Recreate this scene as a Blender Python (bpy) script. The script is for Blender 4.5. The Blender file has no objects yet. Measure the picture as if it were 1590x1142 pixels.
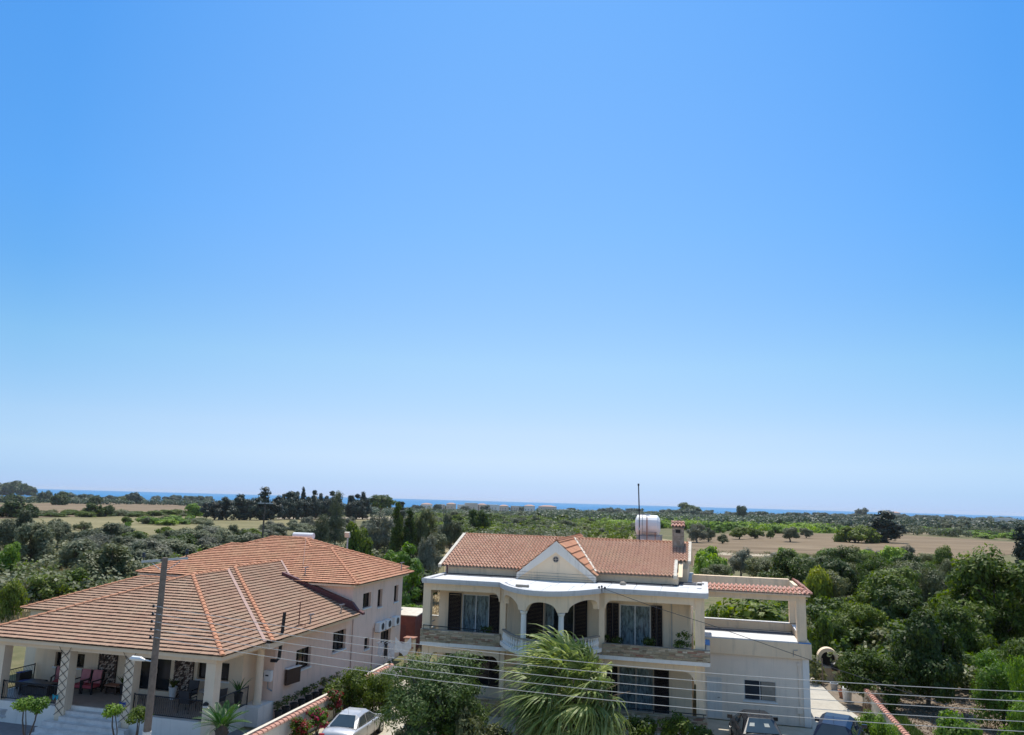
import bpy, bmesh, math, random
import numpy as np
from math import sin, cos, pi, radians, hypot, atan2, sqrt
from mathutils import Vector, Matrix

SC = bpy.context.scene
COL = SC.collection
random.seed(7)

# ---------------------------------------------------------------- camera
EYE = 9.7                       # eye height above the villa's ground
PITCH, ROLL, YAW = radians(9.93), radians(1.587), radians(14.2)
_f0 = Vector((-sin(YAW), cos(YAW), 0)); _r0 = Vector((cos(YAW), sin(YAW), 0)); _u0 = Vector((0, 0, 1))
_f = _f0 * cos(PITCH) + _u0 * sin(PITCH)
_u = _u0 * cos(PITCH) - _f0 * sin(PITCH)
_r = _r0 * cos(ROLL) + _u * sin(ROLL)
_u = _u * cos(ROLL) - _r0 * sin(ROLL)
cam = bpy.data.cameras.new('camera')
cam.sensor_width = 36.0
cam.lens = 1176.0 / 1590.0 * 36.0
cam.clip_start = 0.1
cam.clip_end = 60000
camo = bpy.data.objects.new('camera', cam)
COL.objects.link(camo)
camo.matrix_world = Matrix(((_r.x, _u.x, -_f.x, 0), (_r.y, _u.y, -_f.y, 0), (_r.z, _u.z, -_f.z, EYE), (0, 0, 0, 1)))
SC.camera = camo

# ---------------------------------------------------------------- sky, sun, exposure
SUN_EL, SUN_AZ = radians(67), radians(-8)      # azimuth from +Y towards +X
world = bpy.data.worlds.new('World')
SC.world = world
world.use_nodes = True
nt = world.node_tree
nt.nodes.clear()
sky = nt.nodes.new('ShaderNodeTexSky')
sky.sky_type = 'NISHITA'
sky.sun_disc = False
sky.sun_elevation = SUN_EL
sky.sun_rotation = SUN_AZ
sky.altitude = 0
sky.air_density = 0.6
sky.dust_density = 0.0
sky.ozone_density = 3.0
# the same grade all round the horizon: brighter and whiter overhead as added fill for shade, then deep blue paling to a soft blue-white haze low down
tcw = nt.nodes.new('ShaderNodeTexCoord')
sepw = nt.nodes.new('ShaderNodeSeparateXYZ')
nt.links.new(tcw.outputs['Generated'], sepw.inputs[0])
rw = nt.nodes.new('ShaderNodeValToRGB')
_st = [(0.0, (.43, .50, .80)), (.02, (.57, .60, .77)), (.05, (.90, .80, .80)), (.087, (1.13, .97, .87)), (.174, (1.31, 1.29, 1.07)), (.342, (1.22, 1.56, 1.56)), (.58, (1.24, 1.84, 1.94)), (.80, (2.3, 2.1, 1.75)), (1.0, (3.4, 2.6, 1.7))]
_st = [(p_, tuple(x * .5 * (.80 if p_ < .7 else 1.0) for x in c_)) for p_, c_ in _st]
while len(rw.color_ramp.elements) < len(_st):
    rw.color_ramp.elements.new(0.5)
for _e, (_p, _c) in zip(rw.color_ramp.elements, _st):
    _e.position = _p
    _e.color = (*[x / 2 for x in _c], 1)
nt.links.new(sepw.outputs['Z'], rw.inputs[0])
hs = nt.nodes.new('ShaderNodeVectorMath')
hs.operation = 'MULTIPLY'
nt.links.new(rw.outputs[0], hs.inputs[1])
bg = nt.nodes.new('ShaderNodeBackground')
bg.inputs['Strength'].default_value = 0.15
h2_ = nt.nodes.new('ShaderNodeVectorMath')
h2_.operation = 'SCALE'
h2_.inputs['Scale'].default_value = 4.0
wo = nt.nodes.new('ShaderNodeOutputWorld')
nt.links.new(sky.outputs[0], hs.inputs[0])
nt.links.new(hs.outputs[0], h2_.inputs[0])
# deeper blue to either side of the sun's bearing, lightening again opposite it
sw = nt.nodes.new('ShaderNodeVectorMath'); sw.operation = 'MULTIPLY'; sw.inputs[1].default_value = (1, 1, 0)
nt.links.new(tcw.outputs['Generated'], sw.inputs[0])
nw = nt.nodes.new('ShaderNodeVectorMath'); nw.operation = 'NORMALIZE'
nt.links.new(sw.outputs[0], nw.inputs[0])
dotw = nt.nodes.new('ShaderNodeVectorMath')
dotw.operation = 'DOT_PRODUCT'
dotw.inputs[1].default_value = (sin(radians(-13)), cos(radians(-13)), 0)
nt.links.new(nw.outputs[0], dotw.inputs[0])
mw = nt.nodes.new('ShaderNodeMath'); mw.operation = 'MULTIPLY_ADD'; mw.inputs[1].default_value = .5; mw.inputs[2].default_value = .5
nt.links.new(dotw.outputs['Value'], mw.inputs[0])
ra = nt.nodes.new('ShaderNodeValToRGB')
_sa = [(0, (1, 1, 1)), (.5, (.75, .90, .98)), (.78, (.52, .80, .96)), (.915, (.56, .83, .97)), (.97, (.84, .94, 1)), (1, (1, 1, 1))]
while len(ra.color_ramp.elements) < len(_sa):
    ra.color_ramp.elements.new(.5)
for _e, (_p, _c) in zip(ra.color_ramp.elements, _sa):
    _e.position = _p; _e.color = (*_c, 1)
nt.links.new(mw.outputs[0], ra.inputs[0])
h3_ = nt.nodes.new('ShaderNodeVectorMath')
h3_.operation = 'MULTIPLY'
nt.links.new(h2_.outputs[0], h3_.inputs[0])
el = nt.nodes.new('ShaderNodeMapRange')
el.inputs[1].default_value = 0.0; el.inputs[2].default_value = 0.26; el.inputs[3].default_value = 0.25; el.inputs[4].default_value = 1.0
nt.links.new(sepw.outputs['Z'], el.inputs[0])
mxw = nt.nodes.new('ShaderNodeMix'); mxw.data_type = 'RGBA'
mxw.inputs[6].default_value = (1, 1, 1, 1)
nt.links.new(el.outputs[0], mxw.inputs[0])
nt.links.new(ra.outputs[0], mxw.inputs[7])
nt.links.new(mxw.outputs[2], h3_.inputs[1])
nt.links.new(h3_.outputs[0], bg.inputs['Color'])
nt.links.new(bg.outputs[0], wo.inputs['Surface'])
sun = bpy.data.lights.new('sun', 'SUN')
sun.energy = 4.1
sun.angle = radians(0.53)
sun.color = (1.0, 0.95, 0.87)
suno = bpy.data.objects.new('sun', sun)
COL.objects.link(suno)
_s = Vector((sin(SUN_AZ) * cos(SUN_EL), cos(SUN_AZ) * cos(SUN_EL), sin(SUN_EL)))
suno.rotation_euler = _s.to_track_quat('Z', 'Y').to_euler()
suno.location = (0, 20, 60)
SC.view_settings.view_transform = 'Standard'
SC.view_settings.look = 'None'
SC.view_settings.exposure = 0.32
SC.view_settings.gamma = 1.0
SC.view_settings.use_curve_mapping = False
SC.cycles.max_bounces = 7
SC.cycles.transparent_max_bounces = 6
SC.cycles.caustics_reflective = False
SC.cycles.caustics_refractive = False

# ---------------------------------------------------------------- materials
MATS = {}


def _new(name):
    m = bpy.data.materials.new(name)
    m.use_nodes = True
    n = m.node_tree
    n.nodes.clear()
    o = n.nodes.new('ShaderNodeOutputMaterial')
    p = n.nodes.new('ShaderNodeBsdfPrincipled')
    n.links.new(p.outputs[0], o.inputs[0])
    MATS[name] = m
    return m, n, p, o


def node(n, t, **kw):
    x = n.nodes.new(t)
    for k, v in kw.items():
        if k in x.inputs.keys():
            x.inputs[k].default_value = v
        else:
            setattr(x, k, v)
    return x


def ramp(n, fac, stops):
    r = n.nodes.new('ShaderNodeValToRGB')
    e = r.color_ramp.elements
    while len(e) < len(stops):
        e.new(0.5)
    for i, (p, c) in enumerate(stops):
        e[i].position = p
        e[i].color = (*c, 1) if len(c) == 3 else c
    n.links.new(fac, r.inputs[0])
    return r


def mix(n, fac, a, b, mode='MIX'):
    x = n.nodes.new('ShaderNodeMix')
    x.data_type = 'RGBA'
    x.blend_type = mode
    for s, v in ((0, fac), (6, a), (7, b)):
        if hasattr(v, 'default_value') or hasattr(v, 'is_linked'):
            n.links.new(v, x.inputs[s])
        else:
            x.inputs[s].default_value = v if s == 0 else (*v, 1)
    return x.outputs[2]


def noise(n, co, scale, detail=4, rough=0.6, dist=0.0):
    x = node(n, 'ShaderNodeTexNoise', Scale=scale, Detail=detail, Roughness=rough, Distortion=dist)
    if co is not None:
        n.links.new(co, x.inputs['Vector'])
    return x.outputs[0]


def coords(n, scale=(1, 1, 1), kind='Object'):
    tc = n.nodes.new('ShaderNodeTexCoord')
    mp = n.nodes.new('ShaderNodeMapping')
    mp.inputs['Scale'].default_value = scale
    n.links.new(tc.outputs[kind], mp.inputs[0])
    return mp.outputs[0]


def bump(n, p, h, strength=0.3, dist=0.02):
    b = node(n, 'ShaderNodeBump', Strength=strength, Distance=dist)
    n.links.new(h, b.inputs['Height'])
    n.links.new(b.outputs[0], p.inputs['Normal'])


def plain(name, col, rough=0.6, metal=0.0, var=0.15, scale=3.0, spec=0.35):
    m, n, p, o = _new(name)
    c = coords(n)
    f = noise(n, c, scale)
    d = [x * (1 - var) for x in col]
    l = [min(1, x * (1 + var)) for x in col]
    r = ramp(n, f, [(0.3, d), (0.7, l)])
    n.links.new(r.outputs[0], p.inputs['Base Color'])
    p.inputs['Roughness'].default_value = rough
    p.inputs['Metallic'].default_value = metal
    p.inputs['Specular IOR Level'].default_value = spec
    return m


def stucco(name, col, stain=(0.25, 0.22, 0.18), amount=0.5, rough=0.9):
    """painted render: blotches, vertical run marks, fine grain"""
    m, n, p, o = _new(name)
    c = coords(n)
    f1 = noise(n, c, 0.8, 5, 0.6)
    base = ramp(n, f1, [(0.3, [x * 0.93 for x in col]), (0.7, [min(1, x * 1.05) for x in col])]).outputs[0]
    c2 = coords(n, (2.2, 2.2, 0.22))
    f2 = noise(n, c2, 1.6, 6, 0.68)
    k = ramp(n, f2, [(0.52, (0, 0, 0)), (0.78, (amount,) * 3)]).outputs[0]
    col2 = mix(n, k, base, stain)
    f3 = noise(n, c, 9, 4, 0.7)
    k3 = ramp(n, f3, [(0.60, (0, 0, 0)), (0.8, (amount * 0.5,) * 3)]).outputs[0]
    col3 = mix(n, k3, col2, [x * 0.7 for x in col])
    n.links.new(col3, p.inputs['Base Color'])
    p.inputs['Roughness'].default_value = rough
    p.inputs['Specular IOR Level'].default_value = 0.25
    f4 = noise(n, c, 60, 3, 0.6)
    bump(n, p, f4, 0.15, 0.01)
    return m


def tiles(name, a, b, dark, lichen=(0.30, 0.25, 0.16), lich=0.5):
    m, n, p, o = _new(name)
    g = n.nodes.new('ShaderNodeNewGeometry')
    r = ramp(n, g.outputs['Random Per Island'], [(0.0, [x * .35 + y * .65 for x, y in zip(dark, a)]), (0.12, a), (0.85, [x * .5 + y * .5 for x, y in zip(a, b)]), (1.0, b)])
    c = coords(n)
    f = noise(n, c, 0.9, 6, 0.65)
    k = ramp(n, f, [(0.45, (0, 0, 0)), (0.75, (lich,) * 3)]).outputs[0]
    c1 = mix(n, k, r.outputs[0], lichen)
    f2 = noise(n, c, 14, 4, 0.7)
    k2 = ramp(n, f2, [(0.5, (0, 0, 0)), (0.8, (0.30,) * 3)]).outputs[0]
    c2 = mix(n, k2, c1, [x * 0.6 for x in dark])
    n.links.new(c2, p.inputs['Base Color'])
    p.inputs['Roughness'].default_value = 0.85
    p.inputs['Specular IOR Level'].default_value = 0.3
    bump(n, p, f2, 0.3, 0.01)
    return m


def islands(name, stops, rough=0.9, scale=12):
    """every stone / piece its own colour"""
    m, n, p, o = _new(name)
    g = n.nodes.new('ShaderNodeNewGeometry')
    oi = n.nodes.new('ShaderNodeObjectInfo')
    ad = node(n, 'ShaderNodeMath', operation='ADD')
    n.links.new(g.outputs['Random Per Island'], ad.inputs[0])
    n.links.new(oi.outputs['Random'], ad.inputs[1])
    fr = node(n, 'ShaderNodeMath', operation='FRACT')
    n.links.new(ad.outputs[0], fr.inputs[0])
    r = ramp(n, fr.outputs[0], stops)
    f = noise(n, coords(n), scale, 4, 0.7)
    c2 = mix(n, f, [0.55] * 3, [1.25] * 3)
    c = mix(n, 1.0, r.outputs[0], c2, 'MULTIPLY')
    n.links.new(c, p.inputs['Base Color'])
    p.inputs['Roughness'].default_value = rough
    bump(n, p, f, 0.4, 0.02)
    return m


def leafmat(name, a, b, c, rough=0.55, trans=0.3, spec=0.4):
    """foliage: colour by leaf, by clump and by tree"""
    m, n, p, o = _new(name)
    g = n.nodes.new('ShaderNodeNewGeometry')
    oi = n.nodes.new('ShaderNodeObjectInfo')
    f = noise(n, coords(n), 0.9, 3, 0.6)
    m1 = node(n, 'ShaderNodeMath', operation='MULTIPLY')
    m1.inputs[1].default_value = 0.5
    n.links.new(g.outputs['Random Per Island'], m1.inputs[0])
    m2 = node(n, 'ShaderNodeMath', operation='MULTIPLY_ADD')
    m2.inputs[1].default_value = 0.5
    n.links.new(f, m2.inputs[0])
    n.links.new(m1.outputs[0], m2.inputs[2])
    r = ramp(n, m2.outputs[0], [(0.15, a), (0.5, b), (0.85, c)])
    h = n.nodes.new('ShaderNodeHueSaturation')
    v = node(n, 'ShaderNodeMapRange')
    v.inputs[3].default_value = 0.7
    v.inputs[4].default_value = 1.3
    n.links.new(oi.outputs['Random'], v.inputs[0])
    n.links.new(v.outputs[0], h.inputs['Value'])
    v2 = node(n, 'ShaderNodeMapRange')
    v2.inputs[3].default_value = 0.515
    v2.inputs[4].default_value = 0.485
    n.links.new(oi.outputs['Random'], v2.inputs[0])
    n.links.new(v2.outputs[0], h.inputs['Hue'])
    n.links.new(r.outputs[0], h.inputs['Color'])
    n.links.new(h.outputs[0], p.inputs['Base Color'])
    p.inputs['Roughness'].default_value = rough
    p.inputs['Specular IOR Level'].default_value = spec
    t = n.nodes.new('ShaderNodeBsdfTranslucent')
    h2 = node(n, 'ShaderNodeHueSaturation', Saturation=1.15, Value=1.3)
    n.links.new(h.outputs[0], h2.inputs['Color'])
    n.links.new(h2.outputs[0], t.inputs['Color'])
    ms = n.nodes.new('ShaderNodeMixShader')
    ms.inputs[0].default_value = trans
    n.links.new(p.outputs[0], ms.inputs[1])
    n.links.new(t.outputs[0], ms.inputs[2])
    n.links.new(ms.outputs[0], o.inputs[0])
    return m


def soil(name, stops, s1=0.15, s2=3.0, rough=0.95, stretch=(1, 1, 1), bstr=0.4):
    m, n, p, o = _new(name)
    c = coords(n, stretch)
    f1 = noise(n, c, s1, 8, 0.65)
    f2 = noise(n, c, s2, 6, 0.7)
    a = node(n, 'ShaderNodeMath', operation='MULTIPLY_ADD')
    a.inputs[1].default_value = 0.55
    n.links.new(f2, a.inputs[0])
    b = node(n, 'ShaderNodeMath', operation='MULTIPLY')
    b.inputs[1].default_value = 0.45
    n.links.new(f1, b.inputs[0])
    n.links.new(b.outputs[0], a.inputs[2])
    r = ramp(n, a.outputs[0], stops)
    n.links.new(r.outputs[0], p.inputs['Base Color'])
    p.inputs['Roughness'].default_value = rough
    p.inputs['Specular IOR Level'].default_value = 0.1
    bump(n, p, f2, bstr, 0.08)
    return m


# walls and masonry
stucco('cream', (0.86, 0.66, 0.45))
stucco('cream_white', (0.84, 0.79, 0.72), amount=0.3)
stucco('pediment_white', (0.74, 0.68, 0.60), amount=0.55)
stucco('grey_blue_wall', (0.86, 0.72, 0.58), amount=0.25)
stucco('pink_stucco', (0.85, 0.62, 0.50), stain=(0.30, 0.27, 0.22), amount=0.4)
stucco('bungalow_cream', (0.85, 0.68, 0.50), amount=0.25)
stucco('podium_white', (0.78, 0.74, 0.68), amount=0.35)
stucco('terrace_white', (0.66, 0.65, 0.635), amount=0.5)
stucco('weathered_edge', (0.60, 0.58, 0.56), stain=(0.3, 0.29, 0.28), amount=0.7)
tiles('tile_brown', (0.375, 0.225, 0.15), (0.43, 0.27, 0.18), (0.29, 0.16, 0.11), lichen=(0.40, 0.30, 0.20), lich=0.65)
tiles('tile_orange', (0.53, 0.26, 0.155), (0.60, 0.315, 0.19), (0.34, 0.14, 0.09), lichen=(0.50, 0.35, 0.19), lich=0.4)
tiles('tile_villa', (0.54, 0.31, 0.215), (0.63, 0.39, 0.28), (0.36, 0.18, 0.13), lichen=(0.60, 0.46, 0.30), lich=0.4)
tiles('ridge_orange', (0.50, 0.225, 0.125), (0.58, 0.28, 0.155), (0.48, 0.22, 0.14), lich=0.35)
tiles('coping_red', (0.52, 0.26, 0.19), (0.62, 0.34, 0.25), (0.36, 0.16, 0.12), lichen=(0.5, 0.4, 0.35), lich=0.5)
islands('clad_stone', [(0, (0.22, 0.15, 0.09)), (0.15, (0.52, 0.40, 0.25)), (0.4, (0.34, 0.28, 0.19)), (0.7, (0.64, 0.52, 0.36)), (0.93, (0.36, 0.17, 0.11)), (1, (0.74, 0.67, 0.52))])
islands('chimney_stone', [(0, (0.36, 0.27, 0.20)), (0.5, (0.47, 0.37, 0.28)), (1, (0.56, 0.47, 0.38))])
islands('pebble_stone', [(0, (0.05, 0.03, 0.025)), (0.35, (0.16, 0.10, 0.08)), (0.6, (0.55, 0.42, 0.34)), (1, (0.75, 0.66, 0.58))])
plain('mortar', (0.30, 0.26, 0.21), 0.95)
plain('mortar_dark', (0.05, 0.04, 0.035), 0.95)
plain('cement_flash', (0.62, 0.56, 0.46), 0.9)
plain('pink_flash', (0.42, 0.28, 0.23), 0.9)
plain('membrane_and_shade', (0.10, 0.105, 0.115), 0.95, spec=0.05)  # roofing membrane, also the shadow colour painted on the annex terrace
plain('maroon', (0.12, 0.045, 0.045), 0.6)
plain('dark_wood', (0.018, 0.011, 0.010), 0.5)
plain('brown_wood', (0.055, 0.030, 0.022), 0.55)
plain('white_frame', (0.72, 0.71, 0.69), 0.4, var=0.04)
plain('beige_frame', (0.52, 0.43, 0.34), 0.5, var=0.06)
plain('black_iron', (0.015, 0.015, 0.018), 0.45, var=0.3)
plain('grey_metal', (0.33, 0.34, 0.35), 0.4, 0.6)
plain('galvanised', (0.50, 0.52, 0.53), 0.45, 0.5)
plain('marble_step', (0.62, 0.60, 0.58), 0.5)
plain('veranda_floor', (0.34, 0.29, 0.25), 0.45)
plain('white_plastic', (0.76, 0.76, 0.75), 0.4, var=0.05)
plain('dark_plastic', (0.04, 0.042, 0.05), 0.5)
plain('pot_dark', (0.035, 0.034, 0.036), 0.7)
plain('pot_terracotta', (0.36, 0.17, 0.11), 0.85)
plain('pot_stone', (0.45, 0.45, 0.45), 0.9)
plain('cushion_red', (0.42, 0.07, 0.09), 0.85)
plain('cushion_pink', (0.55, 0.22, 0.24), 0.85)
plain('blue_cloth', (0.03, 0.06, 0.25), 0.9)
plain('teal_cloth', (0.03, 0.28, 0.36), 0.9)
plain('white_cloth', (0.80, 0.80, 0.82), 0.9)
plain('sky_blue_paint', (0.10, 0.26, 0.55), 0.7)
plain('old_timber', (0.13, 0.10, 0.08), 0.9, var=0.35)
plain('pole_timber', (0.20, 0.155, 0.125), 0.9, var=0.25, scale=6)
plain('wire_white', (0.46, 0.45, 0.42), 0.6)
plain('bark', (0.12, 0.095, 0.075), 0.95, var=0.4)
plain('bark_grey', (0.17, 0.155, 0.14), 0.95, var=0.4)
plain('shed_red', (0.17, 0.055, 0.045), 0.7, var=0.2)
plain('tank_white', (0.82, 0.81, 0.79), 0.5, var=0.04)
plain('tyre', (0.02, 0.02, 0.02), 0.8)
plain('alloy', (0.42, 0.43, 0.44), 0.3, 0.8)
plain('lamp_red', (0.45, 0.02, 0.03), 0.25)
plain('number_plate', (0.75, 0.74, 0.70), 0.5)
plain('dash_dark', (0.03, 0.03, 0.035), 0.8)
plain('paper', (0.36, 0.36, 0.32), 0.8)
plain('flower_red', (0.50, 0.03, 0.06), 0.8, var=0.3, scale=20)
plain('flower_white', (0.80, 0.78, 0.70), 0.8)
plain('far_wall', (0.62, 0.53, 0.46), 0.9)
plain('far_wall_white', (0.75, 0.72, 0.69), 0.9)
plain('far_roof', (0.45, 0.28, 0.22), 0.9)
plain('far_window', (0.06, 0.07, 0.09), 0.3)


def carpaint(name, col, metal, rough=0.35):
    m, n, p, o = _new(name)
    p.inputs['Base Color'].default_value = (*col, 1)
    p.inputs['Metallic'].default_value = metal
    p.inputs['Roughness'].default_value = rough
    p.inputs['Coat Weight'].default_value = 0.15
    p.inputs['Specular IOR Level'].default_value = 0.35
    p.inputs['Coat Roughness'].default_value = 0.05
    f = noise(n, coords(n), 2.5, 5)
    r = ramp(n, f, [(0.3, (rough * 0.8,) * 3), (0.75, (rough * 1.4,) * 3)])
    n.links.new(r.outputs[0], p.inputs['Roughness'])
    return m


carpaint('car_silver', (0.46, 0.46, 0.47), 0.45, 0.36)
carpaint('car_black', (0.005, 0.006, 0.010), 0.0, 0.3)
carpaint('car_navy', (0.006, 0.011, 0.032), 0.0, 0.3)


def glass(name, tint, rough=0.03, alpha=0.5):
    """window glass: mirror-like sheet over a dark or see-through tint"""
    m, n, p, o = _new(name)
    g = node(n, 'ShaderNodeBsdfGlossy', Roughness=rough)
    g.inputs[0].default_value = (0.9, 0.93, 0.95, 1)
    t = n.nodes.new('ShaderNodeBsdfTransparent')
    t.inputs[0].default_value = (*tint, 1)
    fr = node(n, 'ShaderNodeFresnel', IOR=1.3)
    ms = n.nodes.new('ShaderNodeMixShader')
    n.links.new(fr.outputs[0], ms.inputs[0])
    n.links.new(t.outputs[0], ms.inputs[1])
    n.links.new(g.outputs[0], ms.inputs[2])
    n.links.new(ms.outputs[0], o.inputs[0])
    return m


glass('pane_clear', (0.75, 0.8, 0.82))
glass('car_glass', (0.28, 0.33, 0.36))
plain('pane_dark', (0.012, 0.013, 0.016), 0.08, var=0.2)
plain('car_pane', (0.03, 0.045, 0.06), 0.06, var=0.1, spec=0.6)
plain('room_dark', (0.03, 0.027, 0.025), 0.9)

# lace curtain
m, n, p, o = _new('lace')
c = coords(n, (1, 1, 0.35))
f = noise(n, c, 7, 5, 0.65, 0.8)
r = ramp(n, f, [(0.38, (0.34, 0.33, 0.31)), (0.58, (0.92, 0.90, 0.86))])
n.links.new(r.outputs[0], p.inputs['Base Color'])
p.inputs['Roughness'].default_value = 0.9

# sea
m, n, p, o = _new('sea_water')
c = coords(n, (1, 1, 1))
f = noise(n, coords(n, (0.004, 0.0007, 1)), 1.0, 6, 0.6)
r = ramp(n, f, [(0.3, (0.018, 0.145, 0.33)), (0.7, (0.034, 0.21, 0.41))])
n.links.new(r.outputs[0], p.inputs['Base Color'])
p.inputs['Roughness'].default_value = 0.6
p.inputs['Specular IOR Level'].default_value = 0.12
f2 = noise(n, c, 0.12, 8, 0.7)
bump(n, p, f2, 0.9, 3.0)

# air
m = bpy.data.materials.new('air'); m.use_nodes = True
n = m.node_tree; n.nodes.clear()
o = n.nodes.new('ShaderNodeOutputMaterial')
v = node(n, 'ShaderNodeVolumePrincipled', Density=0.00005, Anisotropy=0.2)
v.inputs['Color'].default_value = (0.93, 0.96, 1.0, 1)
n.links.new(v.outputs[0], o.inputs['Volume'])
MATS['air'] = m

# leaves
leafmat('leaf_olive', (0.07, 0.085, 0.035), (0.13, 0.145, 0.07), (0.21, 0.225, 0.13), trans=0.25, spec=0.3)
leafmat('leaf_olive_grey', (0.09, 0.095, 0.06), (0.155, 0.16, 0.105), (0.235, 0.235, 0.165), trans=0.25, spec=0.3)
leafmat('leaf_green', (0.034, 0.060, 0.006), (0.086, 0.132, 0.014), (0.20, 0.255, 0.036), trans=0.4, spec=0.3)
leafmat('leaf_oleander', (0.03, 0.06, 0.010), (0.07, 0.12, 0.022), (0.15, 0.21, 0.06), trans=0.3, spec=0.45)
leafmat('leaf_bright', (0.07, 0.13, 0.012), (0.16, 0.27, 0.025), (0.29, 0.40, 0.06), trans=0.42)
leafmat('leaf_yellow', (0.12, 0.14, 0.012), (0.24, 0.28, 0.025), (0.38, 0.40, 0.05), trans=0.42)
leafmat('leaf_dark', (0.022, 0.040, 0.005), (0.048, 0.080, 0.010), (0.105, 0.145, 0.022), trans=0.3, spec=0.3)
leafmat('leaf_far', (0.025, 0.042, 0.022), (0.05, 0.078, 0.038), (0.09, 0.125, 0.06), trans=0.25)
leafmat('leaf_conifer', (0.014, 0.024, 0.016), (0.028, 0.045, 0.028), (0.055, 0.075, 0.042), trans=0.15)
leafmat('leaf_brown', (0.07, 0.08, 0.024), (0.135, 0.15, 0.05), (0.225, 0.23, 0.095), trans=0.3)
leafmat('leaf_dry', (0.16, 0.11, 0.07), (0.27, 0.19, 0.13), (0.38, 0.29, 0.20), trans=0.25)
leafmat('leaf_palm', (0.05, 0.085, 0.02), (0.18, 0.24, 0.06), (0.45, 0.48, 0.20), trans=0.4, rough=0.5)
leafmat('leaf_sago', (0.015, 0.06, 0.010), (0.05, 0.13, 0.02), (0.10, 0.20, 0.03), trans=0.2, rough=0.4)
leafmat('leaf_red', (0.16, 0.012, 0.02), (0.36, 0.025, 0.05), (0.55, 0.07, 0.10), trans=0.35)
leafmat('grass_dry', (0.20, 0.15, 0.08), (0.34, 0.26, 0.15), (0.46, 0.37, 0.22), trans=0.3)
leafmat('grass_green', (0.06, 0.10, 0.02), (0.13, 0.19, 0.04), (0.22, 0.28, 0.08), trans=0.3)

# ground
soil('terrain_soil', [(0.25, (0.07, 0.075, 0.035)), (0.45, (0.13, 0.125, 0.06)), (0.6, (0.20, 0.17, 0.09)), (0.8, (0.28, 0.225, 0.13))], 0.03, 0.6)
soil('ploughed', [(0.34, (0.12, 0.083, 0.048)), (0.5, (0.205, 0.148, 0.09)), (0.66, (0.31, 0.235, 0.15))], 0.06, 0.5, stretch=(0.12, 1.2, 1))
soil('stubble', [(0.25, (0.16, 0.125, 0.075)), (0.5, (0.23, 0.185, 0.115)), (0.75, (0.30, 0.24, 0.155))], 0.03, 0.7, stretch=(0.4, 1.5, 1))
soil('meadow', [(0.32, (0.115, 0.11, 0.045)), (0.5, (0.215, 0.185, 0.092)), (0.68, (0.32, 0.27, 0.15))], 0.03, 0.8)
soil('dry_grass', [(0.25, (0.20, 0.15, 0.08)), (0.5, (0.32, 0.25, 0.14)), (0.75, (0.43, 0.35, 0.21))], 0.2, 3.0)
soil('track_earth', [(0.3, (0.36, 0.29, 0.20)), (0.7, (0.48, 0.40, 0.29))], 0.3, 2.0)
soil('garden_soil', [(0.25, (0.11, 0.085, 0.06)), (0.5, (0.22, 0.175, 0.13)), (0.75, (0.36, 0.30, 0.24))], 0.5, 6.0)
soil('concrete', [(0.25, (0.34, 0.31, 0.26)), (0.5, (0.47, 0.435, 0.37)), (0.75, (0.56, 0.53, 0.46))], 0.5, 3.0, bstr=0.15)
soil('paving', [(0.25, (0.33, 0.28, 0.21)), (0.5, (0.46, 0.41, 0.32)), (0.75, (0.56, 0.52, 0.44))], 0.6, 2.2, bstr=0.3)
soil('asphalt', [(0.3, (0.20, 0.18, 0.15)), (0.7, (0.30, 0.275, 0.235))], 0.4, 8.0, bstr=0.3)
soil('path_grey', [(0.3, (0.16, 0.155, 0.16)), (0.7, (0.25, 0.24, 0.245))], 0.4, 4.0, bstr=0.2)
soil('sand', [(0.3, (0.40, 0.34, 0.25)), (0.7, (0.5, 0.44, 0.34))], 0.01, 0.2)


# ---------------------------------------------------------------- things and meshes
def link(o):
    COL.objects.link(o)
    return o


FR = Vector((0, 0, 0))          # base of the thing being built; geometry is given in site coordinates


def setfr(v):
    global FR
    FR = Vector(v)


def tag(o, label=None, cat=None, group=None, kind=None):
    if label: o['label'] = label
    if cat: o['category'] = cat
    if group: o['group'] = group
    if kind: o['kind'] = kind
    return o


K1 = 1.2                         # the bungalow plot was measured at 1/1.2 of its real size


def thing(name, label, cat, base, k=1.0, group=None, rz=0.0):
    """Empty at the base of a thing; parts follow in site coordinates"""
    o = bpy.data.objects.new(name, None)
    o.empty_display_size = 0.3
    link(o)
    b = Vector(base)
    o.location = Vector((b.x * k, b.y * k, EYE + (b.z - EYE) * k))
    o.scale = (k, k, k)
    o.rotation_euler = (0, 0, rz)
    tag(o, label, cat, group)
    setfr(b)
    return o


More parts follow.
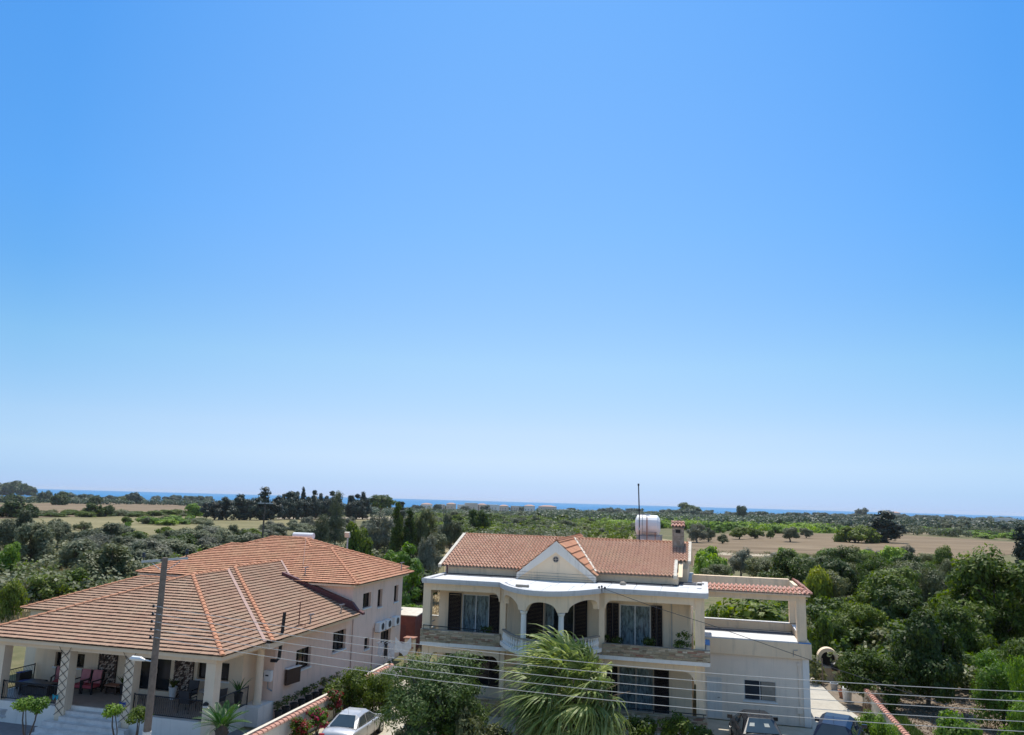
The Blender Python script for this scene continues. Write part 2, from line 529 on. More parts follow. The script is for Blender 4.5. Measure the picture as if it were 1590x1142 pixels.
class MB:
    def __init__(s):
        s.v = []; s.f = []; s.m = []; s.mi = 0

    def add(s, vs, fs):
        b = len(s.v)
        s.v.extend([tuple(x) for x in vs])
        s.f.extend([tuple(i + b for i in f) for f in fs])
        s.m.extend([s.mi] * len(fs))
        return s

    def box(s, x0, x1, y0, y1, z0, z1):
        v = [(x, y, z) for z in (z0, z1) for y in (y0, y1) for x in (x0, x1)]
        return s.add(v, [(0, 2, 3, 1), (4, 5, 7, 6), (0, 1, 5, 4), (2, 6, 7, 3), (0, 4, 6, 2), (1, 3, 7, 5)])

    def obox(s, c, ux, hx, uy, hy, uz, hz):
        c, ux, uy, uz = Vector(c), Vector(ux).normalized() * hx, Vector(uy).normalized() * hy, Vector(uz).normalized() * hz
        v = [c + ux * a + uy * b + uz * d for d in (-1, 1) for b in (-1, 1) for a in (-1, 1)]
        return s.add(v, [(0, 2, 3, 1), (4, 5, 7, 6), (0, 1, 5, 4), (2, 6, 7, 3), (0, 4, 6, 2), (1, 3, 7, 5)])

    def quad(s, *p):
        return s.add(p, [tuple(range(len(p)))])

    def prism(s, poly, ax, a, b):
        """outline in the two other axes, swept from a to b along ax"""
        n = len(poly)
        def P(p, t):
            return {'x': (t, p[0], p[1]), 'y': (p[0], t, p[1]), 'z': (p[0], p[1], t)}[ax]
        v = [P(p, a) for p in poly] + [P(p, b) for p in poly]
        f = [tuple(range(n))[::-1], tuple(range(n, 2 * n))]
        f += [(i, (i + 1) % n, n + (i + 1) % n, n + i) for i in range(n)]
        return s.add(v, f)

    def tube(s, pts, r, n=8, cap=True):
        pts = [Vector(p) for p in pts]
        rs = r if isinstance(r, (list, tuple)) else [r] * len(pts)
        vs, fs = [], []
        for i, p in enumerate(pts):
            d = (pts[min(i + 1, len(pts) - 1)] - pts[max(i - 1, 0)]).normalized()
            a = d.cross(Vector((0, 0, 1)))
            if a.length < 1e-3: a = d.cross(Vector((0, 1, 0)))
            a.normalize(); b = d.cross(a)
            vs += [p + (a * cos(2 * pi * j / n) + b * sin(2 * pi * j / n)) * rs[i] for j in range(n)]
        for i in range(len(pts) - 1):
            fs += [(i * n + j, i * n + (j + 1) % n, (i + 1) * n + (j + 1) % n, (i + 1) * n + j) for j in range(n)]
        if cap:
            fs += [tuple(range(n)), tuple(range((len(pts) - 1) * n, len(pts) * n))]
        return s.add(vs, fs)

    def lathe(s, prof, c=(0, 0, 0), n=12):
        vs = [(c[0] + r * cos(2 * pi * j / n), c[1] + r * sin(2 * pi * j / n), c[2] + z) for r, z in prof for j in range(n)]
        fs = []
        for i in range(len(prof) - 1):
            fs += [(i * n + j, i * n + (j + 1) % n, (i + 1) * n + (j + 1) % n, (i + 1) * n + j) for j in range(n)]
        fs += [tuple(range(n)), tuple(range((len(prof) - 1) * n, len(prof) * n))]
        return s.add(vs, fs)

    def wall(s, ax, pos, t, a0, a1, z0, z1, holes=()):
        """wall sheet of thickness t on plane ax=pos, with rectangular openings (a0,a1,z0,z1)"""
        As = sorted({a0, a1, *[h[0] for h in holes], *[h[1] for h in holes]})
        Zs = sorted({z0, z1, *[h[2] for h in holes], *[h[3] for h in holes]})
        As = [a for a in As if a0 <= a <= a1]; Zs = [z for z in Zs if z0 <= z <= z1]
        def solid(i, j):
            if i < 0 or j < 0 or i >= len(As) - 1 or j >= len(Zs) - 1: return False
            ca, cz = (As[i] + As[i + 1]) / 2, (Zs[j] + Zs[j + 1]) / 2
            return not any(h[0] < ca < h[1] and h[2] < cz < h[3] for h in holes)
        def P(a, d, z):
            return (pos + d, a, z) if ax == 'x' else (a, pos + d, z)
        for i in range(len(As) - 1):
            for j in range(len(Zs) - 1):
                if not solid(i, j): continue
                A, B, C, D = As[i], As[i + 1], Zs[j], Zs[j + 1]
                for d in (0, t): s.quad(P(A, d, C), P(B, d, C), P(B, d, D), P(A, d, D))
                if not solid(i - 1, j): s.quad(P(A, 0, C), P(A, t, C), P(A, t, D), P(A, 0, D))
                if not solid(i + 1, j): s.quad(P(B, 0, C), P(B, t, C), P(B, t, D), P(B, 0, D))
                if not solid(i, j - 1): s.quad(P(A, 0, C), P(B, 0, C), P(B, t, C), P(A, t, C))
                if not solid(i, j + 1): s.quad(P(A, 0, D), P(B, 0, D), P(B, t, D), P(A, t, D))
        return s

    def mesh(s, name, mats):
        me = bpy.data.meshes.new(name)
        me.from_pydata([(x - FR.x, y - FR.y, z - FR.z) for x, y, z in s.v], [], s.f)
        for mm in (mats if isinstance(mats, (list, tuple)) else [mats]):
            me.materials.append(MATS[mm])
        if any(s.m): me.polygons.foreach_set('material_index', s.m)
        me.update()
        return me

    def build(s, name, mats, parent=None, kind=None, smooth=False, label=None, fix=True):
        me = s.mesh(name, mats)
        if fix and len(s.f) < 30000:
            bm = bmesh.new(); bm.from_mesh(me)
            bmesh.ops.recalc_face_normals(bm, faces=bm.faces)
            bm.to_mesh(me); bm.free()
        if smooth: me.polygons.foreach_set('use_smooth', [True] * len(me.polygons))
        o = link(bpy.data.objects.new(name, me))
        if parent: o.parent = parent
        tag(o, label, kind=kind)
        return o


def top(mb, name, mats, label, cat, base=None, group=None, kind=None, smooth=False):
    """a top-level thing that is one mesh"""
    if base is not None: setfr(base)
    o = mb.build(name, mats, smooth=smooth)
    o.location = FR
    return tag(o, label, cat, group, kind)


def meshobj(name, me, parent=None, loc=(0, 0, 0), rz=0.0):
    o = link(bpy.data.objects.new(name, me))
    if parent: o.parent = parent
    o.location = loc
    o.rotation_euler = (0, 0, rz)
    return o


def copy_thing(root, loc, rz=0.0, sc=(1, 1, 1), label=None, group=None):
    r = root.copy(); link(r)
    r.location = loc; r.rotation_euler = (0, 0, rz); r.scale = sc
    if label: r['label'] = label
    if group: r['group'] = group
    for ch in list(root.children):
        c = ch.copy(); link(c); c.parent = r
        for g in list(ch.children):
            d = g.copy(); link(d); d.parent = c
    return r


def sstep(a, b, x):
    t = max(0.0, min(1.0, (x - a) / (b - a)))
    return t * t * (3 - 2 * t)


def ground(x, y):
    """height of the land: the left plot lies 1.9 m lower, the plain falls gently to the sea"""
    d = hypot(x, y)
    near = -1.94 * (1 - sstep(-15.2, -12.7, x))
    f = sstep(50, 120, d)
    b = atan2(x, y) + YAW                   # bearing right of the view axis
    k = 0.0062 + (0.0026 - 0.0062) * sstep(0.12, 0.60, b)
    return max(-11.0, near * (1 - f) - 1.0 * f - k * max(0.0, d - 90))


# ---------------------------------------------------------------- roof tiles
def tile_plane(poly, w, h, mat, parent, name='tile_field', style='flat', lift=0.062):
    """poly: convex outline, first edge = eave (left to right seen from below the slope). Real tiles, clipped to the outline."""
    P = [Vector(p) for p in poly]
    u = (P[1] - P[0]).normalized()
    nrm = (P[1] - P[0]).cross(P[2] - P[0]).normalized()
    if nrm.z < 0: nrm = -nrm
    s_ = nrm.cross(u)
    if s_.z < 0: s_ = -s_
    L = [((p - P[0]).dot(u), (p - P[0]).dot(s_)) for p in P]
    u0, u1 = min(l[0] for l in L), max(l[0] for l in L)
    s1 = max(l[1] for l in L)
    if style == 'flat':
        prof = [(0, 0.10), (0.06, 0.55), (0.14, 0.10), (0.47, 0.0), (0.53, 0.45), (0.62, 0.0), (0.98, 0.10)]
        amp = 0.02; lip = 0.026
    else:
        prof = [(0, 0.0), (0.12, 0.05), (0.25, 0.45), (0.42, 0.95), (0.55, 1.0), (0.7, 0.8), (0.85, 0.3), (0.97, 0.0)]
        amp = 0.085; lip = 0.022
    area = sum(L[i][0] * L[(i + 1) % len(L)][1] - L[(i + 1) % len(L)][0] * L[i][1] for i in range(len(L)))
    sg = 1 if area > 0 else -1

    def inside(a, b, mrg):
        for i in range(len(L)):
            x0, y0 = L[i]; x1, y1 = L[(i + 1) % len(L)]
            ln = hypot(x1 - x0, y1 - y0)
            if ln < 1e-6: continue
            if sg * ((x1 - x0) * (b - y0) - (y1 - y0) * (a - x0)) / ln < -mrg: return False
        return True
    rnd = random.Random(len(poly) * 31 + int(u1 * 100))
    mb = MB()
    rows = int(s1 / h) + 1
    for r_ in range(rows):
        off = (0.5 * w if (r_ % 2 and style == 'flat') else 0.0)
        c0 = int((u0) / w) - 2
        for c_ in range(c0, int(u1 / w) + 2):
            a = c_ * w + off; b = r_ * h
            if not inside(a + w / 2, b + h / 2, max(w, h) * 0.75): continue
            jit = rnd.uniform(-0.006, 0.006); tl = rnd.uniform(-0.004, 0.004)
            vs = []
            k = len(prof)
            for (q, bb, zz) in ((0, b - 0.03, lift + jit), (1, b + h, 0.004)):
                for (pu, pz) in prof:
                    vs.append(P[0] + u * (a + pu * w) + s_ * bb + nrm * (zz + pz * amp + tl * pu))
            for (pu, pz) in prof:                       # lower lip
                vs.append(P[0] + u * (a + pu * w) + s_ * (b - 0.03) + nrm * (lift + jit + pz * amp + tl * pu - lip))
            fs = [(i, i + 1, k + i + 1, k + i) for i in range(k - 1)] + [(i + 1, i, 2 * k + i, 2 * k + i + 1) for i in range(k - 1)]
            mb.add(vs, fs)
    me = mb.mesh(name, mat)
    bm = bmesh.new(); bm.from_mesh(me)
    for i in range(len(L)):
        a, b = P[i], P[(i + 1) % len(L)]
        if i == 0: continue
        d = (b - a)
        if d.length < 1e-6: continue
        no = d.cross(nrm).normalized()
        cen = sum(P, Vector()) / len(P)
        if no.dot(cen - a) > 0: no = -no
        bmesh.ops.bisect_plane(bm, geom=bm.verts[:] + bm.edges[:] + bm.faces[:], plane_co=a - FR, plane_no=no, clear_outer=True)
    bm.to_mesh(me); bm.free()
    o = meshobj(name, me, parent)
    o['kind'] = 'stuff'
    # sheathing under the tiles
    md = MB(); md.quad(*[p - nrm * 0.03 for p in P])
    return o, md


_RT = {}


def ridge_tiles(a, b, mat, parent, r=0.11, L=0.36, lift=0.02):
    """half-round cover tiles, one object each, along a ridge or hip from a (low) to b (high)"""
    a, b = Vector(a), Vector(b)
    d = b - a
    n = max(1, int(round(d.length / L)))
    key = (mat, round(r, 3), round(d.length / n, 3))
    if key not in _RT:
        ln = d.length / n
        mb = MB(); seg = 6
        vs = []
        for (t, rr, zz) in ((-0.03, r * 1.06, 0.012), (ln, r * 0.9, -0.008)):
            vs += [(t + FR.x, rr * cos(pi * i / seg) + FR.y, rr * 0.8 * sin(pi * i / seg) + zz + FR.z) for i in range(seg + 1)]
        fs = [(i, i + 1, seg + 2 + i, seg + 1 + i) for i in range(seg)] + [tuple(range(seg + 1))]
        mb.add(vs, fs)
        _RT[key] = mb.mesh('ridge_tile', mat)
    me = _RT[key]
    dn = d.normalized()
    side = Vector((0, 0, 1)).cross(dn).normalized()
    upv = dn.cross(side)
    M = Matrix((dn, side, upv)).transposed().to_4x4()
    for i in range(n):
        o = link(bpy.data.objects.new('ridge_tile', me))
        o.parent = parent
        o.matrix_local = Matrix.Translation(a + dn * (d.length * i / n) - FR + upv * lift) @ M


def window(parent, ax, pos, a0, a1, z0, z1, inward, frame='dark_wood', pane='pane_dark', mull=1, sill='white_frame', depth=0.12, fw=0.05, name='window'):
    """frame with mullions in an opening; pane and sill are its sub-parts. inward: +1/-1 direction into the wall"""
    mb = MB()
    d0, d1 = pos + inward * depth, pos + inward * (depth + 0.06)
    lo, hi = min(d0, d1), max(d0, d1)

    def B(m, x0, x1, c0, c1, l=lo, h=hi):
        if ax == 'y': m.box(x0, x1, l, h, c0, c1)
        else: m.box(l, h, x0, x1, c0, c1)
    B(mb, a0, a1, z0, z0 + fw); B(mb, a0, a1, z1 - fw, z1)
    B(mb, a0, a0 + fw, z0 + fw, z1 - fw); B(mb, a1 - fw, a1, z0 + fw, z1 - fw)
    for i in range(1, mull + 1):
        c = a0 + (a1 - a0) * i / (mull + 1)
        B(mb, c - fw / 2, c + fw / 2, z0 + fw, z1 - fw)
    w = mb.build(name, frame, parent)
    pm = MB()
    mid = pos + inward * (depth + 0.035)
    B(pm, a0 + fw, a1 - fw, z0 + fw, z1 - fw, mid - 0.004, mid + 0.004)
    pm.build('pane', pane, w)
    if sill:
        sm = MB()
        s0, s1 = pos - inward * 0.06, pos + inward * depth
        B(sm, a0 - 0.06, a1 + 0.06, z0 - 0.07, z0 - 0.004, min(s0, s1), max(s0, s1))
        sm.build('sill', sill, w)
    return w
FIELDS = [
     ('brown_field', 'ploughed', [(-5.91, 287.92), (-1.14, 308.7), (4.32, 332.39), (10.63, 359.61), (22.34, 371.27), (34.62, 383.3), (47.51, 395.82), (63.27, 404.24), (79.45, 413.14), (96.16, 422.74), (101.25, 411.78), (106.09, 401.7), (110.72, 392.41), (116.66, 380.41), (122.31, 369.67), (127.72, 360.06), (113.58, 320.44), (102.25, 288.72), (92.98, 262.74), (79.43, 237.77), (68.16, 217.03), (58.62, 199.5), (53.8, 193.44), (49.23, 187.72), (44.89, 182.29), (37.31, 180.18), (29.76, 178.16), (22.22, 176.18), (18.69, 175.34), (15.15, 174.51), (11.61, 173.67), (6.59, 163.58), (2.07, 154.44), (-2.03, 146.12), (-2.81, 174.63), (-3.97, 217.25)], 0.05) ,
     ('brown_field', 'ploughed', [(-544.45, 498.15), (-567.05, 531.09), (-592.63, 568.34), (-621.82, 610.82), (-688.11, 698.26), (-775.41, 813.38), (-895.6, 971.82), (-809.63, 930.29), (-732.74, 893.47), (-663.51, 860.65), (-622.47, 831.54), (-584.54, 804.69), (-549.38, 779.84), (-403.81, 575.11), (-318.95, 455.75), (-263.37, 377.57), (-266.92, 364.63), (-270.32, 352.42), (-273.58, 340.88), (-275.9, 332.78), (-278.15, 324.99), (-280.34, 317.5), (-275.51, 297.52), (-271.22, 279.66), (-267.39, 263.6), (-264.66, 254.72), (-262.09, 246.35), (-259.66, 238.45), (-314.48, 288.44), (-398.67, 365.21)], 0.05) ,
     ('meadow', 'meadow', [(-246.05, 231.38), (-253.49, 248.98), (-262.03, 269.12), (-271.92, 292.42), (-265.81, 310.65), (-259.23, 330.81), (-252.09, 353.24), (-237.89, 354.85), (-223.87, 356.52), (-210.03, 358.27), (-203.98, 374.02), (-197.55, 391.0), (-190.69, 409.38), (-187.39, 418.32), (-183.98, 427.61), (-180.45, 437.27), (-167.95, 355.77), (-159.27, 298.81), (-152.91, 256.75), (-142.04, 215.92), (-134.01, 185.7), (-127.85, 162.42), (-127.01, 157.64), (-126.21, 153.1), (-125.45, 148.79), (-137.55, 155.92), (-151.12, 163.92), (-166.45, 172.97), (-187.74, 188.59), (-213.7, 207.64)], 0.05) ,
     ('dry_grass_field', 'dry_grass', [(-105.03, 97.43), (-103.35, 98.52), (-101.65, 99.63), (-99.94, 100.75), (-96.69, 100.75), (-93.49, 100.76), (-90.34, 100.76), (-82.93, 92.64), (-76.75, 85.86), (-71.79, 80.42), (-66.43, 71.8), (-62.24, 64.96), (-58.97, 59.5), (-59.46, 58.59), (-59.94, 57.7), (-60.41, 56.83), (-69.32, 64.91), (-82.41, 76.8)], 0.05) ,
     ('dry_grass_field', 'dry_grass', [(-71.33, 209.18), (-57.6, 232.22), (-41.3, 259.95), (-21.5, 293.2), (-15.77, 278.44), (-10.64, 265.16), (-6.01, 253.16), (-4.65, 214.28), (-3.66, 185.85), (-2.9, 164.15), (-5.21, 144.11), (-7.03, 128.3), (-8.48, 115.39), (-17.5, 110.62), (-26.11, 105.91), (-34.34, 101.42), (-41.23, 121.47), (-52.24, 153.57)], 0.05) ,
     ('track', 'track_earth', [(3.01, 198.18), (4.92, 197.09), (6.8, 196.02), (8.64, 194.96), (12.75, 195.94), (16.85, 196.91), (20.94, 197.87), (20.58, 194.54), (20.24, 191.33), (19.9, 188.22), (16.01, 187.29), (12.11, 186.35), (8.21, 185.4), (6.32, 185.38), (4.42, 185.37), (2.52, 185.34), (2.67, 189.43), (2.84, 193.71)], 0.09) ,
     ('pale_field', 'meadow', [(-419.99, 1077.89), (-438.09, 1201.7), (-460.79, 1356.26), (-490.06, 1554.65), (-401.84, 1277.49), (-340.36, 1084.33), (-295.06, 942.01), (-288.23, 851.94), (-282.61, 777.02), (-277.91, 713.71), (-313.23, 804.23), (-358.83, 921.13)], 0.05) ,
     ('pale_field', 'stubble', [(119.7, 533.76), (127.34, 537.27), (135.07, 540.96), (142.9, 544.86), (134.22, 507.53), (126.67, 475.06), (120.04, 446.54), (111.63, 441.47), (103.38, 436.66), (95.28, 432.07), (102.32, 461.37), (110.38, 494.94)], 0.05) ,
     ('sand_strip', 'sand', [(73.72, 1080.16), (93.41, 1120.33), (114.42, 1162.96), (136.89, 1208.45), (122.1, 1078.2), (110.19, 973.33), (100.39, 887.08), (86.52, 880.19), (72.75, 873.33), (59.08, 866.41), (63.27, 927.58), (68.1, 998.06)], 0.09) ,
     ('dry_bank', 'dry_grass', [(-35.53, 89.3), (-35.48, 91.62), (-35.42, 94.07), (-35.37, 96.67), (-35.04, 98.2), (-34.69, 99.78), (-34.34, 101.42), (-30.02, 88.83), (-26.83, 79.57), (-24.29, 72.2), (-24.66, 71.4), (-25.02, 70.61), (-25.38, 69.84), (-26.05, 69.91), (-26.72, 69.99), (-27.4, 70.06), (-29.66, 75.39), (-32.29, 81.61)], 0.06) ,
     ('pale_track', 'track_earth', [(-229.83, 385.13), (-219.42, 417.62), (-207.68, 455.25), (-194.29, 499.39), (-185.02, 475.61), (-176.59, 454.01), (-168.89, 434.29), (-182.31, 399.81), (-194.23, 369.86), (-204.94, 343.59), (-212.62, 356.4), (-220.89, 370.2)], 0.09) ,
]
ORD = ['leftmost', 'second from the left', 'third from the left', 'fourth from the left', 'fifth from the left', 'sixth from the left', 'seventh from the left', 'eighth from the left', 'ninth from the left', 'tenth from the left', 'eleventh from the left', 'twelfth from the left', 'thirteenth from the left', 'fourteenth from the left', 'fifteenth from the left', 'sixteenth from the left', 'seventeenth from the left', 'eighteenth from the left', 'nineteenth from the left', 'twentieth from the left', 'twenty-first from the left', 'twenty-second from the left', 'twenty-third from the left', 'twenty-fourth from the left', 'twenty-fifth from the left', 'twenty-sixth from the left', 'twenty-seventh from the left', 'twenty-eighth from the left', 'twenty-ninth from the left', 'thirtieth from the left', 'thirty-first from the left', 'thirty-second from the left', 'thirty-third from the left', 'thirty-fourth from the left', 'thirty-fifth from the left', 'thirty-sixth from the left', 'thirty-seventh from the left', 'thirty-eighth from the left', 'thirty-ninth from the left', 'fortieth from the left', 'rightmost']
TREE_LABELS = [
    'olive tree with a dark bare trunk standing in the dry grass' ,
    'tall grey olive tree at the left edge of the picture' ,
    'rounded dull olive tree behind the trunk in the dry grass' ,
    'broad brownish olive tree rising just behind the veranda roof' ,
    'light olive tree with a bent pale branch above the dry grass' ,
    'silvery olive tree below the small round field tree' ,
    'dark green bush left of the wing roof' ,
    'smaller dark bush between the wing roof and the brownish olive' ,
    'bright green citrus tree cut by the left edge of the picture' ,
    'young mango tree with yellow green leaves by the left edge' ,
    'grey green olive tree in the dense grove behind the bungalow roof' ,
    'fresh green tree among the olives behind the bungalow roof' ,
    'grey olive tree before the cypress row' ,
    'small round tree alone on the green meadow' ,
    'tiny bright bush in front of the small round tree on the meadow' ,
    'left one of two round dark trees on the brown field edge' ,
    'right one of two round dark trees on the brown field edge' ,
    'big dark tree clump at the left end of the brown field' ,
    'purplish dark tree right of the big clump at the field end' ,
    'dark tree with a shadow on the far brown field' ,
    'tall dark wood at the far left on the horizon' ,
    'dark flat topped wood next to the tallest far wood' ,
    'round headed tree standing out on the left horizon' ,
    'dark tree before the pale rock on the left horizon' ,
    'green leafy shrub beside the dark conifers' ,
    'yellowish shrub at the near edge of the green meadow' ,
    'low green hedge shrub along the meadow' ,
    'low dark scrub between brown field and meadow' ,
    'dark tree scattered along the far side of the left brown field' ,
    'dark conifer at the left end of the conifer clump' ,
    'dark spreading conifer left of the pointed one' ,
    'pointed dark conifer in the middle of the clump' ,
    'bushy dark conifer right of the pointed one' ,
    'twin spired conifer behind the pole with the cross arm' ,
    'dark conifer at the right end of the conifer clump' ,
    'dark cypress in the tall row before the sea' ,
    'broadest and tallest cypress at the left of the row' ,
    'slim spire cypress in the tall row' ,
    'dark thicket conifer at the foot of the cypress row' ,
    'left tree of the group of three dark cypresses' ,
    'middle tree of the group of three dark cypresses' ,
    'right tree of the group of three dark cypresses' ,
    'dome shaped umbrella pine right of the three cypresses' ,
    'pointed green tree right of the umbrella pine' ,
    'tall feathery casuarina with bare stems behind the floodlight' ,
    'shorter feathery tree left of the tall casuarina' ,
    'dark pointed cypress above the mango tree, left of the pair' ,
    'dark cypress above the mango tree, right of the pair' ,
    'brownish green tree right of the dark cypress pair' ,
    'grey feathery shrub tree between the mango and the villa roof' ,
    'bright green round mango tree behind the bungalow' ,
    'fresh green tree right of the floodlight post' ,
    'pale grey olive tree behind the fresh green tree' ,
    'round olive tree behind the left end of the villa roof' ,
    'dark green bushy tree behind the villa ridge' ,
    'olive tree in the mixed groves beyond the villa roof' ,
    'bushy tree in the mixed groves beyond the villa roof' ,
    'green tree in the mixed groves beyond the villa roof' ,
    'dark olive shrub along the dry field behind the villa ridge' ,
    'grey tree behind the left gable of the villa' ,
    'grey olive tree just right of the chimney' ,
    'lower olive right of the grey one by the chimney' ,
    'small brownish tree on the near edge of the brown field' ,
    'green tree at the back of the brown field, left of four' ,
    'green tree at the back of the brown field, second of four' ,
    'small round tree at the back of the brown field, third of four' ,
    'pale green tree at the back of the brown field, last of four' ,
    'dark low tree right of the four field trees' ,
    'broad low green tree in front of the black conifer' ,
    'black leaning conifer standing on the brown field' ,
    'tall dark tree standing above the right orchard' ,
    'small dark round tree among the bright orchard' ,
    'wide dark wood on the horizon right of the water tank' ,
    'round tree on the right horizon left of the black conifer' ,
    'dark conifer cut off by the right edge of the picture' ,
    'bright green citrus tree in the orchard right of the water tank' ,
    'grey green olive in the plantation beyond the brown field' ,
    'bright green low shrub on the far edge of the brown field' ,
    'small dark tree on the left horizon before the sea' ,
    'dark tree between the far village houses' ,
    'dark tree on the wooded horizon right of the villa' ,
    'dark tree on the low right horizon' ,
    'largest leafy tree at the right edge, rising above the field' ,
    'feathery yellow green tree beside the arched oven' ,
    'dark dense tree in the middle of the right garden' ,
    'mid green tree behind the feathery one by the oven' ,
    'dark tree behind the middle of the right garden' ,
    'green tree left of the largest leafy tree' ,
    'round green tree by the right edge below the largest one' ,
    'bright green tree in the lower right corner' ,
    'bright green tree cut off by the right edge near the bottom' ,
    'slim green tree just right of the annex' ,
    'low yellow green shrub at the bottom right, before the bare soil' ,
    'fresh green shrub in the bottom right corner' ,
    'large leaved fig tree seen through the pergola frame' ,
    'large leaved fig growing beside the annex corner' ,
    'light green fig branch at the left of the pergola opening' ,
    'dark tree in the tangled middle of the right garden' ,
    'brownish tree in the tangled middle of the right garden' ,
    'green tree in the tangled middle of the right garden' ,
    'green shrub in the thicket along the near field edge' ,
    'bright shrub in the thicket along the near field edge' ,
    'grey shrub in the thicket along the near field edge' ,
    'brownish shrub in the thicket along the near field edge' ,
    'yellow green broom bush right of the pergola roof' ,
    'undergrowth bush below the largest leafy tree' ,
    'loose leafy oleander tree in front of the left villa porch' ,
    'dense dark shrub above the silver car' ,
    'low green shrub right of the dense dark shrub' ,
    'scrubby undergrowth at the foot of the oleander tree' ,
    'low shrub in the shade left under the oleander tree' ,
    'bright green hedge between the driveway and the tiled garden wall' ,
    'bright green hedge plants nearest the tiled garden wall' ,
    'dark shrub behind the white bin' ,
    'withered brown shrub between the hedge and the bin' ,
    'vegetable patch with fresh green plants between the two houses' ,
    'green plants on the dry bank between the two houses' ,
    'dark shaded thicket behind the gap between the two houses' ,
]
TREE_GROUPS = [None, 'olive trees of the grove behind the bungalow', 'shrubs by the bungalow', 'green trees among the olives', 'low shrubs along the meadow', 'scrub at the field edge', 'trees beyond the left brown field', 'dark conifers behind the meadow', 'row of tall cypresses', 'thicket below the cypress row', 'trees of the groves beyond the villa', 'shrubs along the dry field', 'grey trees beside the villa', 'citrus trees of the bright orchard', 'olives of the far plantation', 'bright shrubs at the field edge', 'trees on the left horizon', 'trees in the far village', 'trees on the right horizon', 'trees on the far right horizon', 'trees of the dense garden on the right', 'thicket along the near edge of the field', 'undergrowth of the right garden']
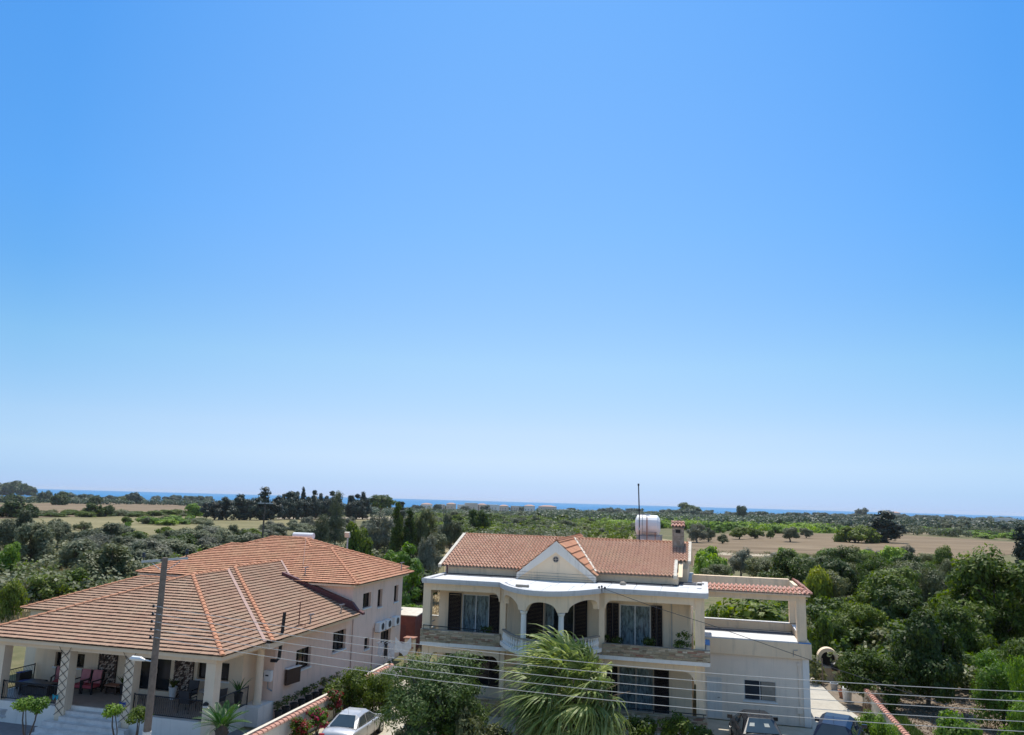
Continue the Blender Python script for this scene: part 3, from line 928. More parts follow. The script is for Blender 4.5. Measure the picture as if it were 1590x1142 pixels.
TREES = [
    ('olive',-88.1,86.4,-1.3,6.2,5.9,2.8,0,1,-1), ('olive',-110.1,104.2,-1.4,5.8,6.4,3.5,1,1,-1), ('olive',-119.7,123.0,-1.6,6.4,5.3,5.8,2,1,-1), 
    ('olivebrown',-63.4,72.6,-1.3,6.7,4.8,2.9,3,1,-1), ('olive',-76.7,81.8,-1.2,6.0,4.2,3.2,4,1,-1), ('olive',-102.0,113.6,-1.4,7.8,4.6,3.7,5,1,-1), 
    ('bushdark',-62.3,63.7,-1.4,3.9,2.6,1.2,6,2,-1), ('bushdark',-63.5,68.0,-1.4,3.1,2.7,3.2,7,2,-1), ('broadbright',-78.0,73.1,-1.2,3.0,4.0,4.0,8,0,-1), 
    ('bushyellow',-57.3,54.8,-1.6,2.3,3.4,5.0,9,0,-1), ('olive',-107.3,116.4,-1.5,5.7,4.1,4.3,10,1,1), 
    ('olivegrey',-101.2,144.1,-1.6,5.5,3.7,0.4,10,1,16), ('olive',-109.0,123.8,-1.5,5.6,3.7,2.8,10,1,3), ('olive',-86.5,130.1,-1.5,6.0,3.5,0.4,10,1,19), 
    ('olivegrey',-87.0,136.5,-1.5,5.7,3.5,6.0,10,1,22), ('olive',-99.2,153.5,-1.6,6.0,3.2,0.4,10,1,21), ('olive',-92.8,147.3,-1.6,6.6,3.6,1.2,10,1,23), 
    ('olivegrey',-103.7,149.9,-1.6,6.3,3.4,1.7,10,1,17), ('olive',-71.6,86.7,-1.2,5.9,3.6,5.4,10,1,8), ('olive',-76.9,90.8,-1.2,6.2,3.5,0.5,10,1,6), 
    ('olivegrey',-90.1,97.8,-1.3,6.0,3.8,2.3,10,1,0), ('olive',-79.4,105.4,-1.3,7.2,3.3,1.0,10,1,11), ('olive',-111.4,130.2,-1.6,7.0,4.2,1.2,10,1,5), 
    ('olivegrey',-83.7,118.5,-1.4,5.7,3.1,6.0,10,1,13), ('olive',-92.0,131.0,-1.5,7.3,3.3,0.1,10,1,15), ('olive',-92.6,109.6,-1.4,5.6,3.3,2.3,10,1,7), 
    ('olivegrey',-78.1,96.7,-1.3,7.3,4.2,2.6,10,1,9), ('olive',-108.3,153.4,-1.7,6.8,4.3,5.5,10,1,14), ('olive',-81.4,124.1,-1.4,7.0,3.8,2.8,10,1,20), 
    ('olivegrey',-99.0,161.0,-1.7,7.0,3.1,3.8,10,1,24), ('olive',-100.2,132.4,-1.5,6.9,3.7,3.9,10,1,10), ('olive',-95.4,140.8,-1.6,5.8,4.2,4.1,10,1,18), 
    ('olivegrey',-93.5,103.7,-1.4,7.2,4.1,4.5,10,1,2), ('olive',-93.7,124.8,-1.5,7.2,4.3,2.8,10,1,12), ('olive',-101.4,168.6,-1.7,6.9,3.8,1.9,10,1,40), 
    ('olivegrey',-116.1,134.9,-1.6,5.6,3.9,2.8,10,1,4), ('olive',-97.3,123.7,-1.5,6.0,3.5,3.9,11,3,3), ('broad',-98.0,147.3,-1.6,5.7,3.6,5.7,11,3,7), 
    ('broad',-85.5,113.0,-1.4,6.3,3.8,5.9,11,3,5), ('olive',-83.3,103.7,-1.3,6.2,3.6,4.5,11,3,2), ('broad',-96.9,115.4,-1.4,5.8,3.8,3.1,11,3,0), 
    ('broad',-107.8,128.4,-1.5,5.8,3.3,4.6,11,3,1), ('olive',-88.4,123.8,-1.4,6.4,3.9,1.7,11,3,6), ('broad',-104.3,134.6,-1.6,5.9,3.9,0.8,11,3,4), 
    ('broad',-89.3,141.8,-1.5,6.1,3.8,5.7,11,3,40), ('olive',-111.4,198.5,-1.9,7.8,3.9,6.3,12,1,1), ('olivegrey',-102.8,247.3,-2.2,6.1,4.6,1.6,12,1,18), 
    ('olive',-84.9,159.3,-1.6,5.8,4.2,4.3,12,1,4), ('olivegrey',-73.2,157.2,-1.6,7.9,3.8,3.2,12,1,10), ('olive',-86.6,193.5,-1.8,7.2,3.9,0.4,12,1,13), 
    ('olivegrey',-92.8,185.6,-1.8,6.9,3.8,1.2,12,1,7), ('olive',-95.4,213.8,-1.9,6.7,4.3,2.7,12,1,15), ('olivegrey',-107.5,180.0,-1.8,7.3,4.2,1.2,12,1,0), 
    ('olive',-76.7,176.0,-1.7,7.7,4.5,2.5,12,1,16), ('olivegrey',-75.8,168.4,-1.6,7.5,4.2,5.6,12,1,12), ('olive',-93.0,169.1,-1.7,7.1,3.9,5.9,12,1,2), 
    ('olivegrey',-99.9,197.8,-1.9,8.0,4.5,4.4,12,1,6), ('olive',-100.4,221.9,-2.0,6.5,3.7,1.2,12,1,11), 
    ('olivegrey',-124.9,228.6,-2.1,6.1,4.9,3.5,12,1,3), ('olive',-114.7,256.1,-2.2,7.8,3.8,3.0,12,1,14), 
    ('olivegrey',-119.4,246.0,-2.2,7.9,4.2,3.3,12,1,9), ('olive',-105.2,211.2,-2.0,7.3,4.0,0.1,12,1,8), 
    ('olivegrey',-92.3,234.1,-2.0,6.8,4.9,4.5,12,1,40), ('olive',-80.2,185.4,-1.7,5.8,4.5,2.9,12,1,17), 
    ('olivegrey',-117.3,231.6,-2.1,6.6,4.5,2.9,12,1,5), ('broad',-189.6,223.1,-2.3,3.7,3.0,1.6,13,0,-1), 
    ('bushbright',-165.1,194.5,-2.1,2.3,2.2,3.7,14,0,-1), ('mounddark',-266.6,292.7,-3.0,9.3,5.4,2.6,15,0,-1), 
    ('mounddark',-265.0,297.4,-3.0,7.1,4.9,4.9,16,0,-1), ('mounddark',-270.9,254.6,-2.8,11.5,5.9,3.3,17,0,-1), 
    ('mounddark',-268.6,260.4,-2.8,8.5,4.9,6.3,18,0,-1), ('mounddark',-546.0,558.1,-5.3,15.8,9.7,6.0,19,0,-1), 
    ('mounddark',-1396.5,1290.0,-11.0,55.9,28.9,4.6,20,0,-1), ('mounddark',-1435.7,1377.6,-11.0,36.7,23.6,1.5,21,0,-1), 
    ('fardark',-634.0,753.6,-6.6,17.8,13.8,0.7,22,0,-1), ('mounddark',-541.5,594.3,-5.5,13.0,8.2,5.6,23,0,-1), 
    ('bushbright',-235.5,320.3,-3.0,8.6,6.3,4.9,24,0,-1), ('bush',-169.4,182.3,-2.0,5.1,2.5,3.9,25,0,-1), ('bush',-208.1,265.6,-2.6,7.1,2.2,3.7,26,4,4), 
    ('bushbright',-184.4,245.4,-2.4,5.6,2.0,6.2,26,4,10), ('bush',-176.2,244.9,-2.4,5.1,1.9,1.7,26,4,40), 
    ('bushbright',-192.1,247.7,-2.4,5.3,2.2,0.5,26,4,6), ('bush',-194.1,238.2,-2.4,6.7,2.3,2.3,26,4,2), 
    ('bushbright',-209.5,272.1,-2.6,6.0,2.4,5.3,26,4,8), ('bush',-187.2,255.8,-2.5,7.3,2.0,2.7,26,4,13), 
    ('bushbright',-186.9,235.2,-2.4,6.1,2.3,6.2,26,4,3), ('bush',-202.8,261.5,-2.5,5.3,2.5,0.5,26,4,7), 
    ('bushbright',-198.6,243.6,-2.4,6.5,2.4,1.9,26,4,1), ('bush',-209.9,257.4,-2.6,7.2,2.4,1.8,26,4,0), 
    ('bushbright',-199.2,268.6,-2.6,5.3,2.4,3.6,26,4,11), ('bush',-193.6,268.8,-2.6,7.4,2.0,2.0,26,4,14), 
    ('bushbright',-180.7,232.2,-2.3,7.7,2.0,2.3,26,4,5), ('bush',-190.8,260.2,-2.5,7.5,2.2,1.1,26,4,12), 
    ('bushbright',-194.2,253.8,-2.5,6.7,2.6,4.1,26,4,9), ('bush',-285.2,377.1,-3.4,10.3,2.7,0.5,27,5,18), 
    ('bushdark',-274.7,278.9,-2.9,12.4,1.7,4.0,27,5,3), ('bush',-280.6,349.2,-3.3,8.3,2.7,3.3,27,5,15), 
    ('bushdark',-270.7,352.4,-3.2,9.0,3.0,4.2,27,5,17), ('bush',-272.0,319.4,-3.1,11.3,2.6,5.8,27,5,10), 
    ('bushdark',-268.6,333.2,-3.2,11.3,2.7,2.6,27,5,14), ('bush',-291.0,332.5,-3.2,11.4,3.0,2.4,27,5,9), 
    ('bushdark',-294.3,307.5,-3.1,9.6,2.0,6.1,27,5,4), ('bush',-292.2,294.4,-3.1,7.7,2.5,4.9,27,5,2), ('bushdark',-300.4,315.2,-3.2,9.8,2.4,5.7,27,5,5), 
    ('bush',-301.4,301.2,-3.1,8.1,1.9,1.5,27,5,1), ('bushdark',-259.4,310.8,-3.0,9.9,2.0,5.6,27,5,13), ('bush',-268.7,371.6,-3.3,10.3,2.9,3.0,27,5,20), 
    ('bushdark',-275.3,310.6,-3.1,10.1,2.0,6.2,27,5,8), ('bush',-286.6,284.1,-3.0,9.2,2.7,4.5,27,5,0), ('bushdark',-265.3,286.4,-2.9,10.1,2.5,6.2,27,5,6), 
    ('bush',-278.0,300.7,-3.0,7.9,2.7,0.0,27,5,7), ('bushdark',-287.9,341.9,-3.3,12.0,2.0,1.9,27,5,11), ('bush',-257.6,344.3,-3.2,7.1,2.1,4.5,27,5,19), 
    ('bushdark',-281.1,335.6,-3.2,9.0,2.1,4.2,27,5,12), ('bush',-257.9,361.3,-3.2,11.3,2.1,5.2,27,5,40), 
    ('bushdark',-282.1,359.2,-3.3,9.4,2.8,3.7,27,5,16), ('olive',-822.2,778.3,-7.5,13.3,5.4,2.5,28,6,2), 
    ('mounddark',-596.0,560.8,-5.6,15.4,6.5,4.1,28,6,1), ('olive',-856.6,914.5,-8.3,15.3,5.0,2.5,28,6,5), 
    ('mounddark',-811.4,1038.0,-8.7,16.9,5.1,2.1,28,6,11), ('olive',-706.7,741.1,-6.8,12.8,6.1,3.2,28,6,4), 
    ('mounddark',-903.5,1034.6,-9.0,16.0,5.4,4.5,28,6,6), ('olive',-997.3,1404.9,-11.0,17.7,7.5,1.2,28,6,40), 
    ('mounddark',-894.7,1234.2,-9.9,13.6,5.2,1.5,28,6,14), ('olive',-735.2,852.8,-7.5,14.6,7.8,2.3,28,6,8), 
    ('mounddark',-936.4,1265.8,-10.2,16.5,6.7,1.7,28,6,13), ('olive',-856.2,1109.7,-9.2,13.0,7.5,1.8,28,6,12), 
    ('mounddark',-682.6,790.9,-7.0,13.5,6.6,0.5,28,6,7), ('olive',-986.9,1187.2,-10.1,17.4,7.2,2.4,28,6,10), 
    ('mounddark',-695.9,812.8,-7.1,12.1,5.6,2.9,28,6,9), ('olive',-767.5,742.0,-7.1,16.6,5.5,3.3,28,6,3), 
    ('mounddark',-656.2,608.9,-6.0,13.2,7.9,3.8,28,6,0), ('coniferbroad',-212.2,303.1,-2.8,11.5,8.8,3.0,29,7,-1), 
    ('coniferbroad',-209.6,308.9,-2.8,12.3,9.8,2.6,30,7,-1), ('conifer',-207.1,314.6,-2.8,10.1,12.2,3.9,31,7,-1), 
    ('coniferbroad',-204.7,319.8,-2.8,12.6,10.9,4.3,32,7,-1), ('conifer',-202.0,326.1,-2.9,11.0,14.7,4.8,33,7,-1), 
    ('coniferbroad',-200.2,330.0,-2.9,11.1,10.9,4.7,34,7,-1), ('cypress',-210.3,357.5,-3.1,4.6,12.4,3.0,35,8,0), 
    ('cypress',-208.7,361.7,-3.1,7.4,16.5,6.2,36,8,-1), ('cypress',-207.2,365.6,-3.1,4.0,14.0,5.3,35,8,1), 
    ('cypress',-205.8,369.2,-3.1,3.4,16.1,5.4,37,8,-1), ('cypress',-204.4,372.8,-3.1,5.5,13.5,2.6,35,8,2), 
    ('cypress',-203.0,376.5,-3.1,4.8,15.0,2.7,35,8,3), ('cypress',-201.5,380.7,-3.2,4.2,13.4,3.5,35,8,4), 
    ('cypress',-200.0,384.5,-3.2,4.2,14.5,5.7,35,8,5), ('cypress',-198.5,388.4,-3.2,5.7,15.0,3.3,35,8,6), 
    ('cypress',-197.0,392.3,-3.2,5.7,13.4,3.3,35,8,40), ('coniferbroad',-203.3,347.5,-3.0,9.0,10.8,2.7,38,9,0), 
    ('coniferbroad',-201.2,352.6,-3.0,9.8,12.2,5.7,38,9,1), ('coniferbroad',-198.8,358.6,-3.0,9.9,11.0,2.0,38,9,2), 
    ('coniferbroad',-196.0,365.5,-3.1,10.1,11.9,0.3,38,9,3), ('coniferbroad',-193.3,372.3,-3.1,10.2,12.0,4.6,38,9,4), 
    ('coniferbroad',-191.0,378.0,-3.1,9.6,11.2,5.7,38,9,5), ('coniferbroad',-185.8,390.8,-3.2,10.6,11.5,4.6,38,9,6), 
    ('coniferbroad',-183.6,396.6,-3.2,10.0,10.9,3.8,38,9,40), ('cypress',-193.5,401.8,-3.3,5.5,15.4,4.7,39,8,-1), 
    ('cypress',-191.9,406.1,-3.3,5.5,13.8,1.9,40,8,-1), ('cypress',-190.3,410.3,-3.3,5.2,15.0,3.7,41,8,-1), 
    ('dome',-208.3,476.8,-3.7,19.7,13.9,0.4,42,0,-1), ('cypress',-166.8,409.0,-3.2,6.6,12.2,0.8,43,0,-1), 
    ('casuarina',-67.4,134.0,-1.4,4.8,11.2,2.8,44,0,-1), ('casuarina',-65.1,123.9,-1.4,3.6,8.4,3.2,45,0,-1), 
    ('cypressdark',-47.4,115.6,-1.3,2.6,10.5,2.5,46,0,-1), ('cypressdark',-45.7,116.3,-1.3,2.9,9.3,0.3,47,0,-1), 
    ('olivebrown',-45.0,119.8,-1.3,4.6,8.8,4.4,48,0,-1), ('olivegrey',-32.4,89.3,-1.4,3.1,6.8,3.3,49,0,-1), ('mango',-29.8,74.3,-1.6,6.0,6.5,1.5,50,0,-1), 
    ('broad',-46.6,99.6,-1.2,3.7,7.0,1.9,51,0,-1), ('olivegrey',-56.1,128.3,-1.4,6.8,7.5,2.5,52,1,-1), ('olive',-47.4,142.3,-1.4,5.4,7.2,1.5,53,0,-1), 
    ('broad',-67.3,230.4,-2.0,8.0,8.4,0.4,54,0,-1), ('olive',-52.0,299.7,-2.4,7.3,5.1,1.4,55,10,13), ('broad',-60.1,403.9,-3.0,8.7,3.8,5.0,56,10,13), 
    ('broad',-114.0,328.6,-2.6,8.8,3.6,1.5,57,10,2), ('olive',-126.4,437.0,-3.3,6.2,5.3,5.1,55,10,5), ('broad',-113.3,439.6,-3.3,7.8,3.7,0.2,56,10,6), 
    ('broad',-62.1,601.8,-4.2,7.5,5.4,6.1,57,10,40), ('olive',-129.8,554.7,-4.0,6.9,5.3,5.6,55,10,11), ('broad',-85.5,264.9,-2.2,7.1,4.5,1.1,56,10,2), 
    ('broad',-99.8,311.0,-2.5,6.6,5.3,0.3,57,10,3), ('olive',-98.7,279.9,-2.3,6.9,5.3,5.5,55,10,0), ('broad',-114.8,721.3,-5.0,8.1,5.4,2.8,56,10,12), 
    ('broad',-162.0,447.4,-3.4,6.9,5.0,1.2,57,10,1), ('olive',-151.5,461.6,-3.5,8.0,5.1,2.3,55,10,2), ('broad',-112.7,571.7,-4.1,6.9,5.4,4.2,56,10,10), 
    ('broad',-93.9,316.9,-2.5,6.3,5.5,2.8,57,10,6), ('olive',-83.0,384.1,-2.9,6.1,4.7,1.8,55,10,12), ('broad',-84.1,276.2,-2.3,6.3,4.1,4.8,56,10,4), 
    ('broad',-138.2,450.6,-3.4,7.6,4.0,5.6,57,10,5), ('olive',-72.9,307.5,-2.4,7.2,5.4,3.1,55,10,10), ('broad',-88.3,490.7,-3.6,8.0,5.1,3.2,56,10,11), 
    ('broad',-64.6,289.5,-2.3,8.1,4.6,6.0,57,10,9), ('olive',-116.4,375.4,-2.9,8.3,5.1,5.0,55,10,4), ('broad',-110.9,357.9,-2.8,6.7,4.7,3.1,56,10,3), 
    ('broad',-114.1,303.1,-2.5,8.1,4.7,5.5,57,10,0), ('olive',-169.3,515.2,-3.8,6.0,4.5,2.7,55,10,1), ('broad',-122.9,504.4,-3.7,8.4,3.7,5.7,56,10,7), 
    ('broad',-85.6,632.7,-4.4,6.4,4.2,0.3,57,10,12), ('olive',-92.7,326.2,-2.6,7.6,4.1,3.7,55,10,6), ('broad',-93.1,259.8,-2.2,6.5,4.1,1.0,56,10,0), 
    ('broad',-51.5,310.8,-2.4,8.4,3.7,2.6,57,10,11), ('olive',-138.8,517.1,-3.8,8.9,3.7,3.1,55,10,8), ('broad',-121.5,357.3,-2.8,8.2,3.7,1.5,56,10,1), 
    ('broad',-85.2,805.2,-5.5,7.2,4.2,2.7,57,10,13), ('olive',-27.2,365.6,-2.7,8.2,4.0,1.6,55,10,40), ('broad',-114.9,549.7,-4.0,7.4,5.4,2.3,56,10,9), 
    ('broad',-154.8,811.7,-5.6,7.2,4.8,0.4,57,10,10), ('olive',-85.1,309.5,-2.5,8.6,4.7,5.6,55,10,7), ('broad',-102.7,433.6,-3.2,8.5,4.3,4.9,56,10,8), 
    ('broad',-130.1,410.8,-3.2,6.5,4.6,1.0,57,10,4), ('olive',-153.7,479.2,-3.6,7.4,4.2,2.8,55,10,3), ('broad',-29.8,396.1,-2.9,8.6,4.0,2.4,56,10,40), 
    ('broad',-128.6,478.3,-3.6,6.1,4.0,1.6,57,10,8), ('olive',-68.4,264.3,-2.2,8.2,4.1,2.3,55,10,9), ('broad',-79.2,294.0,-2.4,8.2,5.3,0.1,56,10,5), 
    ('broad',-116.2,412.4,-3.2,6.2,5.3,2.0,57,10,7), ('olive',-60.8,429.4,-3.2,6.2,4.3,1.5,55,10,14), ('olivebrown',-58.5,264.7,-2.2,6.1,3.2,4.4,58,11,2), 
    ('bush',-56.6,242.8,-2.0,6.3,3.2,1.3,58,11,1), ('olive',-54.4,272.9,-2.2,6.7,3.3,1.8,58,11,4), ('olivebrown',-60.2,282.0,-2.3,5.1,3.0,4.0,58,11,3), 
    ('bush',-41.1,253.6,-2.1,7.0,3.4,4.2,58,11,7), ('olive',-26.8,323.2,-2.5,6.4,3.8,6.0,58,11,12), ('olivebrown',-46.1,313.3,-2.5,5.9,3.5,0.4,58,11,9), 
    ('bush',-51.1,286.9,-2.3,5.3,3.5,3.0,58,11,6), ('olive',-36.7,279.0,-2.2,6.4,3.0,2.5,58,11,10), ('olivebrown',-47.1,264.2,-2.2,5.9,3.4,1.6,58,11,5), 
    ('bush',-73.5,253.6,-2.1,6.8,3.7,1.6,58,11,0), ('olive',-23.4,311.8,-2.4,6.2,4.1,4.8,58,11,40), ('olivebrown',-39.9,269.6,-2.2,5.8,3.5,1.7,58,11,8), 
    ('bush',-27.1,263.6,-2.1,5.8,4.1,0.2,58,11,11), ('olive',-57.1,155.7,-1.5,5.0,4.0,6.1,59,12,0), ('olivegrey',-71.3,194.2,-1.8,4.8,4.5,1.5,59,12,1), 
    ('olive',-67.3,188.7,-1.7,5.2,4.5,3.4,59,12,3), ('olivegrey',-52.8,152.5,-1.5,5.8,5.0,2.1,59,12,4), ('olive',-45.2,126.4,-1.3,5.0,4.6,4.4,59,12,2), 
    ('olivegrey',-69.0,203.6,-1.8,5.4,4.2,3.5,59,12,40), ('olivegrey',-2.0,251.6,-2.0,8.1,5.6,2.3,60,0,-1), ('olive',1.6,259.7,-2.0,5.0,4.1,1.8,61,0,-1), 
    ('olivebrown',5.6,248.3,-1.9,3.6,2.9,4.7,62,0,-1), ('broad',12.6,291.8,-2.1,7.4,4.6,3.4,63,0,-1), ('broad',18.7,303.5,-2.1,6.3,4.0,1.5,64,0,-1), 
    ('broad',24.6,308.6,-2.1,3.4,3.1,1.6,65,0,-1), ('olive',29.0,282.2,-1.9,7.5,5.2,2.0,66,0,-1), ('olive',39.9,328.7,-2.1,5.6,3.8,1.1,67,0,-1), 
    ('mound',52.5,295.6,-1.8,15.0,5.4,3.2,68,0,-1), ('conifer',64.1,305.0,-1.8,14.4,11.9,0.8,69,0,-1), ('fardark',41.6,887.6,-5.1,12.8,16.1,0.4,70,0,-1), 
    ('broaddark',48.2,519.1,-3.0,4.9,5.6,0.4,71,0,-1), ('mounddark',-19.2,1126.8,-7.0,36.7,17.2,0.6,72,0,-1), 
    ('fardark',275.4,1491.4,-6.2,25.4,18.2,4.4,73,0,-1), ('conifer',49.8,141.5,-1.2,4.1,8.7,0.7,74,0,-1), 
    ('orchard',18.2,393.0,-2.6,7.0,3.1,5.4,75,13,-1), ('orchard',-1.6,456.0,-3.1,7.6,3.4,4.5,75,13,-1), ('orchard',-1.5,387.2,-2.7,6.7,3.3,4.8,75,13,-1), 
    ('orchard',59.2,419.2,-2.4,7.1,3.4,4.4,75,13,-1), ('orchard',34.9,394.5,-2.5,7.6,3.1,2.4,75,13,-1), ('orchard',-16.0,760.4,-4.9,7.2,3.9,6.1,75,13,-1), 
    ('orchard',16.6,433.2,-2.8,6.8,3.8,6.2,75,13,-1), ('orchard',-27.0,707.6,-4.7,6.6,3.7,6.2,75,13,-1), 
    ('orchard',-19.3,511.4,-3.5,6.0,3.5,3.0,75,13,-1), ('orchard',15.4,573.1,-3.6,7.6,3.8,1.8,75,13,-1), ('orchard',12.6,409.1,-2.7,7.1,3.7,0.9,75,13,-1), 
    ('orchard',-15.7,668.0,-4.4,7.9,3.2,3.1,75,13,-1), ('orchard',-25.9,403.5,-2.9,6.3,3.6,1.7,75,13,-1), 
    ('orchard',15.1,603.2,-3.8,6.1,3.1,5.6,75,13,-1), ('orchard',8.0,736.9,-4.6,6.4,3.4,6.3,75,13,-1), ('orchard',29.2,535.2,-3.3,7.6,3.4,0.4,75,13,-1), 
    ('orchard',31.2,441.0,-2.8,7.2,3.2,5.9,75,13,-1), ('orchard',16.6,375.5,-2.5,7.5,3.2,0.2,75,13,-1), ('orchard',-16.5,656.5,-4.3,6.2,3.3,4.7,75,13,-1), 
    ('orchard',5.0,461.6,-3.1,6.0,3.2,6.0,75,13,-1), ('orchard',-27.5,414.6,-3.0,7.6,3.7,4.6,75,13,-1), ('orchard',60.2,437.2,-2.5,8.0,3.1,6.0,75,13,-1), 
    ('orchard',-5.1,502.7,-3.4,6.7,3.6,5.1,75,13,-1), ('orchard',10.4,424.1,-2.8,6.7,3.2,5.7,75,13,-1), ('orchard',10.1,725.4,-4.5,6.7,3.7,1.3,75,13,-1), 
    ('orchard',60.5,513.9,-2.9,7.4,3.2,0.7,75,13,-1), ('orchard',32.2,544.6,-3.3,6.6,3.5,6.0,75,13,-1), ('orchard',5.2,384.1,-2.6,6.2,3.9,2.7,75,13,-1), 
    ('orchard',-12.6,553.2,-3.7,7.3,3.9,2.0,75,13,-1), ('orchard',-10.9,509.9,-3.5,8.0,3.1,4.0,75,13,-1), 
    ('orchard',-5.8,412.2,-2.9,7.8,3.8,4.0,75,13,-1), ('orchard',27.9,468.4,-2.9,6.2,3.8,4.3,75,13,-1), ('orchard',19.9,425.9,-2.8,6.8,3.4,1.4,75,13,-1), 
    ('orchard',39.9,480.1,-2.9,7.0,3.0,3.9,75,13,-1), ('orchard',20.4,450.4,-2.9,7.2,3.8,0.9,75,13,-1), ('orchard',76.2,653.1,-3.5,7.5,3.9,2.5,75,13,-1), 
    ('orchard',103.7,588.9,-2.9,6.5,3.8,4.1,75,13,-1), ('orchard',70.4,430.2,-2.4,7.6,3.5,6.2,75,13,-1), ('orchard',76.4,573.9,-3.1,7.1,3.8,1.2,75,13,-1), 
    ('orchard',1.3,411.8,-2.8,6.2,3.5,4.9,75,13,-1), ('orchard',36.4,646.0,-3.8,7.6,3.8,4.8,75,13,-1), ('orchard',18.4,733.7,-4.5,6.1,3.3,5.4,75,13,-1), 
    ('orchard',-10.8,494.7,-3.4,7.7,3.6,5.7,75,13,-1), ('orchard',68.3,457.7,-2.5,6.4,3.6,2.7,75,13,-1), 
    ('orchard',-31.8,487.4,-3.4,6.6,3.6,1.8,75,13,-1), ('orchard',36.4,434.4,-2.7,6.4,3.1,4.4,75,13,-1), ('orchard',50.7,592.7,-3.4,6.4,3.9,4.3,75,13,-1), 
    ('orchard',71.8,618.4,-3.4,6.6,3.4,0.9,75,13,-1), ('orchard',50.5,556.8,-3.2,7.6,3.4,2.9,75,13,-1), ('orchard',8.0,401.3,-2.7,6.5,3.5,1.8,75,13,-1), 
    ('orchard',68.4,474.2,-2.6,6.9,3.8,2.4,75,13,-1), ('orchard',57.6,489.2,-2.8,6.9,3.1,2.6,75,13,-1), ('orchard',1.8,487.8,-3.2,7.9,3.3,4.4,75,13,-1), 
    ('orchard',26.2,717.3,-4.3,7.8,3.2,2.6,75,13,-1), ('orchard',6.9,368.8,-2.6,7.7,3.5,3.4,75,13,-1), ('orchard',-22.6,489.7,-3.4,6.8,3.6,4.2,75,13,-1), 
    ('orchard',48.6,533.3,-3.1,6.7,3.4,2.0,75,13,-1), ('orchard',47.8,476.8,-2.8,7.9,3.9,6.2,75,13,-1), ('orchard',18.2,694.7,-4.3,6.8,3.7,0.5,75,13,-1), 
    ('orchard',-10.2,396.7,-2.8,7.2,3.7,1.6,75,13,-1), ('orchard',60.0,448.0,-2.6,7.5,3.1,2.9,75,13,-1), ('orchard',67.8,410.3,-2.3,6.0,3.3,3.4,75,13,-1), 
    ('orchard',-19.8,430.5,-3.1,6.6,3.7,1.6,75,13,-1), ('orchard',-6.0,473.0,-3.2,7.1,3.4,5.3,75,13,-1), ('orchard',33.0,384.4,-2.4,7.9,3.4,0.1,75,13,-1), 
    ('orchard',51.4,444.6,-2.6,6.3,3.5,0.2,75,13,-1), ('orchard',-21.2,524.3,-3.6,7.9,3.6,5.3,75,13,-1), 
    ('orchard',-26.3,460.1,-3.3,6.2,3.2,0.7,75,13,-1), ('orchard',24.2,434.2,-2.8,7.8,3.9,3.6,75,13,-1), ('orchard',18.8,583.7,-3.6,7.5,3.2,2.3,75,13,-1), 
    ('orchard',20.3,495.6,-3.2,6.7,3.4,2.8,75,13,-1), ('orchard',-22.4,421.4,-3.0,7.1,3.4,1.4,75,13,-1), ('orchard',5.7,474.5,-3.2,6.5,3.7,3.1,75,13,-1), 
    ('orchard',10.9,437.9,-2.9,6.7,3.3,3.8,75,13,-1), ('olive',350.6,1186.2,-4.2,9.5,5.3,4.7,76,14,21), ('olive',332.7,1437.6,-5.5,8.8,4.9,5.0,76,14,2), 
    ('olive',165.2,599.3,-2.6,9.2,4.9,4.3,76,14,13), ('olive',415.9,1284.0,-4.4,8.9,5.7,5.0,76,14,31), ('olive',257.2,858.7,-3.3,10.8,5.5,0.1,76,14,23), 
    ('olive',251.5,750.0,-2.9,9.7,4.5,4.6,76,14,34), ('olive',194.2,706.3,-2.9,10.9,5.9,0.5,76,14,12), ('olive',333.5,1048.9,-3.8,10.2,5.1,2.8,76,14,28), 
    ('olive',172.2,654.6,-2.8,8.2,4.7,5.2,76,14,8), ('olive',266.0,873.7,-3.3,8.3,4.7,1.9,76,14,24), ('olive',319.1,944.7,-3.4,10.8,4.8,2.6,76,14,40), 
    ('olive',180.5,625.1,-2.6,8.4,5.8,3.0,76,14,16), ('olive',192.0,840.2,-3.5,9.1,5.5,5.8,76,14,1), ('olive',173.2,638.4,-2.7,8.3,5.6,1.1,76,14,10), 
    ('olive',431.1,1460.0,-5.0,9.0,4.8,2.2,76,14,20), ('olive',261.4,884.2,-3.4,9.2,5.4,5.3,76,14,22), ('olive',206.0,768.9,-3.1,9.4,6.0,2.1,76,14,9), 
    ('olive',445.5,1444.7,-4.9,8.8,5.6,3.6,76,14,25), ('olive',380.0,1176.2,-4.1,10.2,5.2,3.9,76,14,30), ('olive',358.2,1076.2,-3.8,9.5,4.8,4.7,76,14,33), 
    ('olive',240.2,1012.4,-4.0,10.5,4.5,4.4,76,14,3), ('olive',247.5,845.1,-3.3,9.0,4.7,6.0,76,14,18), ('olive',214.7,680.2,-2.7,8.3,5.7,1.4,76,14,26), 
    ('olive',193.8,778.9,-3.2,9.8,4.7,4.8,76,14,6), ('olive',176.4,599.6,-2.5,10.8,5.5,2.3,76,14,19), ('olive',263.6,781.5,-3.0,8.9,5.8,4.6,76,14,36), 
    ('olive',300.6,1169.8,-4.4,8.1,5.3,1.6,76,14,7), ('olive',195.0,810.2,-3.4,8.8,4.9,1.7,76,14,4), ('olive',280.5,859.8,-3.2,9.6,5.6,3.4,76,14,32), 
    ('olive',451.8,1423.2,-4.8,8.2,5.9,2.3,76,14,27), ('olive',289.0,1034.6,-3.9,10.2,5.9,3.2,76,14,14), ('olive',325.9,1113.2,-4.0,8.7,5.9,0.7,76,14,17), 
    ('olive',280.6,834.6,-3.1,8.2,5.8,0.6,76,14,35), ('olive',164.1,719.1,-3.1,10.9,5.5,5.4,76,14,0), ('olive',298.8,938.9,-3.4,8.2,5.3,1.2,76,14,29), 
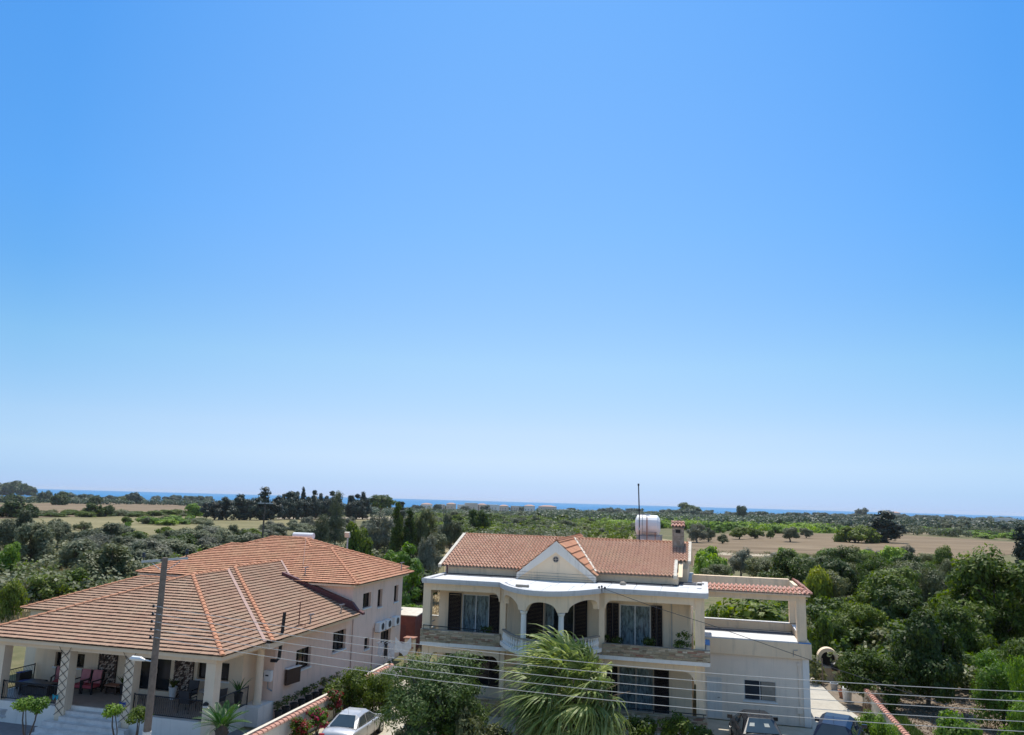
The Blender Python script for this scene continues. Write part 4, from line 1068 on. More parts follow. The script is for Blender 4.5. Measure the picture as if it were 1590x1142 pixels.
    ('olive',313.5,1088.0,-4.0,9.5,4.8,4.4,76,14,15), ('olive',240.8,875.8,-3.4,8.2,5.2,3.5,76,14,11), ('olive',249.0,1032.5,-4.1,9.0,5.5,5.9,76,14,5), 
    ('bushbright',135.5,391.4,-1.9,9.8,2.9,5.9,77,15,10), ('bushbright',128.2,412.5,-2.0,8.8,2.6,5.9,77,15,6), 
    ('bushbright',143.4,448.1,-2.1,8.7,2.8,5.1,77,15,8), ('bushbright',128.1,501.5,-2.3,9.4,3.0,5.2,77,15,0), 
    ('bushbright',137.4,467.6,-2.2,8.0,2.0,4.8,77,15,4), ('bushbright',145.1,475.7,-2.2,9.0,2.5,1.5,77,15,5), 
    ('bushbright',126.3,468.5,-2.2,8.4,2.8,2.1,77,15,1), ('bushbright',118.2,422.4,-2.0,7.8,2.9,1.2,77,15,3), 
    ('bushbright',127.4,400.1,-1.9,8.6,2.1,4.8,77,15,7), ('bushbright',134.5,482.7,-2.2,8.2,3.0,2.3,77,15,2), 
    ('bushbright',173.4,498.3,-2.2,7.4,2.8,4.9,77,15,40), ('bushbright',142.6,422.0,-2.0,9.8,2.5,2.3,77,15,9), 
    ('fardark',-900.3,909.7,-8.4,23.4,7.4,1.2,78,16,3), ('fardark',-1040.1,1122.5,-10.0,15.2,9.6,3.4,78,16,7), 
    ('fardark',-921.1,918.3,-8.6,14.8,8.6,4.8,78,16,2), ('fardark',-1026.8,1409.6,-11.0,15.6,8.7,3.6,78,16,26), 
    ('fardark',-1058.5,1483.4,-11.0,20.0,11.2,2.9,78,16,31), ('fardark',-1057.1,1357.4,-11.0,14.5,7.8,1.1,78,16,18), 
    ('fardark',-1161.5,1475.6,-11.0,14.2,8.1,5.0,78,16,17), ('fardark',-776.5,900.1,-7.9,18.6,7.9,0.1,78,16,10), 
    ('fardark',-745.4,791.5,-7.2,17.7,9.4,3.9,78,16,6), ('fardark',-906.8,982.4,-8.8,22.8,9.9,2.6,78,16,8), 
    ('fardark',-909.6,1070.5,-9.2,17.3,11.6,1.5,78,16,13), ('fardark',-768.5,1060.7,-8.6,22.8,7.8,3.2,78,16,28), 
    ('fardark',-1169.2,1646.7,-11.0,15.7,10.6,1.5,78,16,32), ('fardark',-1161.4,1389.3,-11.0,23.5,8.4,0.6,78,16,15), 
    ('fardark',-1073.4,1337.5,-11.0,19.6,9.5,5.8,78,16,16), ('fardark',-963.3,1122.5,-9.7,14.0,9.5,1.7,78,16,12), 
    ('fardark',-806.4,961.7,-8.3,18.6,7.5,3.1,78,16,14), ('fardark',-1161.3,1513.8,-11.0,22.3,11.0,1.6,78,16,21), 
    ('fardark',-813.2,917.2,-8.1,23.5,9.4,3.0,78,16,9), ('fardark',-989.4,1148.0,-9.9,16.0,8.1,5.2,78,16,11), 
    ('fardark',-878.5,1202.7,-9.7,22.0,10.6,5.1,78,16,25), ('fardark',-1121.4,1470.7,-11.0,16.4,11.6,0.1,78,16,22), 
    ('fardark',-888.9,1155.2,-9.5,23.1,11.7,4.0,78,16,20), ('fardark',-694.8,689.1,-6.6,15.1,11.9,5.5,78,16,1), 
    ('fardark',-962.9,1356.8,-10.8,15.2,10.6,0.4,78,16,40), ('fardark',-802.5,1076.3,-8.8,21.9,11.4,3.6,78,16,24), 
    ('fardark',-927.8,1284.4,-10.3,18.9,8.9,2.2,78,16,29), ('fardark',-944.0,922.4,-8.7,22.0,8.1,4.1,78,16,0), 
    ('fardark',-823.5,1063.3,-8.8,19.2,8.6,1.7,78,16,19), ('fardark',-720.3,745.4,-6.9,20.9,11.7,2.1,78,16,4), 
    ('fardark',-732.6,1007.5,-8.2,16.9,11.8,3.9,78,16,27), ('fardark',-828.1,1156.0,-9.3,17.3,8.4,3.3,78,16,30), 
    ('fardark',-984.9,1317.7,-10.7,18.7,10.7,1.6,78,16,23), ('fardark',-902.0,951.0,-8.6,14.7,7.3,2.2,78,16,5), 
    ('fardark',-402.2,1692.6,-11.0,13.2,6.9,3.0,79,17,11), ('fardark',-312.2,1093.6,-7.5,16.1,8.2,4.0,79,17,8), 
    ('fardark',-226.9,1333.8,-8.9,12.0,8.2,6.3,79,17,20), ('fardark',-353.9,1002.8,-7.1,12.2,8.9,4.6,79,17,3), 
    ('fardark',-298.1,1265.0,-8.6,13.7,7.7,0.7,79,17,12), ('fardark',-447.5,1202.1,-8.4,15.6,7.8,0.8,79,17,2), 
    ('fardark',-344.4,1198.9,-8.2,15.9,7.6,4.1,79,17,7), ('fardark',-325.1,1425.6,-9.6,10.4,8.8,0.8,79,17,14), 
    ('fardark',-376.0,999.6,-7.1,10.1,6.3,2.5,79,17,1), ('fardark',-237.2,1422.9,-9.4,13.9,8.3,2.0,79,17,40), 
    ('fardark',-490.4,1551.6,-10.6,16.9,8.0,2.6,79,17,5), ('fardark',-382.0,1721.3,-11.0,12.9,7.8,2.9,79,17,15), 
    ('fardark',-331.7,1059.0,-7.4,13.3,7.2,4.8,79,17,6), ('fardark',-379.0,1352.0,-9.2,17.0,7.8,2.4,79,17,9), 
    ('fardark',-379.3,1856.0,-11.0,15.4,9.0,1.9,79,17,18), ('fardark',-308.7,1320.0,-8.9,13.5,8.6,1.4,79,17,13), 
    ('fardark',-349.9,1683.8,-11.0,17.8,7.4,4.5,79,17,17), ('fardark',-393.0,1019.5,-7.3,16.1,7.0,3.9,79,17,0), 
    ('fardark',-402.9,1199.4,-8.3,17.9,6.8,5.7,79,17,4), ('fardark',-252.7,1287.5,-8.6,13.1,8.4,4.5,79,17,19), 
    ('fardark',-280.5,1337.6,-9.0,14.6,7.0,4.4,79,17,16), ('fardark',-352.7,1379.6,-9.3,17.9,6.5,4.9,79,17,10), 
    ('fardark',37.7,1135.5,-6.6,19.9,6.8,3.9,80,18,23), ('fardark',146.8,1204.6,-5.9,17.5,10.0,2.6,80,18,33), 
    ('fardark',3.4,1052.0,-6.4,25.9,8.8,6.0,80,18,18), ('fardark',-110.4,1018.0,-6.8,22.3,9.4,5.2,80,18,3), 
    ('fardark',-26.9,1382.8,-8.5,18.3,8.7,0.1,80,18,15), ('fardark',-92.9,1070.9,-7.1,24.5,10.7,1.6,80,18,6), 
    ('fardark',-112.5,1440.5,-9.3,15.0,10.0,4.6,80,18,8), ('fardark',-50.7,959.0,-6.2,22.3,6.1,5.1,80,18,11), 
    ('fardark',72.1,1019.9,-5.6,18.0,10.4,1.4,80,18,28), ('fardark',10.1,1415.9,-8.4,19.3,10.1,3.6,80,18,21), 
    ('fardark',-83.4,1286.8,-8.3,21.4,6.8,6.1,80,18,9), ('fardark',-32.9,1071.8,-6.8,19.2,10.1,5.8,80,18,13), 
    ('fardark',-35.1,1461.1,-9.0,22.6,6.2,4.4,80,18,14), ('fardark',27.8,1047.1,-6.2,15.1,6.2,2.2,80,18,22), 
    ('fardark',7.8,1463.2,-8.6,20.7,7.8,2.3,80,18,19), ('fardark',-68.6,1196.8,-7.7,17.1,6.1,1.9,80,18,10), 
    ('fardark',6.2,1080.9,-6.5,17.7,10.4,4.7,80,18,20), ('fardark',49.2,1012.8,-5.8,22.3,8.5,2.6,80,18,26), 
    ('fardark',-17.2,1031.3,-6.4,19.6,8.6,3.4,80,18,16), ('fardark',114.0,1188.4,-6.1,17.4,7.0,5.5,80,18,30), 
    ('fardark',120.4,1130.0,-5.7,22.3,9.7,2.9,80,18,31), ('fardark',-14.4,982.3,-6.1,24.6,11.0,5.8,80,18,17), 
    ('fardark',-147.0,1157.0,-7.7,18.7,9.2,0.7,80,18,0), ('fardark',43.4,1082.7,-6.2,16.1,8.3,5.7,80,18,25), 
    ('fardark',74.0,970.2,-5.3,14.7,6.2,5.0,80,18,29), ('fardark',-109.0,1223.1,-8.0,14.4,6.8,3.0,80,18,5), 
    ('fardark',66.5,1081.4,-6.0,18.6,9.6,3.1,80,18,27), ('fardark',-135.5,1119.5,-7.5,19.6,10.2,3.9,80,18,1), 
    ('fardark',-149.3,1245.6,-8.3,17.4,7.0,0.7,80,18,2), ('fardark',-106.8,1317.9,-8.6,20.4,7.9,0.9,80,18,7), 
    ('fardark',39.0,1165.4,-6.7,18.7,8.4,0.2,80,18,24), ('fardark',159.6,1325.8,-6.4,18.7,8.7,5.9,80,18,32), 
    ('fardark',-89.1,972.5,-6.5,22.5,7.9,4.4,80,18,4), ('fardark',-58.0,1234.0,-7.8,23.0,9.9,4.4,80,18,12), 
    ('fardark',168.1,1162.2,-5.4,24.4,7.8,3.8,80,18,40), ('fardark',134.2,964.9,-4.7,20.9,10.4,6.3,80,18,34), 
    ('fardark',721.4,2219.7,-7.0,33.4,6.6,2.5,81,19,32), ('fardark',860.3,3042.6,-9.8,24.5,8.4,1.2,81,19,26), 
    ('fardark',308.6,1258.7,-4.8,33.8,7.0,2.3,81,19,20), ('fardark',662.4,2471.6,-8.3,20.0,6.0,0.0,81,19,23), 
    ('fardark',461.2,2091.6,-7.8,33.9,8.6,0.4,81,19,14), ('fardark',365.7,1449.5,-5.3,32.0,9.7,2.6,81,19,21), 
    ('fardark',387.7,1776.7,-6.8,24.4,9.0,2.9,81,19,13), ('fardark',461.7,1472.3,-5.0,22.8,8.5,1.0,81,19,30), 
    ('fardark',222.1,1407.9,-6.3,22.6,8.9,3.6,81,19,0), ('fardark',332.4,2041.6,-8.7,20.5,7.8,5.2,81,19,3), 
    ('fardark',625.4,2128.7,-7.0,32.0,7.5,0.7,81,19,27), ('fardark',441.8,2386.1,-9.5,27.4,6.5,3.8,81,19,8), 
    ('fardark',1199.8,3724.4,-11.0,21.7,8.7,4.6,81,19,31), ('fardark',926.3,2774.0,-8.5,28.1,9.4,4.2,81,19,33), 
    ('fardark',659.5,2113.4,-6.8,26.6,6.0,3.0,81,19,29), ('fardark',285.9,1383.5,-5.6,27.1,8.0,0.4,81,19,10), 
    ('fardark',225.5,1263.5,-5.5,29.6,10.0,5.0,81,19,5), ('fardark',345.7,1627.6,-6.4,27.1,9.2,2.5,81,19,11), 
    ('fardark',1156.6,3389.8,-10.2,25.6,7.9,2.2,81,19,40), ('fardark',275.5,1510.9,-6.3,28.4,9.1,2.8,81,19,7), 
    ('fardark',384.9,1802.9,-6.9,32.4,6.8,0.1,81,19,12), ('fardark',1062.2,3177.2,-9.6,21.9,6.5,5.6,81,19,34), 
    ('fardark',387.2,1580.5,-5.8,20.7,9.7,2.1,81,19,19), ('fardark',201.3,1111.7,-4.9,21.5,6.2,4.1,81,19,6), 
    ('fardark',192.3,1202.9,-5.4,26.6,7.2,5.8,81,19,2), ('fardark',250.8,1286.3,-5.4,21.0,9.7,6.0,81,19,9), 
    ('fardark',778.7,2775.6,-9.0,30.1,9.6,5.0,81,19,25), ('fardark',207.0,1302.9,-5.8,22.0,8.2,6.0,81,19,1), 
    ('fardark',679.4,2544.6,-8.5,22.4,9.0,4.8,81,19,22), ('fardark',513.6,1733.3,-5.8,26.5,6.5,0.6,81,19,28), 
    ('fardark',437.7,1919.0,-7.1,22.5,9.9,3.8,81,19,16), ('fardark',207.8,1168.2,-5.1,28.4,8.4,4.8,81,19,4), 
    ('fardark',386.4,1388.2,-4.9,33.6,7.6,4.1,81,19,24), ('fardark',423.6,1840.8,-6.8,25.1,8.6,2.2,81,19,17), 
    ('fardark',269.0,1193.9,-4.7,31.2,8.7,5.3,81,19,15), ('fardark',338.0,1454.0,-5.5,23.5,7.3,0.6,81,19,18), 
    ('garden',19.4,61.0,-0.1,7.5,7.4,5.0,82,0,-1), ('garden',7.9,43.2,-0.0,3.0,3.0,5.8,83,0,-1), ('gardendark',10.7,43.8,-0.0,3.8,4.9,1.9,84,0,-1), 
    ('garden',10.2,59.1,-0.1,3.9,3.5,2.4,85,0,-1), ('gardendark',14.7,64.3,-0.2,4.8,4.5,0.7,86,0,-1), ('garden',15.5,55.9,-0.1,4.1,4.2,0.9,87,0,-1), 
    ('garden',15.7,46.4,-0.1,2.8,3.9,4.0,88,0,-1), ('gardenbright',13.1,40.9,-0.1,3.0,3.1,5.6,89,0,-1), 
    ('gardenbright',13.4,37.7,-0.1,1.8,3.9,0.5,90,0,-1), ('garden',8.3,55.4,-0.1,1.7,2.6,1.6,91,0,-1), ('bushbright',10.0,36.6,-0.1,1.9,1.5,4.8,92,0,-1), 
    ('gardenbright',11.7,34.0,-0.1,1.9,2.7,1.4,93,0,-1), ('fig',3.0,55.9,-0.1,6.5,3.7,5.5,94,0,-1), ('fig',6.9,51.5,-0.1,1.8,3.4,2.2,95,0,-1), 
    ('fig',0.8,54.0,-0.1,1.7,3.4,3.0,96,0,-1), ('gardendark',14.4,107.9,-1.1,5.6,4.7,4.6,97,20,1), ('gardenbrown',28.8,113.6,-1.1,5.0,4.4,0.5,98,20,4), 
    ('garden',23.5,93.8,-0.8,4.5,5.0,3.8,99,20,4), ('gardendark',21.0,132.3,-1.2,5.5,4.8,6.1,97,20,3), 
    ('gardenbrown',13.9,123.1,-1.2,5.5,4.5,6.2,98,20,0), ('garden',15.9,76.3,-0.4,6.9,5.6,4.1,99,20,3), 
    ('gardendark',28.7,125.7,-1.2,5.8,4.9,3.2,97,20,40), ('gardenbrown',20.6,87.7,-0.7,5.9,5.6,5.2,98,20,3), 
    ('garden',13.2,118.4,-1.2,4.6,4.5,6.0,99,20,0), ('gardendark',15.3,98.2,-0.9,5.7,5.2,1.8,97,20,2), ('gardenbrown',21.6,83.2,-0.6,4.5,5.2,0.6,98,20,5), 
    ('garden',37.3,138.1,-1.2,5.2,5.6,3.7,99,20,40), ('gardendark',23.8,105.1,-1.0,5.8,4.6,2.9,97,20,5), 
    ('gardenbrown',12.0,83.3,-0.5,4.8,4.5,1.2,98,20,1), ('garden',18.3,91.8,-0.7,4.5,6.0,5.2,99,20,2), ('gardendark',20.7,121.4,-1.2,6.6,6.0,1.1,97,20,4), 
    ('gardenbrown',35.0,125.1,-1.2,4.8,4.5,1.4,98,20,40), ('garden',23.8,125.6,-1.2,5.4,4.6,4.1,99,20,1), 
    ('gardendark',10.4,96.0,-0.8,6.9,5.7,0.2,97,20,0), ('gardenbrown',16.3,103.5,-1.0,5.3,4.5,3.7,98,20,2), 
    ('garden',35.7,151.2,-1.3,4.6,3.1,0.1,100,21,5), ('bushbright',33.9,156.7,-1.3,5.9,4.1,0.5,101,21,5), 
    ('olivegrey',11.4,134.5,-1.3,5.0,3.7,5.0,102,21,1), ('gardenbrown',8.7,120.7,-1.2,6.3,3.8,6.0,103,21,1), 
    ('garden',43.5,165.2,-1.3,6.5,3.3,5.0,100,21,40), ('bushbright',23.0,158.9,-1.3,4.9,3.4,2.6,101,21,3), 
    ('olivegrey',38.7,167.3,-1.3,4.8,4.0,2.1,102,21,40), ('gardenbrown',22.1,142.7,-1.3,5.5,3.4,0.1,103,21,4), 
    ('garden',28.5,149.0,-1.3,5.3,3.5,1.7,100,21,3), ('bushbright',0.4,127.1,-1.3,4.2,4.2,2.3,101,21,0), 
    ('olivegrey',17.0,134.9,-1.2,4.3,3.1,4.9,102,21,2), ('gardenbrown',12.0,124.4,-1.2,5.4,4.1,5.2,103,21,2), 
    ('garden',27.3,143.2,-1.2,5.4,3.8,3.3,100,21,2), ('bushbright',1.1,118.3,-1.2,5.6,3.8,5.7,101,21,1), 
    ('olivegrey',5.6,127.1,-1.2,4.5,4.1,3.1,102,21,0), ('gardenbrown',1.4,112.6,-1.1,5.4,3.0,3.0,103,21,0), 
    ('garden',21.4,147.6,-1.3,5.4,3.9,2.0,100,21,1), ('bushbright',28.6,157.5,-1.3,6.4,3.3,1.4,101,21,4), 
    ('olivegrey',25.8,134.9,-1.2,5.8,3.5,4.0,102,21,3), ('gardenbrown',16.5,129.2,-1.2,5.5,3.1,0.0,103,21,3), 
    ('garden',16.4,145.9,-1.3,4.7,3.3,2.6,100,21,0), ('bushbright',14.0,140.5,-1.3,4.4,3.9,0.3,101,21,2), 
    ('olivegrey',31.7,161.7,-1.3,4.9,3.5,0.8,102,21,4), ('gardenbrown',39.6,157.4,-1.3,5.3,3.7,1.7,103,21,40), 
    ('garden',33.5,145.4,-1.2,5.2,3.0,4.4,100,21,4), ('bushbright',31.8,140.3,-1.2,5.3,3.2,4.0,101,21,40), 
    ('bushyellow',10.9,81.3,-0.5,2.9,4.6,0.9,104,0,-1), ('bushdark',21.6,69.3,-0.3,4.2,2.1,1.9,105,22,4), ('bush',19.6,66.2,-0.2,4.2,2.8,5.1,105,22,2), 
    ('bushdark',21.6,79.9,-0.5,3.1,2.8,3.0,105,22,1), ('bush',24.6,71.7,-0.4,4.3,2.9,1.7,105,22,40), ('bushdark',28.9,93.0,-0.8,4.0,3.0,3.2,105,22,3), 
    ('bush',26.5,79.6,-0.5,3.7,2.1,5.0,105,22,6), ('bushdark',22.3,87.0,-0.6,3.1,2.4,0.9,105,22,0), ('bush',25.1,75.7,-0.4,4.0,2.6,0.3,105,22,5), 
    ('oleander',-10.5,30.8,-0.1,5.0,3.8,1.2,106,0,-1), ('bushdarkleaf',-19.0,40.8,-2.0,2.8,2.3,2.7,107,0,-1), 
    ('bushdarkleaf',-16.9,40.6,-2.0,2.1,2.2,5.3,108,0,-1), ('bush',-8.8,29.7,-0.1,1.7,1.8,5.9,109,0,-1), ('bush',-11.2,30.0,-0.1,1.5,1.2,3.7,110,0,-1), 
    ('hedge',7.1,38.4,-0.1,1.6,0.9,1.6,111,0,-1), ('hedge',7.0,35.3,-0.1,1.5,1.3,0.3,112,0,-1), ('bushdarkleaf',6.9,45.5,-0.1,1.0,-0.0,3.5,113,0,-1), 
    ('dryshrub',7.7,41.3,-0.1,1.2,1.2,2.6,114,0,-1), ('bushbright',-27.4,71.6,-1.7,3.1,1.2,5.8,115,0,-1), 
    ('bushbright',-31.4,83.5,-1.4,2.6,1.1,1.3,116,0,-1), ('broaddark',-29.8,79.6,-1.5,6.2,3.8,1.3,117,0,-1), 
]
POLES = [(-132.62, 385.71, 9.32, 'bare dark pole left among the groves beyond the villa'), (-106.11, 360.46, 9.84, 'bare dark pole nearest the villa ridge among the groves'), (-108.39, 435.48, 9.56, 'bare dark pole right among the groves beyond the villa')]
HOUSES = [(-387.3, 1050.9, 13.0, 13.0, 8.2, 1, 'small tiled house left in the far village'), (-375.4, 1078.5, 9.5, 9.5, 8.2, 0, 'small white block left in the far village'), (-368.0, 1104.3, 11.6, 11.6, 9.6, 1, 'pinkish gabled house in the left of the far village'), (-360.0, 1130.1, 9.9, 9.9, 8.5, 0, 'low flat house left of the pale block'), (-352.3, 1155.5, 17.1, 14, 11.4, 0, 'tallest pinkish block of the far village'), (-342.0, 1181.5, 12.3, 12.3, 9.8, 1, 'gabled house right of the tallest block'), (-332.0, 1207.2, 18.8, 14, 9.7, 0, 'wide white block in the middle of the far village'), (-319.4, 1233.3, 12.8, 12.8, 8.7, 1, 'small tiled house right of the wide white block'), (-306.0, 1259.4, 13.0, 13.0, 8.7, 0, 'low white house near the tall twin trees'), (-244.4, 1093.0, 13.1, 13.1, 9.9, 1, 'tiled house left of the long pink villa'), (-223.2, 1120.0, 24.8, 14, 9.7, 1, 'long pinkish villa alone at the right end of the village'), (-202.7, 1146.2, 11.6, 11.6, 5.6, 0, 'low white shed at the right end of the village'), (287.8, 852.7, 13.9, 13.9, 8.4, 0, 'long white hothouse on the far right plain'), (322.8, 1464.9, 17.9, 14, 12.4, 1, 'pale house behind the black conifer')]
# ================================================================ the setting
def struct(mb, name, mats, parent=None, smooth=False):
    setfr((0, 0, 0))
    o = mb.build(name, mats, parent, kind='structure', smooth=smooth, fix=False)
    return o


mb = MB()
ds = [.5, 4, 8, 12, 16, 20, 24, 28, 32, 36, 40, 44, 48, 52, 57, 63, 70, 80, 90, 105, 120, 140, 165, 200, 240, 300, 380, 480, 600, 760, 950, 1150, 1400, 1700, 2200, 3000, 4000]
NA = 220
vs = []
for d in ds:
    for i in range(NA + 1):
        a = -pi + 2 * pi * i / NA - YAW
        x, y = d * sin(a), d * cos(a)
        vs.append((x, y, ground(x, y) - 0.02))
fs = [(j * (NA + 1) + i, j * (NA + 1) + i + 1, (j + 1) * (NA + 1) + i + 1, (j + 1) * (NA + 1) + i) for j in range(len(ds) - 1) for i in range(NA)]
mb.add(vs, fs)
struct(mb, 'terrain', 'terrain_soil', smooth=True)

SEA_Z = -9.2
mb = MB()
R = [600, 1200, 3000, 6000, 8900]
vs = [(r_ * sin(-1.6 + 3.2 * i / 48 - YAW), r_ * cos(-1.6 + 3.2 * i / 48 - YAW), SEA_Z) for r_ in R for i in range(49)]
fs = [(j * 49 + i, j * 49 + i + 1, (j + 1) * 49 + i + 1, (j + 1) * 49 + i) for j in range(len(R) - 1) for i in range(48)]
mb.add(vs, fs)
struct(mb, 'sea', 'sea_water')


def sheet(name, mat, poly, lift=0.03, step=None):
    """a field or pavement draped on the land"""
    setfr((0, 0, 0))
    bm = bmesh.new()
    vv = [bm.verts.new((x, y, 0)) for x, y in poly]
    bm.faces.new(vv)
    xs = [p[0] for p in poly]; ys = [p[1] for p in poly]
    st = step or max(max(xs) - min(xs), max(ys) - min(ys)) / 24
    for ax, lo, hi in ((0, min(xs), max(xs)), (1, min(ys), max(ys))):
        c = lo + st
        while c < hi:
            co = [0, 0, 0]; co[ax] = c
            no = [0, 0, 0]; no[ax] = 1
            bmesh.ops.bisect_plane(bm, geom=bm.verts[:] + bm.edges[:] + bm.faces[:], plane_co=co, plane_no=no)
            c += st
    for v in bm.verts:
        v.co.z = ground(v.co.x, v.co.y) + lift
    me = bpy.data.meshes.new(name)
    bm.normal_update()
    for f in bm.faces:
        if f.normal.z < 0: f.normal_flip()
    bm.to_mesh(me); bm.free()
    me.materials.append(MATS[mat])
    o = link(bpy.data.objects.new(name, me))
    o['kind'] = 'structure'
    return o


for nm, mt, poly, lf in FIELDS:
    sheet(nm, mt, poly, lf)

# yards
sheet('street', 'asphalt', [(-60, 6), (60, 6), (60, 22.5), (-60, 22.5)], 0.02, 3)
sheet('front_yard', 'paving', [(-18.9, 23), (4.6, 23), (4.6, 38.3), (-14.6, 38.3), (-18.9, 50)], 0.024, 1.5)
sheet('driveway', 'concrete', [(4.604, 23), (7.9, 23), (7.6, 37.6), (6.55, 44), (6.0, 50.5), (4.604, 50.5)], 0.024, 1.5)
sheet('garden_path', 'path_grey', [(-35.5, 26), (-19.3, 26), (-19.3, 52), (-22.0, 52), (-22.0, 36), (-35.5, 33)], 0.024, 1.5)
sheet('garden_bed', 'garden_soil', [(7.92, 23), (30, 23), (30, 62), (6.02, 62), (6.02, 50.52), (6.58, 44), (7.62, 37.6)], 0.02, 2.0)
# ================================================================ the bungalow (left)
T = 0.365
bun = thing('bungalow', 'pinkish bungalow with brown tiled hip roofs and an open pillared veranda', 'house', (-24, 33, 0), K1)

# --- walls
mb = MB()
u_w = [(40.45, 41.5, 3.54, 4.34), (42.45, 43.1, 3.35, 4.35), (44.9, 45.55, 3.36, 4.33)]
l_w = [(40.95, 41.6, 1.26, 1.88), (43.2, 44.65, 1.02, 1.87)]
s_w = [(33.45, 34.85, 1.61, 2.55), (37.1, 38.55, 1.79, 2.79)]
mb.wall('x', -18.4, -0.25, 39.352, 46.2, 0, 4.93, u_w + l_w)
mb.wall('y', 39.1, 0.25, -31.8, -18.402, 0, 4.93)
mb.wall('x', -31.8, 0.25, 39.352, 46.2, 0, 4.93)
mb.wall('y', 46.2, -0.25, -31.548, -18.652, 0, 4.93)
mb.build('upper_wall', 'pink_stucco', bun)
mb = MB()
mb.wall('x', -18.4, -0.25, 31.6, 39.095, 0, 3.42, s_w)
mb.wall('y', 31.6, 0.2, -19.2, -18.652, 0.0, 3.42)
mb.build('side_wall', 'pink_stucco', bun)
mb = MB()
f_w = [(-28.88, -28.3, 1.66, 2.29), (-27.8, -27.28, 1.69, 2.29), (-24.4, -22.74, 1.06, 2.75), (-21.4, -19.85, 1.72, 2.45)]
mb.wall('y', 30.4, 0.25, -30.0, -19.2, 0.0, 3.42, f_w)
mb.wall('x', -19.2, -0.2, 30.652, 31.6, 0.0, 3.42)
mb.build('front_wall', 'bungalow_cream', bun)
mb = MB()
mb.prism([(-34.9, 39.0), (-34.9, 34.7), (-30.0, 34.7), (-30.0, 34.95), (-34.65, 34.95), (-34.65, 39.0)], 'z', 0, 3.42)
mb.build('wing_wall', 'bungalow_cream', bun)
for a0, a1, z0, z1 in f_w:
    if a1 - a0 > 1.6:
        d = MB(); d.box(a0, a1, 30.52, 30.58, z0, z1)
        d.mi = 1
        d.box(a0, a0 + .06, 30.49, 30.519, z0, z1); d.box(a1 - .06, a1, 30.49, 30.519, z0, z1)
        d.box((a0 + a1) / 2 - .04, (a0 + a1) / 2 + .04, 30.49, 30.519, z0, z1)
        dr = d.build('door', ['pane_dark', 'dark_wood'], bun)
        d = MB(); d.tube([((a0 + a1) / 2 + .1, 30.46, 1.75), ((a0 + a1) / 2 + .1, 30.46, 1.95)], .02, 6); d.build('handle', 'galvanised', dr)
    else:
        window(bun, 'y', 30.4, a0, a1, z0, z1, 1, mull=1 if a1 - a0 > 1 else 0)
for a0, a1, z0, z1 in s_w + l_w + u_w:
    window(bun, 'x', -18.4, a0, a1, z0, z1, -1, frame='dark_wood', mull=2 if a1 - a0 > 1.3 else (1 if a1 - a0 > 0.9 else 0), depth=0.14)

# --- podium, floor, steps, plinth of the corner column
mb = MB()
mb.box(-30.0, -25.52, 27.6, 30.398, 0, .85); mb.box(-22.62, -18.9, 27.6, 30.398, 0, .85); mb.box(-25.518, -22.622, 27.95, 30.398, 0, .85)
mb.box(-19.2, -18.3, 30.402, 31.598, 0, .78)
mb.build('podium', 'podium_white', bun)
mb = MB(); mb.box(-29.95, -18.95, 27.98, 30.39, .852, .87); mb.build('veranda_floor', 'veranda_floor', bun)
for i in range(5):
    w = 0 if i < 2 else 0.55
    mb = MB(); mb.box(-25.5 - w, -22.64 + w, 27.95 - .28 * (i + 1), 27.95 - .28 * i - 0.002, 0, .85 - .16 * (i + 1) + .02)
    mb.build('step', 'marble_step', bun)
# --- pillars and beams
for x0 in (-29.22, -25.88, -22.74, -19.02):
    mb = MB(); mb.box(x0, x0 + .42, 27.56, 27.98, 0.0, 3.06); mb.build('pillar', 'bungalow_cream', bun)
mb = MB(); mb.lathe([(.2, .78), (.2, .83), (.165, .86), (.155, 3.0), (.2, 3.06)], (-18.72, 30.95, 0), 14)
mb.build('column', 'bungalow_cream', bun, smooth=False)
mb = MB()
mb.box(-30.0, -18.6, 27.58, 27.96, 3.06, 3.3)
mb.box(-18.98, -18.6, 27.962, 31.58, 3.06, 3.3)
mb.box(-30.2, -18.2, 27.3, 27.42, 3.26, 3.43)
mb.box(-18.32, -18.2, 27.422, 30.2, 3.26, 3.43)
mb.box(-30.2, -18.322, 27.422, 31.0, 3.302, 3.34)
mb.box(-18.32, -17.9, 30.202, 31.4, 3.2, 3.42)
mb.box(-18.398, -17.95, 31.402, 39.09, 3.30, 3.44)
mb.box(-18.398, -18.15, 38.9, 46.6, 4.86, 4.97); mb.box(-31.9, -18.4, 38.85, 39.098, 4.86, 4.97)
mb.build('eaves_board', 'bungalow_cream', bun)

# --- roofs
base = {}


def roof(name, planes, mat, ridges, rmat, w=.2, h=.255, style='flat', sheath=None, parent=None, rr=.1):
    r = None
    md = MB()
    hold = []
    for k, poly in enumerate(planes):
        hold.append(poly)
    for poly in hold:
        P = [Vector(p) for p in poly]
        nrm = (P[1] - P[0]).cross(P[2] - P[0]).normalized()
        if nrm.z < 0: nrm = -nrm
        md.quad(*[p - nrm * .03 for p in P])
    r = md.build(name, sheath or 'mortar_dark', parent, fix=False)
    for poly in hold:
        tile_plane(poly, w, h, mat, r, style=style)
    for a, b in ridges:
        ridge_tiles(a, b, rmat, r, r=rr, L=.36)
    return r


zA, zB, zC = 3.45, 3.5, 5.0
wA = 6.1
xR, yF = -18.1, 27.2
apA = (xR - wA, yF + wA, zA + T * wA)
xL = xR - 2 * wA
rA2 = (apA[0], 36.2, apA[2])
valL = (xR, 30.2, zA)
roof('veranda_roof', [
    [(xL, yF, zA), (xR, yF, zA), apA],
    [(xR, yF, zA), valL, rA2, apA],
    [(xL, 36, zA), (xL, yF, zA), apA, (apA[0], 36, apA[2])],
], 'tile_brown', [((xR, yF, zA), apA), ((xL, yF, zA), apA), (apA, rA2)], 'ridge_orange', parent=bun)
